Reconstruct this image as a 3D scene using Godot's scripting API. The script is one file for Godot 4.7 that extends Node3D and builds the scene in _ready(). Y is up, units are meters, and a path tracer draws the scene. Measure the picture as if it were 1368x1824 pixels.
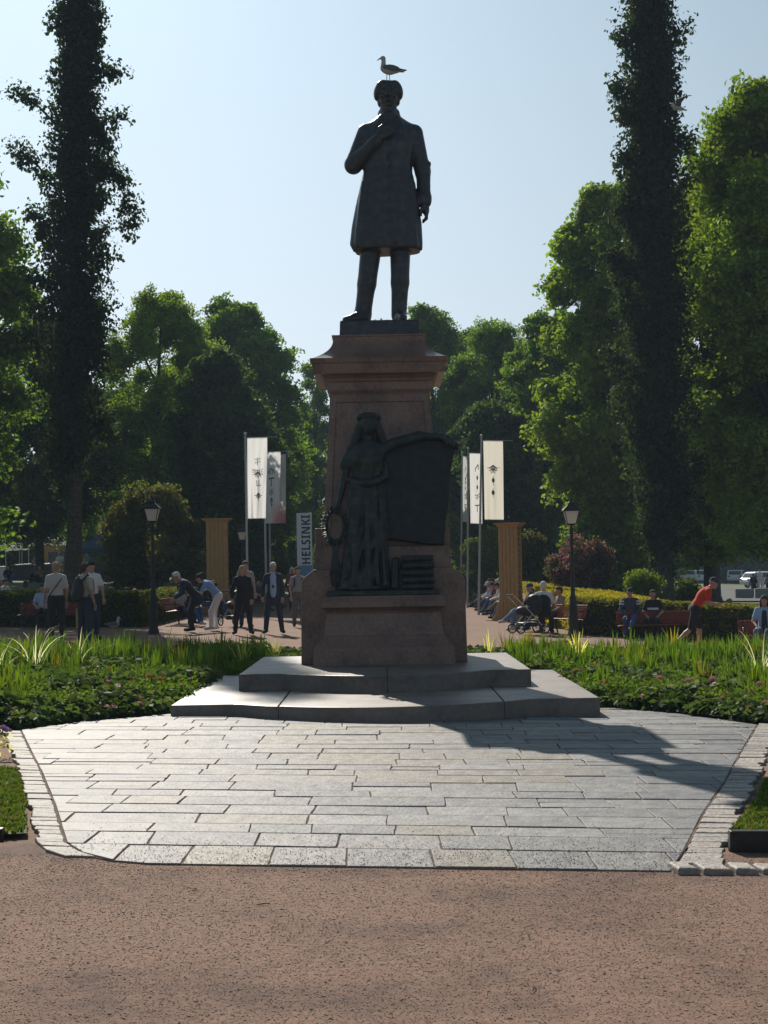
extends Node3D
# A bronze statue on a granite pedestal in a city park, seen against the sun.
# Metres, y up; the camera stands at the origin and looks along -z. The ground falls a little towards +x.

var M := {}
var used := {}
var rng := RandomNumberGenerator.new()
const MX := -0.03      # the monument's centre line
const MZ := -21.65


func _ready() -> void:
	rng.seed = 20240611
	var cam := Camera3D.new()
	cam.name = "camera"
	cam.fov = 36.83
	cam.near = 0.1
	cam.far = 900.0
	cam.transform = Transform3D(Basis(Vector3.RIGHT, deg_to_rad(2.153)) * Basis(Vector3.BACK, -0.018), Vector3(0, 1.62, 0))
	add_child(cam)
	cam.current = true

	var el := deg_to_rad(33.3)
	var az := deg_to_rad(14.5)
	var travel := Vector3(sin(az) * cos(el), -sin(el), cos(az) * cos(el))
	var sky_mat := PanoramaSkyMaterial.new()
	sky_mat.panorama = clear_sky(-travel)
	var env := Environment.new()
	env.background_mode = Environment.BG_SKY
	env.sky = Sky.new()
	env.sky.sky_material = sky_mat
	env.tonemap_mode = Environment.TONE_MAPPER_LINEAR
	env.tonemap_exposure = 1.12
	env.fog_enabled = true
	env.fog_density = 0.0006
	env.fog_light_color = Color(0.80, 0.90, 1.0)
	env.sdfgi_enabled = true
	env.ssao_enabled = true
	env.ssil_enabled = true
	var we := WorldEnvironment.new()
	we.name = "environment"
	we.environment = env
	add_child(we)

	var sun := DirectionalLight3D.new()
	sun.name = "sun"
	sun.light_color = Color(1.0, 0.965, 0.91)
	sun.light_energy = 1.6
	sun.light_angular_distance = 0.5
	sun.shadow_enabled = true
	sun.basis = Basis.looking_at(travel, Vector3.UP)
	add_child(sun)

	make_materials()
	build_ground()
	build_paving()
	build_monument_steps()
	build_pedestal()
	build_poet()
	build_allegory()
	build_gulls()
	build_trees()
	build_hedges()
	build_beds()
	build_street_things()
	build_people()
	build_far_things()


# the standard clear sky (relative luminance by the angle from the sun and from the zenith), bluer where it is darker
func clear_sky(sun: Vector3) -> ImageTexture:
	var w := 512
	var h := 256
	var px := PackedFloat32Array()
	px.resize(w * h * 3)
	for j in h:
		var up := PI * (0.5 - (j + 0.5) / h)
		for i in w:
			var a := TAU * (i + 0.5) / w
			var dir := Vector3(sin(a) * cos(up), sin(up), -cos(a) * cos(up))
			var y := clampf(dir.y, 0.03, 1.0)
			var chi := acos(clampf(dir.dot(sun), -1.0, 1.0))
			var l := (1.0 - exp(-0.32 / y)) * (1.0 + 7.0 * (exp(-3.0 * chi) - exp(-1.5 * PI)) + 0.45 * cos(chi) ** 2)
			l *= 0.318
			var white := clampf(exp(-y * 2.6) * 0.80 + 0.40 * exp(-chi * 1.5) + 0.04, 0.0, 1.0)
			var c := Color(0.42, 0.82, 1.20).lerp(Color(0.945, 1.0, 1.025), white)
			if dir.y < 0.0:
				c = Color(0.9, 0.8, 0.65)
				l = 0.12
			var k := (j * w + i) * 3
			px[k] = c.r * l
			px[k + 1] = c.g * l
			px[k + 2] = c.b * l
	return ImageTexture.create_from_image(Image.create_from_data(w, h, false, Image.FORMAT_RGBF, px.to_byte_array()))


# ------------------------------------------------------------------ names and tags

func numbered(called: String) -> String:
	var n: int = used.get(called, 0)
	used[called] = n + 1
	return called if n == 0 else "%s_%03d" % [called, n]


func tag(o: Node, label: String, category: String, group := "", kind := "") -> void:
	if label:
		o.set_meta("label", label)
	if category:
		o.set_meta("category", category)
	if group:
		o.set_meta("group", group)
	if kind:
		o.set_meta("kind", kind)


func thing(called: String, label: String, category: String, at := Vector3.ZERO, turn := 0.0, group := "") -> Node3D:
	var o := Node3D.new()
	o.name = numbered(called)
	add_child(o)
	o.position = at
	o.rotation.y = turn
	tag(o, label, category, group)
	return o


func part(called: String, mesh: Mesh, m: Material, parent: Node) -> MeshInstance3D:
	var o := MeshInstance3D.new()
	o.name = called
	o.mesh = mesh
	o.material_override = m
	parent.add_child(o, true)
	return o


func setting(called: String, mesh: Mesh, m: Material) -> MeshInstance3D:
	var o := MeshInstance3D.new()
	o.name = numbered(called)
	o.mesh = mesh
	o.material_override = m
	add_child(o)
	o.set_meta("kind", "structure")
	return o


func copy_of(o: Node3D, at: Vector3, turn: float, label: String) -> Node3D:
	var c: Node3D = o.duplicate()
	c.name = numbered(str(o.name).rstrip("0123456789").trim_suffix("_"))
	add_child(c)
	c.position = at
	c.rotation.y = turn
	c.set_meta("label", label)
	return c


func many(called: String, mesh: Mesh, m: Material, places: Array, tints: PackedColorArray, parent: Node) -> MultiMeshInstance3D:
	var mm := MultiMesh.new()
	mm.transform_format = MultiMesh.TRANSFORM_3D
	mm.use_colors = tints.size() > 0
	mm.mesh = mesh
	mm.instance_count = places.size()
	for i in places.size():
		mm.set_instance_transform(i, places[i])
		if tints.size():
			mm.set_instance_color(i, tints[i])
	var o := MultiMeshInstance3D.new()
	o.name = called if parent != self else numbered(called)
	o.multimesh = mm
	o.material_override = m
	parent.add_child(o, true)
	o.set_meta("kind", "stuff")
	return o


func gy(x: float, d: float) -> float:
	var y := -0.019 * x
	if x > 2.5:
		y -= minf(0.35, 0.04 * (x - 2.5)) * smoothstep(24.0, 36.0, d)
	if x < -6.0:
		y += 0.95 * smoothstep(46.0, 75.0, d) * smoothstep(-6.5, -9.5, x)
	if x > 8.0:
		y += 0.45 * smoothstep(115.0, 175.0, d) * smoothstep(8.0, 14.0, x)
	return y


func on(x: float, d: float, up := 0.0) -> Vector3:
	return Vector3(x, gy(x, d) + up, -d)


# ------------------------------------------------------------------ mesh building

class MB:
	var v := PackedVector3Array()
	var n := PackedVector3Array()
	var u := PackedVector2Array()
	var ix := PackedInt32Array()

	func vert(p: Vector3, nn: Vector3, uv := Vector2.ZERO) -> int:
		v.append(p)
		n.append(nn)
		u.append(uv)
		return v.size() - 1

	func tri(a: int, b: int, c: int) -> void:
		ix.append(a)
		ix.append(b)
		ix.append(c)

	func quad(a: int, b: int, c: int, d: int) -> void:
		tri(a, b, c)
		tri(a, c, d)

	func face(pts: Array, nn: Vector3, uvs: Array = []) -> void:
		var ids := []
		for i in pts.size():
			ids.append(vert(pts[i], nn, uvs[i] if uvs.size() else Vector2.ZERO))
		for i in range(1, pts.size() - 1):
			tri(ids[0], ids[i], ids[i + 1])

	func box(c: Vector3, size: Vector3, b := Basis(), bev := 0.0) -> void:
		var hs := size * 0.5
		var bv := minf(bev, minf(hs.x, minf(hs.y, hs.z)) * 0.9)
		if bv <= 0.0:
			for ax in 3:
				for s in [-1.0, 1.0]:
					var nn := Vector3.ZERO
					nn[ax] = s
					var p := []
					for q in [[-1.0, -1.0], [1.0, -1.0], [1.0, 1.0], [-1.0, 1.0]]:
						var w := Vector3.ZERO
						w[ax] = s * hs[ax]
						w[(ax + 1) % 3] = q[0] * hs[(ax + 1) % 3]
						w[(ax + 2) % 3] = q[1] * hs[(ax + 2) % 3]
						p.append(c + b * w)
					face(p, b * nn)
			return
		var id := {}
		for sx in [-1, 1]:
			for sy in [-1, 1]:
				for sz in [-1, 1]:
					for ax in 3:
						var s := Vector3(sx, sy, sz)
						var w := s * (hs - Vector3.ONE * bv)
						w[ax] = s[ax] * hs[ax]
						var nn := Vector3.ZERO
						nn[ax] = s[ax]
						id[[sx, sy, sz, ax]] = vert(c + b * w, b * nn)
		for s in [-1, 1]:
			quad(id[[s, -1, -1, 0]], id[[s, 1, -1, 0]], id[[s, 1, 1, 0]], id[[s, -1, 1, 0]])
			quad(id[[-1, s, -1, 1]], id[[1, s, -1, 1]], id[[1, s, 1, 1]], id[[-1, s, 1, 1]])
			quad(id[[-1, -1, s, 2]], id[[1, -1, s, 2]], id[[1, 1, s, 2]], id[[-1, 1, s, 2]])
			for t in [-1, 1]:
				quad(id[[s, t, -1, 0]], id[[s, t, 1, 0]], id[[s, t, 1, 1]], id[[s, t, -1, 1]])
				quad(id[[s, -1, t, 0]], id[[s, 1, t, 0]], id[[s, 1, t, 2]], id[[s, -1, t, 2]])
				quad(id[[-1, s, t, 1]], id[[1, s, t, 1]], id[[1, s, t, 2]], id[[-1, s, t, 2]])
				for r in [-1, 1]:
					tri(id[[s, t, r, 0]], id[[s, t, r, 1]], id[[s, t, r, 2]])

	# rings of equal size, joined; normals smoothed unless flat
	func loft(rings: Array, capped := true, closed := true) -> void:
		var first := v.size()
		var i0 := ix.size()
		var k: int = rings[0].size()
		for r in rings:
			for p in r:
				vert(p, Vector3.ZERO)
		var span := k if closed else k - 1
		for i in rings.size() - 1:
			for j in span:
				var a := first + i * k + j
				var b := first + i * k + (j + 1) % k
				quad(a, b, b + k, a + k)
		for t in range(i0, ix.size(), 3):
			var g := (v[ix[t + 2]] - v[ix[t]]).cross(v[ix[t + 1]] - v[ix[t]])
			for q in 3:
				n[ix[t + q]] += g
		var sign_ := 0.0
		for i in rings.size():
			var c := Vector3.ZERO
			for p in rings[i]:
				c += p
			c /= k
			for j in k:
				sign_ += n[first + i * k + j].dot(rings[i][j] - c)
		var f := -1.0 if sign_ < 0.0 and closed else 1.0
		for i in range(first, v.size()):
			n[i] = (n[i] * f).normalized()
		if capped:
			for e in [0, rings.size() - 1]:
				var c := Vector3.ZERO
				for p in rings[e]:
					c += p
				c /= k
				var other := Vector3.ZERO
				for p in rings[1 if e == 0 else rings.size() - 2]:
					other += p
				other /= k
				var nn := (c - other).normalized()
				var m := vert(c, nn)
				var ids := []
				for p in rings[e]:
					ids.append(vert(p, nn))
				for j in k:
					tri(m, ids[j], ids[(j + 1) % k])

	func tube(pts: Array, radii: Array, sides := 8, capped := true) -> void:
		var rings := []
		var side := Vector3.ZERO
		for i in pts.size():
			var a: Vector3 = pts[maxi(i - 1, 0)]
			var b: Vector3 = pts[mini(i + 1, pts.size() - 1)]
			var t := (b - a).normalized()
			if i == 0:
				side = t.cross(Vector3.UP if absf(t.y) < 0.9 else Vector3.RIGHT).normalized()
			else:
				side = (side - t * side.dot(t)).normalized()
			var other := t.cross(side)
			var ring := PackedVector3Array()
			for j in sides:
				var w := TAU * j / sides
				ring.append(pts[i] + (side * cos(w) + other * sin(w)) * radii[i])
			rings.append(ring)
		loft(rings, capped)

	# profile of Vector2(radius, height)
	func lathe(profile: Array, seg := 12, x := Transform3D(), twist := 0.0) -> void:
		var rings := []
		for p in profile:
			var ring := PackedVector3Array()
			for j in seg:
				var w := TAU * j / seg + twist
				ring.append(x * Vector3(cos(w) * p.x, p.y, sin(w) * p.x))
			rings.append(ring)
		loft(rings)

	# levels of [y, half width, half depth, centre x, centre z], sharp edges
	func rect_loft(levels: Array) -> void:
		for i in levels.size() - 1:
			var q := []
			for l in [levels[i], levels[i + 1]]:
				q.append([Vector3(l[3] - l[1], l[0], l[4] + l[2]), Vector3(l[3] + l[1], l[0], l[4] + l[2]), Vector3(l[3] + l[1], l[0], l[4] - l[2]), Vector3(l[3] - l[1], l[0], l[4] - l[2])])
			for j in 4:
				var a: Vector3 = q[0][j]
				var b: Vector3 = q[0][(j + 1) % 4]
				var c: Vector3 = q[1][(j + 1) % 4]
				var d: Vector3 = q[1][j]
				var g := (b - a).cross(d - a)
				if g.length() < 1e-9:
					g = (c - b).cross(d - c)
				face([a, b, c, d], g.normalized())
		for e in [0, levels.size() - 1]:
			var l: Array = levels[e]
			face([Vector3(l[3] - l[1], l[0], l[4] + l[2]), Vector3(l[3] + l[1], l[0], l[4] + l[2]), Vector3(l[3] + l[1], l[0], l[4] - l[2]), Vector3(l[3] - l[1], l[0], l[4] - l[2])], Vector3.DOWN if e == 0 else Vector3.UP)

	# outline in x and z, raised from y0 to y1, its upper edge chamfered
	func prism(poly: PackedVector2Array, y0: float, y1: float, bev := 0.0, x := Transform3D(), bottom := false) -> void:
		var area := 0.0
		var k := poly.size()
		for i in k:
			area += poly[i].cross(poly[(i + 1) % k])
		var s := 1.0 if area > 0.0 else -1.0
		var en := []
		for i in k:
			var e := (poly[(i + 1) % k] - poly[i]).normalized()
			en.append(Vector2(e.y, -e.x) * s)
		var top := PackedVector2Array()
		for i in k:
			var a: Vector2 = en[(i + k - 1) % k]
			var b: Vector2 = en[i]
			top.append(poly[i] - (a + b) * (bev / maxf(1.0 + a.dot(b), 0.3)))
		var up := (x.basis * Vector3.UP).normalized()
		var tids := []
		for p in top:
			tids.append(vert(x * Vector3(p.x, y1, p.y), up))
		var t := Geometry2D.triangulate_polygon(top)
		if t.is_empty():
			t = Geometry2D.triangulate_polygon(poly)
		if t.is_empty():
			for i in range(1, k - 1):
				t.append_array(PackedInt32Array([0, i, i + 1]))
		for i in range(0, t.size(), 3):
			tri(tids[t[i]], tids[t[i + 1]], tids[t[i + 2]])
		if bottom:
			var bids := []
			for p in poly:
				bids.append(vert(x * Vector3(p.x, y0, p.y), -up))
			for i in range(0, t.size(), 3):
				tri(bids[t[i]], bids[t[i + 1]], bids[t[i + 2]])
		for i in k:
			var j := (i + 1) % k
			var nn := (x.basis * Vector3(en[i].x, 0, en[i].y)).normalized()
			var a := vert(x * Vector3(poly[i].x, y0, poly[i].y), nn)
			var b := vert(x * Vector3(poly[j].x, y0, poly[j].y), nn)
			var c := vert(x * Vector3(poly[j].x, y1 - bev, poly[j].y), nn)
			var d := vert(x * Vector3(poly[i].x, y1 - bev, poly[i].y), nn)
			quad(a, b, c, d)
			if bev > 0.0:
				quad(d, c, tids[j], tids[i])

	func ball(c: Vector3, r: Vector3, b := Basis(), seg := 10) -> void:
		var rings := []
		for i in range(1, seg / 2 + 1):
			var a := PI * (i - 0.5) / (seg / 2) - PI / 2
			var ring := PackedVector3Array()
			for j in seg:
				var w := TAU * j / seg
				ring.append(c + b * Vector3(cos(a) * cos(w) * r.x, sin(a) * r.y, cos(a) * sin(w) * r.z))
			rings.append(ring)
		loft(rings)

	func add(o: MB, x := Transform3D()) -> void:
		var first := v.size()
		for i in o.v.size():
			vert(x * o.v[i], (x.basis * o.n[i]).normalized(), o.u[i])
		for i in o.ix:
			ix.append(i + first)

	func mesh() -> ArrayMesh:
		for t in range(0, ix.size(), 3):
			var a := ix[t]
			var b := ix[t + 1]
			var c := ix[t + 2]
			if (v[c] - v[a]).cross(v[b] - v[a]).dot(n[a] + n[b] + n[c]) < 0.0:
				ix[t + 1] = c
				ix[t + 2] = b
		var arr := []
		arr.resize(Mesh.ARRAY_MAX)
		arr[Mesh.ARRAY_VERTEX] = v
		arr[Mesh.ARRAY_NORMAL] = n
		arr[Mesh.ARRAY_TEX_UV] = u
		arr[Mesh.ARRAY_INDEX] = ix
		var m := ArrayMesh.new()
		m.add_surface_from_arrays(Mesh.PRIMITIVE_TRIANGLES, arr)
		return m


# a smooth union of rounded bones on a grid, turned into one skin by surface nets
class Field:
	var o: Vector3
	var h: float
	var k: float
	var nx: int
	var ny: int
	var nz: int
	var a := PackedFloat32Array()

	func _init(lo: Vector3, hi: Vector3, cell: float, blend: float) -> void:
		o = lo
		h = cell
		k = blend
		nx = int(ceil((hi.x - lo.x) / cell)) + 1
		ny = int(ceil((hi.y - lo.y) / cell)) + 1
		nz = int(ceil((hi.z - lo.z) / cell)) + 1
		a.resize(nx * ny * nz)

	func span(lo: Vector3, hi: Vector3) -> PackedInt32Array:
		var l := (lo - o) / h
		var g := (hi - o) / h
		return PackedInt32Array([clampi(int(floor(l.x)), 0, nx), clampi(int(ceil(g.x)) + 1, 0, nx), clampi(int(floor(l.y)), 0, ny), clampi(int(ceil(g.y)) + 1, 0, ny), clampi(int(floor(l.z)), 0, nz), clampi(int(ceil(g.z)) + 1, 0, nz)])

	func cap(p: Vector3, q: Vector3, r0: float, r1: float, cut := false) -> void:
		var m := Vector3.ONE * (maxf(r0, r1) + 4.0 * k + h)
		var s := span(p.min(q) - m, p.max(q) + m)
		var d := q - p
		var dd := maxf(d.length_squared(), 1e-9)
		for z in range(s[4], s[5]):
			for y in range(s[2], s[3]):
				var i := (z * ny + y) * nx + s[0]
				for x in range(s[0], s[1]):
					var w := o + Vector3(x, y, z) * h - p
					var t := clampf(w.dot(d) / dd, 0.0, 1.0)
					var e := (w - d * t).length() - r0 - (r1 - r0) * t
					if cut:
						a[i] = minf(a[i], exp(clampf(e / k, -30.0, 30.0)))
					else:
						a[i] += exp(clampf(-e / k, -30.0, 30.0))
					i += 1

	func ell(c: Vector3, r: Vector3, b := Basis(), cut := false) -> void:
		var big := maxf(r.x, maxf(r.y, r.z))
		var m := Vector3.ONE * (big + 4.0 * k + h)
		var s := span(c - m, c + m)
		var bi := b.inverse()
		for z in range(s[4], s[5]):
			for y in range(s[2], s[3]):
				var i := (z * ny + y) * nx + s[0]
				for x in range(s[0], s[1]):
					var w := bi * (o + Vector3(x, y, z) * h - c)
					var l := (w / r).length()
					var e := l * (l - 1.0) / maxf((w / (r * r)).length(), 1e-5) if l > 0.05 else -minf(r.x, minf(r.y, r.z))
					if cut:
						a[i] = minf(a[i], exp(clampf(e / k, -30.0, 30.0)))
					else:
						a[i] += exp(clampf(-e / k, -30.0, 30.0))
					i += 1

	# levels [y, centre x, centre z, half width, half depth] from the lowest up; folds: how many, how deep at the foot and at the top
	func stack(l: Array, folds := 0.0, deep0 := 0.0, deep1 := 0.0, phase := 0.0, power := 2.0) -> void:
		var y0: float = l[0][0]
		var y1: float = l[l.size() - 1][0]
		var iy0 := clampi(int(floor((y0 - 4.0 * k - o.y) / h)), 0, ny)
		var iy1 := clampi(int(ceil((y1 + 4.0 * k - o.y) / h)) + 1, 0, ny)
		for y in range(iy0, iy1):
			var yy := o.y + y * h
			var at := clampf(yy, y0, y1)
			var j := 0
			while j < l.size() - 2 and l[j + 1][0] < at:
				j += 1
			var t := clampf((at - l[j][0]) / maxf(l[j + 1][0] - l[j][0], 1e-6), 0.0, 1.0)
			var cx: float = lerpf(l[j][1], l[j + 1][1], t)
			var cz: float = lerpf(l[j][2], l[j + 1][2], t)
			var hw: float = lerpf(l[j][3], l[j + 1][3], t)
			var hd: float = lerpf(l[j][4], l[j + 1][4], t)
			var over := maxf(y0 - yy, yy - y1)
			var deep := lerpf(deep0, deep1, (at - y0) / (y1 - y0))
			var s := span(Vector3(cx - hw - 4.0 * k - deep, yy, cz - hd - 4.0 * k - deep), Vector3(cx + hw + 4.0 * k + deep, yy, cz + hd + 4.0 * k + deep))
			for z in range(s[4], s[5]):
				var i := (z * ny + y) * nx + s[0]
				for x in range(s[0], s[1]):
					var px := o.x + x * h - cx
					var pz := o.z + z * h - cz
					var g := pow(pow(absf(px) / hw, power) + pow(absf(pz) / hd, power), 1.0 / power)
					var e := (g - 1.0) * minf(hw, hd)
					if g > 1.0:
						e = (g - 1.0) * sqrt(px * px + pz * pz) / g
					if folds > 0.0:
						var w := atan2(pz / hd, px / hw)
						e += deep * (sin(w * folds + phase + 1.7 * sin(yy * 1.9)) + 0.6 * sin(w * (folds * 0.47) + 2.0 + yy * 0.8))
					if over > 0.0:
						e = maxf(e, over) if e < 0.0 else sqrt(e * e + over * over)
					a[i] += exp(clampf(-e / k, -30.0, 30.0))
					i += 1

	func into(mb: MB, xf := Transform3D()) -> void:
		var id := PackedInt32Array()
		id.resize(a.size())
		var sx := 1
		var sy := nx
		var sz := nx * ny
		var first := mb.v.size()
		var i0 := mb.ix.size()
		var offs := PackedInt32Array([0, sx, sy, sx + sy, sz, sz + sx, sz + sy, sz + sx + sy])
		for z in nz - 1:
			for y in ny - 1:
				var i := (z * ny + y) * nx - 1
				for x in nx - 1:
					i += 1
					var c := 0
					for q in 8:
						if a[i + offs[q]] > 1.0:
							c += 1
					if c == 0 or c == 8:
						continue
					var p := Vector3.ZERO
					var m := 0
					for ax in 3:
						var step: int = [sx, sy, sz][ax]
						for q in 8:
							if q & (1 << ax):
								continue
							var f0 := a[i + offs[q]]
							var f1 := a[i + offs[q] + step]
							if (f0 > 1.0) == (f1 > 1.0):
								continue
							var l0 := log(maxf(f0, 1e-12))
							var l1 := log(maxf(f1, 1e-12))
							var w := Vector3(q & 1, (q >> 1) & 1, (q >> 2) & 1)
							w[ax] += clampf(l0 / (l0 - l1), 0.0, 1.0)
							p += w
							m += 1
					p = o + (Vector3(x, y, z) + p / m) * h
					id[i] = mb.vert(xf * p, Vector3.ZERO) + 1
		for z in range(1, nz - 1):
			for y in range(1, ny - 1):
				var i := (z * ny + y) * nx
				for x in range(1, nx - 1):
					i += 1
					var inside := a[i] > 1.0
					for ax in 3:
						var step: int = [sx, sy, sz][ax]
						if (a[i + step] > 1.0) == inside:
							continue
						var u: int = [sy, sz, sx][ax]
						var w: int = [sz, sx, sy][ax]
						var p := id[i] - 1
						var q := id[i - u] - 1
						var r := id[i - u - w] - 1
						var t := id[i - w] - 1
						if p < 0 or q < 0 or r < 0 or t < 0:
							continue
						if inside:
							mb.quad(p, q, r, t)
						else:
							mb.quad(p, t, r, q)
		for t in range(i0, mb.ix.size(), 3):
			var g := (mb.v[mb.ix[t + 2]] - mb.v[mb.ix[t]]).cross(mb.v[mb.ix[t + 1]] - mb.v[mb.ix[t]])
			for q in 3:
				mb.n[mb.ix[t + q]] += g
		# the winding above is all one way; see which way by the field itself
		var votes := 0.0
		for i in range(first, mb.v.size(), maxi(1, (mb.v.size() - first) / 50)):
			votes += grad(xf.affine_inverse() * mb.v[i]).dot(xf.basis.inverse() * mb.n[i])
		var f := 1.0 if votes >= 0.0 else -1.0
		for i in range(first, mb.v.size()):
			mb.n[i] = (mb.n[i] * f).normalized()

	func grad(p: Vector3) -> Vector3:
		var c := (p - o) / h
		var x := clampi(int(c.x), 1, nx - 2)
		var y := clampi(int(c.y), 1, ny - 2)
		var z := clampi(int(c.z), 1, nz - 2)
		var i := (z * ny + y) * nx + x
		var l := func(j: int) -> float: return -log(maxf(a[j], 1e-12))
		return Vector3(l.call(i + 1) - l.call(i - 1), l.call(i + nx) - l.call(i - nx), l.call(i + nx * ny) - l.call(i - nx * ny))


# ------------------------------------------------------------------ materials

func lin(r: float, g: float, b: float) -> Color:
	return Color(r, g, b).linear_to_srgb()


func noise(kind: int, freq: float, octaves := 4, seed_ := 1) -> FastNoiseLite:
	var f := FastNoiseLite.new()
	f.noise_type = kind as FastNoiseLite.NoiseType
	f.frequency = freq
	f.fractal_octaves = octaves
	f.seed = seed_
	if kind == FastNoiseLite.TYPE_CELLULAR:
		f.cellular_return_type = FastNoiseLite.RETURN_DISTANCE2_DIV
		f.fractal_type = FastNoiseLite.FRACTAL_NONE
	return f


# layers of [noise, weight]; the sum, stretched to 0..1
func blend(size: int, layers: Array) -> PackedFloat32Array:
	var sum := PackedFloat32Array()
	sum.resize(size * size)
	for l in layers:
		var f: FastNoiseLite = l[0]
		var im := f.get_seamless_image(size, size)
		var d := im.get_data()
		var w: float = l[1] / 255.0
		for i in size * size:
			sum[i] += d[i] * w
	var lo := 1e9
	var hi := -1e9
	for x in sum:
		lo = minf(lo, x)
		hi = maxf(hi, x)
	for i in sum.size():
		sum[i] = (sum[i] - lo) / (hi - lo)
	return sum


# stops: [at, linear colour]
func ramp_texture(size: int, f: PackedFloat32Array, stops: Array) -> ImageTexture:
	var lut := PackedByteArray()
	for i in 256:
		var t := i / 255.0
		var c: Color = stops[0][1]
		for s in stops.size() - 1:
			if t >= stops[s][0]:
				var a: Color = stops[s][1]
				c = a.lerp(stops[s + 1][1], clampf((t - stops[s][0]) / maxf(stops[s + 1][0] - stops[s][0], 1e-6), 0.0, 1.0))
		c = c.linear_to_srgb()
		lut.append(int(clampf(c.r, 0, 1) * 255))
		lut.append(int(clampf(c.g, 0, 1) * 255))
		lut.append(int(clampf(c.b, 0, 1) * 255))
	var out := PackedByteArray()
	out.resize(size * size * 3)
	for i in size * size:
		var j := int(f[i] * 255.0) * 3
		out[i * 3] = lut[j]
		out[i * 3 + 1] = lut[j + 1]
		out[i * 3 + 2] = lut[j + 2]
	return ImageTexture.create_from_image(Image.create_from_data(size, size, false, Image.FORMAT_RGB8, out))


func grey_texture(size: int, f: PackedFloat32Array) -> ImageTexture:
	var out := PackedByteArray()
	out.resize(size * size)
	for i in size * size:
		out[i] = int(f[i] * 255.0)
	return ImageTexture.create_from_image(Image.create_from_data(size, size, false, Image.FORMAT_L8, out))


func plain(color: Color, rough := 0.8, metal := 0.0) -> StandardMaterial3D:
	var m := StandardMaterial3D.new()
	m.albedo_color = color
	m.roughness = rough
	m.metallic = metal
	return m


func textured(tex: Texture2D, scale: float, rough := 0.8, height: Texture2D = null, depth := 0.0, world := true, tint := Color.WHITE) -> StandardMaterial3D:
	var m := plain(tint, rough)
	m.albedo_texture = tex
	m.uv1_triplanar = true
	m.uv1_world_triplanar = world
	m.uv1_scale = Vector3.ONE * scale
	if height:
		m.heightmap_enabled = true
		m.heightmap_texture = height
		m.heightmap_scale = depth
	return m


func over(m: StandardMaterial3D, tex: Texture2D, scale: float) -> StandardMaterial3D:
	m.detail_enabled = true
	m.detail_albedo = tex
	m.detail_blend_mode = BaseMaterial3D.BLEND_MODE_MUL
	m.detail_uv_layer = BaseMaterial3D.DETAIL_UV_2
	m.uv2_triplanar = true
	m.uv2_world_triplanar = true
	m.uv2_scale = Vector3.ONE * scale
	return m


func leafy(color: Color, through := Color(1.0, 1.0, 0.66), rough := 0.62) -> StandardMaterial3D:
	var m := plain(color, rough)
	m.vertex_color_use_as_albedo = true
	m.backlight_enabled = true
	m.backlight = through
	m.metallic_specular = 0.22
	return m


func cloth(r: float, g: float, b: float, rough := 0.9) -> StandardMaterial3D:
	var key := "cloth %.3f %.3f %.3f" % [r, g, b]
	if not M.has(key):
		M[key] = plain(lin(r, g, b), rough)
		M[key].rim_enabled = true
		M[key].rim = 0.25
		M[key].rim_tint = 0.6
	return M[key]


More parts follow.
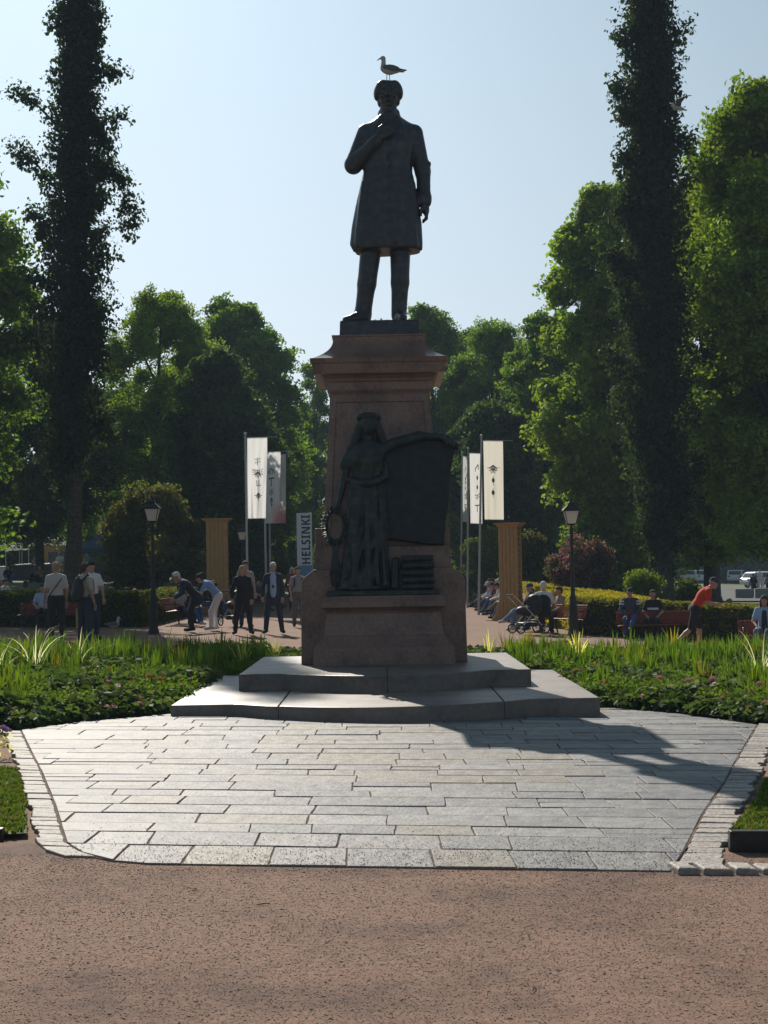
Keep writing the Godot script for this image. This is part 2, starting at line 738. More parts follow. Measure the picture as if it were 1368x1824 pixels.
func make_materials() -> void:
	var S := FastNoiseLite.TYPE_SIMPLEX_SMOOTH
	var P := FastNoiseLite.TYPE_PERLIN
	var C := FastNoiseLite.TYPE_CELLULAR
	# the slow patches that break up every large surface
	var patch := blend(512, [[noise(S, 0.012, 5, 3), 1.0]])
	M.patch = ramp_texture(512, patch, [[0.0, Color(0.62, 0.60, 0.58)], [0.5, Color(0.92, 0.92, 0.92)], [1.0, Color(1, 1, 1)]])
	var patch2 := blend(512, [[noise(S, 0.008, 6, 9), 1.0], [noise(S, 0.05, 3, 19), 0.4]])
	M.patch2 = ramp_texture(512, patch2, [[0.0, Color(0.40, 0.38, 0.40)], [0.35, Color(0.74, 0.72, 0.72)], [0.6, Color(0.98, 0.97, 0.95)], [1.0, Color(1, 1, 1)]])

	var grit := blend(1024, [[noise(C, 0.13, 1, 5), 0.5], [noise(C, 0.26, 1, 6), 0.5], [noise(S, 0.025, 5, 7), 1.0], [noise(S, 0.3, 2, 8), 0.8]])
	M.grit_height = grey_texture(1024, grit)
	var grit_tex := ramp_texture(1024, grit, [[0.0, Color(0.10, 0.055, 0.037)], [0.3, Color(0.17, 0.094, 0.064)], [0.55, Color(0.24, 0.135, 0.092)], [0.8, Color(0.31, 0.19, 0.135)], [1.0, Color(0.42, 0.31, 0.245)]])
	M.gravel = over(textured(grit_tex, 0.75, 0.95, M.grit_height, 0.6), M.patch2, 0.19)
	M.path = over(textured(grit_tex, 0.5, 0.95, M.grit_height, 0.5, true, lin(1.0, 0.95, 0.88)), M.patch, 0.11)
	M.pebble = plain(Color.WHITE, 0.85)
	M.pebble.vertex_color_use_as_albedo = true

	var slate := blend(512, [[noise(S, 0.02, 5, 11), 1.0], [noise(S, 0.12, 3, 12), 0.4]])
	M.slate_height = grey_texture(512, slate)
	var slate_tex := ramp_texture(512, slate, [[0.0, Color(0.52, 0.52, 0.53)], [0.5, Color(0.8, 0.79, 0.78)], [1.0, Color(1, 1, 1)]])
	var pits := blend(512, [[noise(S, 0.09, 2, 14), 1.0]])
	var pit_tex := ramp_texture(512, pits, [[0.0, Color(0.6, 0.57, 0.55)], [0.12, Color(0.75, 0.73, 0.71)], [0.19, Color(1, 1, 1)], [1.0, Color(1, 1, 1)]])
	M.slab = []
	for c in [Color(0.235, 0.236, 0.245), Color(0.268, 0.265, 0.267), Color(0.20, 0.206, 0.222), Color(0.262, 0.248, 0.232), Color(0.258, 0.238, 0.208), Color(0.30, 0.30, 0.302)]:
		M.slab.append(over(textured(slate_tex, 0.45, 0.62, M.slate_height, 0.7, true, c.linear_to_srgb()), pit_tex, 1.1))
		M.slab[-1].metallic_specular = 0.3
	M.sett = []
	for c in [Color(0.43, 0.38, 0.345), Color(0.37, 0.335, 0.31), Color(0.46, 0.42, 0.385)]:
		M.sett.append(over(textured(slate_tex, 1.6, 0.7, M.slate_height, 0.8, true, c.linear_to_srgb()), M.patch, 0.9))
	M.joint = over(textured(grit_tex, 1.1, 0.95, M.grit_height, 0.5, true, lin(0.62, 0.6, 0.56)), M.patch2, 0.4)
	M.moss = textured(ramp_texture(512, slate, [[0.0, Color(0.09, 0.10, 0.02)], [1.0, Color(0.24, 0.25, 0.06)]]), 3.0, 0.95)

	var speck := blend(512, [[noise(C, 0.12, 1, 21), 0.8], [noise(S, 0.25, 2, 22), 0.9], [noise(S, 0.02, 4, 23), 0.5]])
	M.speck_height = grey_texture(512, speck)
	M.granite = over(textured(ramp_texture(512, speck, [[0.0, Color(0.07, 0.045, 0.04)], [0.35, Color(0.20, 0.122, 0.098)], [0.65, Color(0.31, 0.19, 0.155)], [1.0, Color(0.46, 0.33, 0.28)]]), 1.6, 0.32, M.speck_height, 0.03), M.patch2, 0.42)
	M.step = over(textured(ramp_texture(512, speck, [[0.0, Color(0.085, 0.07, 0.062)], [0.4, Color(0.195, 0.163, 0.145)], [1.0, Color(0.31, 0.27, 0.245)]]), 1.4, 0.46, M.speck_height, 0.08), M.patch2, 0.33)

	var metal := blend(512, [[noise(S, 0.015, 5, 31), 1.0], [noise(S, 0.09, 3, 32), 0.35]])
	M.metal_height = grey_texture(512, metal)
	M.bronze = textured(ramp_texture(512, metal, [[0.0, Color(0.038, 0.042, 0.052)], [0.55, Color(0.06, 0.066, 0.08)], [0.8, Color(0.08, 0.092, 0.10)], [1.0, Color(0.12, 0.15, 0.16)]]), 0.9, 0.42, M.metal_height, 0.15)
	M.bronze.metallic = 0.35
	M.verdigris = textured(ramp_texture(512, metal, [[0.0, Color(0.022, 0.026, 0.028)], [0.5, Color(0.036, 0.046, 0.048)], [0.78, Color(0.06, 0.085, 0.088)], [1.0, Color(0.12, 0.2, 0.24)]]), 0.8, 0.55, M.metal_height, 0.25)
	M.verdigris.metallic = 0.35
	M.dark_bronze = textured(ramp_texture(512, metal, [[0.0, Color(0.018, 0.020, 0.025)], [0.7, Color(0.03, 0.034, 0.040)], [1.0, Color(0.045, 0.055, 0.062)]]), 0.7, 0.5, M.metal_height, 0.15)
	M.dark_bronze.metallic = 0.4

	M.soil = over(textured(grit_tex, 1.2, 1.0, M.grit_height, 1.5, true, lin(0.20, 0.20, 0.19)), M.patch2, 0.5)
	var lawn := blend(512, [[noise(S, 0.03, 5, 41), 1.0], [noise(S, 0.3, 2, 42), 0.6]])
	M.lawn = over(textured(ramp_texture(512, lawn, [[0.0, Color(0.03, 0.05, 0.012)], [0.5, Color(0.07, 0.115, 0.025)], [1.0, Color(0.13, 0.18, 0.04)]]), 0.6, 0.9, grey_texture(512, lawn), 2.0), M.patch, 0.1)
	M.asphalt = over(textured(ramp_texture(512, speck, [[0.0, Color(0.03, 0.03, 0.032)], [1.0, Color(0.09, 0.09, 0.09)]]), 0.8, 0.9), M.patch, 0.1)
	M.turf = leafy(Color.WHITE)
	M.bark = textured(ramp_texture(512, metal, [[0.0, Color(0.025, 0.02, 0.015)], [0.5, Color(0.07, 0.058, 0.045)], [1.0, Color(0.14, 0.12, 0.10)]]), 0.8, 0.95, M.metal_height, 3.0)
	M.leaf = leafy(Color.WHITE)
	M.iris = leafy(Color.WHITE, Color(1.0, 1.0, 0.5), 0.42)
	M.petal = leafy(Color.WHITE, Color(1, 0.9, 0.9), 0.6)

	var grain := FastNoiseLite.new()
	grain.noise_type = FastNoiseLite.TYPE_SIMPLEX_SMOOTH
	grain.frequency = 0.05
	grain.seed = 51
	var g := PackedFloat32Array()
	g.resize(512 * 512)
	for y in 512:
		for x in 512:
			g[y * 512 + x] = clampf(0.5 + 0.5 * grain.get_noise_2d(x * 2.4, y * 0.10) + 0.25 * grain.get_noise_2d(x * 9.0, y * 0.3), 0.0, 1.0)
	M.wood = textured(ramp_texture(512, g, [[0.0, Color(0.24, 0.13, 0.045)], [0.5, Color(0.42, 0.25, 0.095)], [1.0, Color(0.55, 0.35, 0.15)]]), 0.8, 0.75, grey_texture(512, g), 0.4)
	M.red_slat = textured(ramp_texture(512, g, [[0.0, Color(0.16, 0.022, 0.012)], [1.0, Color(0.30, 0.05, 0.022)]]), 1.0, 0.55)
	M.orange_slat = textured(ramp_texture(512, g, [[0.0, Color(0.24, 0.05, 0.012)], [1.0, Color(0.42, 0.10, 0.025)]]), 1.0, 0.55)
	M.iron = textured(ramp_texture(512, metal, [[0.0, Color(0.010, 0.012, 0.012)], [1.0, Color(0.028, 0.031, 0.032)]]), 1.5, 0.45)
	M.iron.metallic = 0.3
	M.pole = plain(lin(0.42, 0.45, 0.46), 0.4, 0.3)
	M.steel = plain(lin(0.6, 0.62, 0.64), 0.2, 0.9)
	M.pane = plain(lin(0.78, 0.78, 0.74), 0.55)
	M.pane.backlight_enabled = true
	M.pane.backlight = Color(1, 1, 0.97)
	M.skin = plain(lin(0.42, 0.25, 0.18), 0.6)
	M.skin.subsurf_scatter_enabled = true
	M.skin.subsurf_scatter_strength = 0.1
	M.sign_panel = plain(lin(0.66, 0.74, 0.84), 0.5)
	M.sole = plain(lin(0.55, 0.54, 0.52), 0.7)
	M.black_nylon = plain(lin(0.014, 0.014, 0.016), 0.6)
	M.pale_wall = plain(lin(0.30, 0.32, 0.34), 0.9)
	M.white_paint = plain(lin(0.78, 0.78, 0.77), 0.35)
	M.white_paint.clearcoat_enabled = true
	M.white_paint.clearcoat = 0.5
	M.glass = plain(lin(0.015, 0.018, 0.02), 0.08)
	M.rubber = plain(lin(0.02, 0.02, 0.02), 0.85)
	M.canvas = plain(lin(0.75, 0.75, 0.72), 0.85)
	M.canvas.backlight_enabled = true
	M.canvas.backlight = Color(1, 1, 1)
	M.blue_canvas = plain(lin(0.03, 0.07, 0.16), 0.8)
	M.dull_wall = over(textured(ramp_texture(512, speck, [[0.0, Color(0.09, 0.09, 0.085)], [1.0, Color(0.17, 0.165, 0.15)]]), 0.6, 0.9), M.patch, 0.2)


# ------------------------------------------------------------------ ground, gravel, paving

# a polygon of Vector2(x, distance), cut along a grid so that it follows the fall of the ground
func sheet(poly: PackedVector2Array, cell: float, up: float) -> ArrayMesh:
	var mb := MB.new()
	var lo := poly[0]
	var hi := poly[0]
	for p in poly:
		lo = lo.min(p)
		hi = hi.max(p)
	var ids := {}
	var i0 := int(floor(lo.x / cell))
	var j0 := int(floor(lo.y / cell))
	for i in range(i0, int(ceil(hi.x / cell))):
		for j in range(j0, int(ceil(hi.y / cell))):
			var sq := PackedVector2Array([Vector2(i, j) * cell, Vector2(i + 1, j) * cell, Vector2(i + 1, j + 1) * cell, Vector2(i, j + 1) * cell])
			var whole := true
			for p in sq:
				if not Geometry2D.is_point_in_polygon(p, poly):
					whole = false
			for piece in ([sq] if whole else Geometry2D.intersect_polygons(sq, poly)):
				var t := Geometry2D.triangulate_polygon(piece)
				for q in t:
					var p: Vector2 = piece[q]
					var key := Vector2i(roundi(p.x * 2000), roundi(p.y * 2000))
					if not ids.has(key):
						var e := 0.05
						var nn := Vector3(-(gy(p.x + e, p.y) - gy(p.x - e, p.y)) / (2 * e), 1, (gy(p.x, p.y + e) - gy(p.x, p.y - e)) / (2 * e)).normalized()
						ids[key] = mb.vert(Vector3(p.x, gy(p.x, p.y) + up, -p.y), nn, p)
					mb.ix.append(ids[key])
	return mb.mesh()


func oval(cx: float, cy: float, rx: float, ry: float, n := 24) -> PackedVector2Array:
	var p := PackedVector2Array()
	for i in n:
		p.append(Vector2(cx + cos(TAU * i / n) * rx, cy + sin(TAU * i / n) * ry))
	return p


const LEFT_IN := [Vector2(-1.34, 8.57), Vector2(-1.56, 8.66), Vector2(-1.76, 8.88), Vector2(-1.92, 9.21), Vector2(-2.32, 10.75), Vector2(-2.82, 12.55), Vector2(-3.33, 14.3), Vector2(-3.70, 15.6)]
const RIGHT_IN := [Vector2(1.51, 8.38), Vector2(1.67, 8.87), Vector2(2.075, 10.29), Vector2(2.586, 11.93), Vector2(3.13, 13.76), Vector2(3.87, 16.2)]


func side_x(line: Array, d: float) -> float:
	for i in line.size() - 1:
		if d <= line[i + 1].y or i == line.size() - 2:
			return lerpf(line[i].x, line[i + 1].x, (d - line[i].y) / (line[i + 1].y - line[i].y))
	return 0.0


func build_ground() -> void:
	var big := PackedVector2Array([Vector2(-24, -6), Vector2(24, -6), Vector2(24, 80), Vector2(-24, 80)])
	setting("ground", sheet(big, 1.0, -0.03), M.path)
	# the wide land beyond, out to the horizon
	var mb := MB.new()
	var far_rows := [80.0, 90.0, 100.0, 115.0, 125.0, 135.0, 145.0, 155.0, 165.0, 175.0, 240.0, 700.0]
	for q in [[-400.0, -24.0, -100.0, 46.0], [-400.0, -24.0, 46.0, 60.0], [-400.0, -24.0, 60.0, 80.0], [24.0, 400.0, -100.0, 80.0], [-24.0, 24.0, -100.0, -6.0]]:
		mb.face([on(q[0], q[2], -0.03), on(q[1], q[2], -0.03), on(q[1], q[3], -0.03), on(q[0], q[3], -0.03)], Vector3.UP)
	var xs := [-400.0, -24.0]
	for i in range(-23, 25):
		xs.append(float(i))
	xs.append(400.0)
	for i in xs.size() - 1:
		for j in far_rows.size() - 1:
			mb.face([on(xs[i], far_rows[j], -0.03), on(xs[i + 1], far_rows[j], -0.03), on(xs[i + 1], far_rows[j + 1], -0.03), on(xs[i], far_rows[j + 1], -0.03)], Vector3.UP)
	setting("terrain", mb.mesh(), M.lawn)
	setting("gravel_plaza", sheet(PackedVector2Array([Vector2(-14, -5), Vector2(14, -5), Vector2(14, 9.3), Vector2(3, 8.9), Vector2(-3, 9.3), Vector2(-14, 9.3)]), 1.0, -0.012), M.gravel)

	# loose stones on the gravel
	var mb2 := MB.new()
	for i in 3:
		pass
	mb2.ball(Vector3.ZERO, Vector3(1, 0.6, 0.8), Basis(), 6)
	var places := []
	var tints := PackedColorArray()
	for i in 60000:
		var d := rng.randf_range(5.2, 8.9)
		var x := rng.randf_range(-2.3, 2.3)
		if d > 8.45 and x > -1.45 and x < 1.55:
			continue
		var s := rng.randf_range(0.0012, 0.0032) * (1.0 if rng.randf() < 0.96 else 2.0)
		var b := Basis(Vector3.UP, rng.randf() * TAU).scaled(Vector3(s * rng.randf_range(0.8, 1.8), s, s))
		places.append(Transform3D(b, on(x, d, -0.0115)))
		var t := rng.randf_range(0.5, 1.3)
		var w := rng.randf()
		tints.append(Color(0.22 * t, 0.155 * t, 0.12 * t) if w < 0.75 else Color(0.30 * t, 0.27 * t, 0.25 * t) if w < 0.96 else Color(0.05, 0.04, 0.035))
	many("gravel", mb2.mesh(), M.pebble, places, tints, self)
	var grit := []
	var gt := PackedColorArray()
	for i in 5200:
		var d := 8.3 + absf(rng.randfn()) * 0.55
		var x := rng.randf_range(-1.9, 1.75)
		var s := rng.randf_range(0.0012, 0.0035)
		grit.append(Transform3D(Basis(Vector3.UP, rng.randf() * TAU).scaled(Vector3(s * 1.4, s, s)), on(x, d, 0.004)))
		var t := rng.randf_range(0.5, 1.2)
		gt.append(Color(0.2 * t, 0.13 * t, 0.09 * t))
	many("grit", mb2.mesh(), M.pebble, grit, gt, self)
	var dead := []
	var dt := PackedColorArray()
	for i in 46:
		var d := rng.randf_range(5.6, 8.2)
		dead.append(Transform3D(Basis.from_euler(Vector3(rng.randf_range(-0.3, 0.3), rng.randf() * TAU, rng.randf_range(-0.3, 0.3))).scaled(Vector3(rng.randf_range(0.006, 0.016), 0.002, 0.008)), on(rng.randf_range(-0.26, 0.26) * d, d, -0.008)))
		var t := rng.randf_range(0.4, 1.3)
		dt.append(Color(0.12 * t, 0.085 * t, 0.04 * t))
	many("fallen_leaves", mb2.mesh(), M.pebble, dead, dt, self)
	# a few twigs blown on to the gravel
	var tw := MB.new()
	tw.tube([Vector3(-0.035, 0, 0), Vector3(0, 0.004, 0.004), Vector3(0.035, 0, 0)], [0.0025, 0.003, 0.002], 5)
	var tm := tw.mesh()
	var spots := [[0.55, 6.05, "dark twig lying alone on the gravel right of the middle"], [-1.0, 7.9, "short twig on the gravel just before the left part of the paving"], [-0.62, 7.55, "thin twig on the gravel left of the middle"]]
	for s in spots:
		var o := part(numbered("twig"), tm, M.bark, self)
		o.position = on(s[0], s[1], -0.006)
		o.rotation.y = rng.randf() * TAU
		tag(o, s[2], "twig", "twigs on the gravel")

	# lawns
	var lawn_r := PackedVector2Array([Vector2(1.99, 9.08), Vector2(2.16, 9.7), Vector2(2.48, 10.6), Vector2(2.90, 11.9), Vector2(3.3, 12.9), Vector2(4.6, 13.2), Vector2(6.5, 12.6), Vector2(6.5, 9.06)])
	var lawn_l := PackedVector2Array([Vector2(-2.22, 9.5), Vector2(-2.53, 10.8), Vector2(-2.86, 12.0), Vector2(-3.02, 12.55), Vector2(-5, 12.9), Vector2(-6.5, 12.4), Vector2(-6.5, 9.4), Vector2(-2.5, 9.4)])
	setting("lawn", sheet(lawn_r, 1.0, 0.004), M.lawn)
	setting("lawn", sheet(lawn_l, 1.0, 0.004), M.lawn)
	var blade := tuft_mesh(12, 0.05, 0.008, 0.5)
	for l in [lawn_r, lawn_l]:
		var w := []
		var c := PackedColorArray()
		for i in 26000:
			var p := Vector2(rng.randf_range(1.9, 6.5) * signf(l[0].x), rng.randf_range(9.0, 13.2))
			if not Geometry2D.is_point_in_polygon(p, l):
				continue
			var s := rng.randf_range(0.5, 1.15)
			w.append(Transform3D(Basis(Vector3.UP, rng.randf() * TAU).scaled(Vector3(s, s * rng.randf_range(0.6, 1.0), s)), on(p.x, p.y, 0.0)))
			var t := rng.randf_range(0.7, 1.25)
			c.append(Color(0.13 * t, 0.20 * t, 0.035 * t) if rng.randf() < 0.8 else Color(0.2 * t, 0.2 * t, 0.06 * t))
		many("grass", blade, M.turf, w, c, self)
	# dark board that holds the right lawn, and the left one's
	var br := MB.new()
	br.box(Vector3(2.4, 0, 0), Vector3(4.8, 0.13, 0.06), Basis(), 0.008)
	var o := part(numbered("edging_board"), br.mesh(), M.iron, self)
	o.position = on(1.97, 9.0, 0.045)
	o.rotation.z = -0.019
	tag(o, "black edging board in front of the right lawn", "edging board")
	o = part(numbered("edging_board"), br.mesh(), M.iron, self)
	o.position = on(-7.14, 9.38, -0.01)
	o.rotation.z = -0.019
	tag(o, "dark edging board in front of the left lawn", "edging board")

	# grass lawns behind the hedges and the street on the right
	setting("lawn", sheet(PackedVector2Array([Vector2(-24, 45), Vector2(-7.4, 45), Vector2(-7.6, 80), Vector2(-24, 80)]), 1.0, 0.01), M.lawn)
	setting("lawn", sheet(PackedVector2Array([Vector2(24, 42), Vector2(6.3, 42), Vector2(7.2, 80), Vector2(24, 80)]), 1.0, 0.01), M.lawn)
	var st := MB.new()
	for q in [[8.0, 11.25], [11.25, 120.0]]:
		for r in [[96.0, 115.0], [115.0, 125.0], [125.0, 135.0], [135.0, 145.0], [145.0, 155.0], [155.0, 165.0], [165.0, 175.0], [175.0, 240.0]]:
			st.face([on(q[0], r[0], 0.06), on(q[1], r[0], 0.06), on(q[1], r[1], 0.06), on(q[0], r[1], 0.06)], Vector3.UP)
	setting("street", st.mesh(), M.asphalt)
	var pt := MB.new()
	for q in [[-5.4, 2.5], [2.5, 4.6]]:
		pt.face([on(q[0], 80, 0.0), on(q[1], 80, 0.0), on(q[1], 200, 0.0), on(q[0], 200, 0.0)], Vector3.UP)
	setting("path", pt.mesh(), M.path)


func slab_mesh(poly: PackedVector2Array, top: float, thick: float, bev: float, tilt: Vector2) -> ArrayMesh:
	var mb := MB.new()
	var c := Vector2.ZERO
	for p in poly:
		c += p
	c /= poly.size()
	var local := PackedVector2Array()
	for p in poly:
		local.append(Vector2(p.x, -p.y))
	mb.prism(local, top - thick, top, bev)
	for i in mb.v.size():
		var q := mb.v[i]
		mb.v[i] = q + Vector3(0, gy(q.x, -q.z) + (q.x - c.x) * tilt.x + (-q.z - c.y) * tilt.y, 0)
	return mb.mesh()


func rough_edge(a: Vector2, b: Vector2, amount: float) -> Array:
	var out := [a + Vector2(rng.randf_range(-1, 1), rng.randf_range(-1, 1)) * amount]
	var n := 1 if a.distance_to(b) < 0.3 else 2
	for i in n:
		out.append(a.lerp(b, (i + rng.randf_range(0.7, 1.3)) / (n + 1.0)) + Vector2(rng.randf_range(-1, 1), rng.randf_range(-1, 1)) * amount)
	return out


func build_paving() -> void:
	var outline := PackedVector2Array()
	for p in LEFT_IN:
		outline.append(p + Vector2(0.0, 0.0))
	for p in [Vector2(-3.24, 16.49), Vector2(-2.46, 17.33), Vector2(-2.3, 17.9), Vector2(2.3, 17.9), Vector2(2.6, 18.2), Vector2(3.245, 17.53)]:
		outline.append(p)
	for i in RIGHT_IN.size():
		outline.append(RIGHT_IN[RIGHT_IN.size() - 1 - i])
	var bed := PackedVector2Array()
	for p in outline:
		var q: Vector2 = p
		bed.append(q + Vector2(0.0 if absf(q.x) < 1.7 else 0.05 * signf(q.x), 0.02 if q.y > 9 else 0.0))
	setting("paving_bed", sheet(bed, 1.0, -0.006), M.joint)
	var paving := Node3D.new()
	paving.name = "paving"
	add_child(paving)
	paving.set_meta("kind", "structure")
	var rows := [8.42, 9.02]
	var d := 9.02
	while d < 18.2:
		d += rng.randf_range(0.31, 0.46)
		rows.append(d)
	for r in rows.size() - 1:
		var m0 := -0.088 * clampf(1.0 - (rows[r] - 8.4) / 5.0, -0.1, 1.0)
		var m1 := -0.088 * clampf(1.0 - (rows[r + 1] - 8.4) / 5.0, -0.1, 1.0)
		var x := -4.4 + rng.randf_range(0.0, 0.6)
		var skew := 0.0
		while x < 4.4:
			var w := rng.randf_range(0.36, 0.5) if r == 0 else rng.randf_range(0.36, 0.65) if rng.randf() < 0.6 else rng.randf_range(0.65, 1.05)
			var nx_ := x + w
			var cuts := [[0.0, 1.0]]
			if r > 0 and rng.randf() < 0.13:
				var f := rng.randf_range(0.4, 0.6)
				cuts = [[0.0, f], [f, 1.0]]
			var skew1 := rng.randf_range(-0.018, 0.018)
			for cut in cuts:
				var g := rng.randf_range(0.006, 0.011)
				var gx := rng.randf_range(0.002, 0.0045)
				var d0a := lerpf(rows[r] + m0 * x, rows[r + 1] + m1 * x, cut[0]) + g
				var d0b := lerpf(rows[r] + m0 * nx_, rows[r + 1] + m1 * nx_, cut[0]) + g
				var d1a := lerpf(rows[r] + m0 * x, rows[r + 1] + m1 * x, cut[1]) - g
				var d1b := lerpf(rows[r] + m0 * nx_, rows[r + 1] + m1 * nx_, cut[1]) - g
				var corners := [Vector2(x + gx, d0a), Vector2(nx_ - gx, d0b), Vector2(nx_ - gx + skew1, d1b), Vector2(x + gx + skew, d1a)]
				var poly := PackedVector2Array()
				for i in 4:
					for q in rough_edge(corners[i], corners[(i + 1) % 4], 0.004):
						poly.append(q)
				var best := PackedVector2Array()
				var most := 0.0
				var all_in := true
				for q in poly:
					if not Geometry2D.is_point_in_polygon(q, outline):
						all_in = false
				for piece: PackedVector2Array in ([poly] if all_in else Geometry2D.intersect_polygons(poly, outline)):
					var size := 0.0
					for i in piece.size():
						size += piece[i].cross(piece[(i + 1) % piece.size()])
					if absf(size) > most:
						most = absf(size)
						best = piece
				if best.size() < 3:
					continue
				if most < 0.004:
					continue
				var mi := rng.randi() % 3
				if rng.randf() < 0.25:
					mi = 5
				if rng.randf() < (0.55 if absf(x) < 1.3 and rows[r] > 11.5 else 0.12):
					mi = 3 + rng.randi() % 2
				part("slab", slab_mesh(best, rng.randf_range(-0.002, 0.005), 0.03, 0.006, Vector2(rng.randf_range(-0.005, 0.005), rng.randf_range(-0.008, 0.008))), M.slab[mi], paving)
			x = nx_
			skew = skew1
	# weeds and moss along some joints at the right-hand back
	var mo := MB.new()
	mo.ball(Vector3.ZERO, Vector3(1, 0.3, 0.6), Basis(), 8)
	var w := []
	for i in 90:
		var p := Vector2(rng.randf_range(2.6, 3.6), rng.randf_range(13.5, 17.5)) if i < 50 else Vector2(side_x(RIGHT_IN, 15.8) - rng.randf() * 0.15, rng.randf_range(15.3, 16.6))
		if not Geometry2D.is_point_in_polygon(p, outline):
			continue
		var row := 0.0
		for q in rows:
			if q > p.y:
				row = q
				break
		w.append(Transform3D(Basis(Vector3.UP, rng.randf()).scaled(Vector3.ONE * rng.randf_range(0.012, 0.035)), on(p.x, row, -0.004)))
	many("moss", mo.mesh(), M.moss, w, PackedColorArray(), paving)

	# borders of squared setts along both sides, and the raised row at the right-hand front
	var border := Node3D.new()
	border.name = "sett_border"
	add_child(border)
	border.set_meta("kind", "structure")
	for side: float in [-1.0, 1.0]:
		var line: Array = LEFT_IN if side < 0 else RIGHT_IN
		var z := 8.75 if side < 0 else 8.55
		var stop := 15.4 if side < 0 else 16.6
		while z < stop:
			var dz := rng.randf_range(0.10, 0.2)
			var wd := rng.randf_range(0.19, 0.25) if side > 0 else rng.randf_range(0.15, 0.19)
			var a := side_x(line, z) + side * 0.014
			var b := side_x(line, z + dz) + side * 0.014
			var g := 0.007
			var slant := -0.02 * side
			var corners := [Vector2(a, z + g), Vector2(a + side * wd, z + g + slant), Vector2(b + side * (wd + rng.randf_range(-0.015, 0.015)), z + dz - g + slant), Vector2(b, z + dz - g)]
			var poly := PackedVector2Array()
			for i in 4:
				for q in rough_edge(corners[i], corners[(i + 1) % 4], 0.006):
					poly.append(q)
			part("sett", slab_mesh(poly, rng.randf_range(-0.003, 0.005), 0.05, 0.008, Vector2(rng.randf_range(-0.015, 0.015), rng.randf_range(-0.02, 0.02))), M.sett[rng.randi() % 3], border)
			z += dz
	var x := 1.53
	while x < 4.5:
		var wd := rng.randf_range(0.13, 0.2)
		var poly := PackedVector2Array()
		var corners := [Vector2(x + 0.008, 8.31), Vector2(x + wd - 0.008, 8.305), Vector2(x + wd - 0.03, 8.47), Vector2(x - 0.014, 8.48)]
		for i in 4:
			for q in rough_edge(corners[i], corners[(i + 1) % 4], 0.008):
				poly.append(q)
		part("sett", slab_mesh(poly, rng.randf_range(0.02, 0.03), 0.07, 0.016, Vector2(rng.randf_range(-0.04, 0.04), rng.randf_range(-0.05, 0.05))), M.sett[rng.randi() % 3], border)
		x += wd


# a tuft: n leaves from one foot, each a bent strip; len_ high, w wide, spread 0..1
func tuft_mesh(n: int, len_: float, w: float, spread: float, segs := 3, seed_ := 5) -> ArrayMesh:
	var r := RandomNumberGenerator.new()
	r.seed = seed_
	var mb := MB.new()
	for i in n:
		var az := r.randf() * TAU
		var dir := Vector3(cos(az), 0, sin(az))
		var side := Vector3(-dir.z, 0, dir.x).rotated(Vector3.UP, r.randf_range(-0.9, 0.9))
		var tall := len_ * r.randf_range(0.6, 1.1)
		var lean := spread * r.randf_range(0.2, 1.0)
		var foot := dir * len_ * 0.12 * r.randf()
		var last := -1
		for s in segs + 1:
			var t := float(s) / segs
			var p := foot + dir * tall * lean * t * t + Vector3.UP * tall * (t - 0.45 * lean * t * t * t)
			var half := w * 0.5 * (1.0 - t * t * 0.92)
			var tang := (dir * (2.0 * lean * t) + Vector3.UP * (1.0 - 1.35 * lean * t * t)).normalized()
			var nn := side.cross(tang).normalized()
			var a := mb.vert(p - side * half, (nn - side * 0.3).normalized())
			mb.vert(p + side * half, (nn + side * 0.3).normalized())
			if last >= 0:
				mb.quad(last, last + 1, a + 1, a)
			last = a
	return mb.mesh()


# a spray of leaves in a ball of radius 1
func spray_mesh(n: int, leaf: float, seed_: int, flat := 0.8) -> ArrayMesh:
	var r := RandomNumberGenerator.new()
	r.seed = seed_
	var mb := MB.new()
	for i in n:
		var dir := Vector3(r.randfn(), r.randfn(), r.randfn()).normalized()
		var c := dir * pow(r.randf(), 0.5)
		c.y *= flat
		var nn := (Vector3(r.randfn(), r.randfn() + 0.9, r.randfn()) + dir * 0.6).normalized()
		var along := nn.cross(Vector3(r.randfn(), r.randfn(), r.randfn())).normalized()
		var wide := nn.cross(along)
		var s := leaf * r.randf_range(0.7, 1.3)
		var a := mb.vert(c - along * s, nn)
		var b := mb.vert(c + wide * s * 0.62 + nn * s * 0.16, (nn - wide * 0.35).normalized())
		var e := mb.vert(c + along * s, nn)
		var d := mb.vert(c - wide * s * 0.62 + nn * s * 0.16, (nn + wide * 0.35).normalized())
		mb.tri(a, b, e)
		mb.tri(a, e, d)
	return mb.mesh()


# ------------------------------------------------------------------ the monument

func step_outline(hw: float, back: float, reach: float, inner: float, outer: float) -> Array:
	# the front edge from left to right (x, forward), straight at the ends and bowed out in the middle
	var front := []
	for i in 49:
		var x := lerpf(-hw, hw, i / 48.0)
		var b := reach * (0.5 * smoothstep(outer, inner, absf(x)) + 0.5 * maxf(0.0, 1.0 - pow(x / inner, 2.0)))
		front.append(Vector2(x, b))
	return front


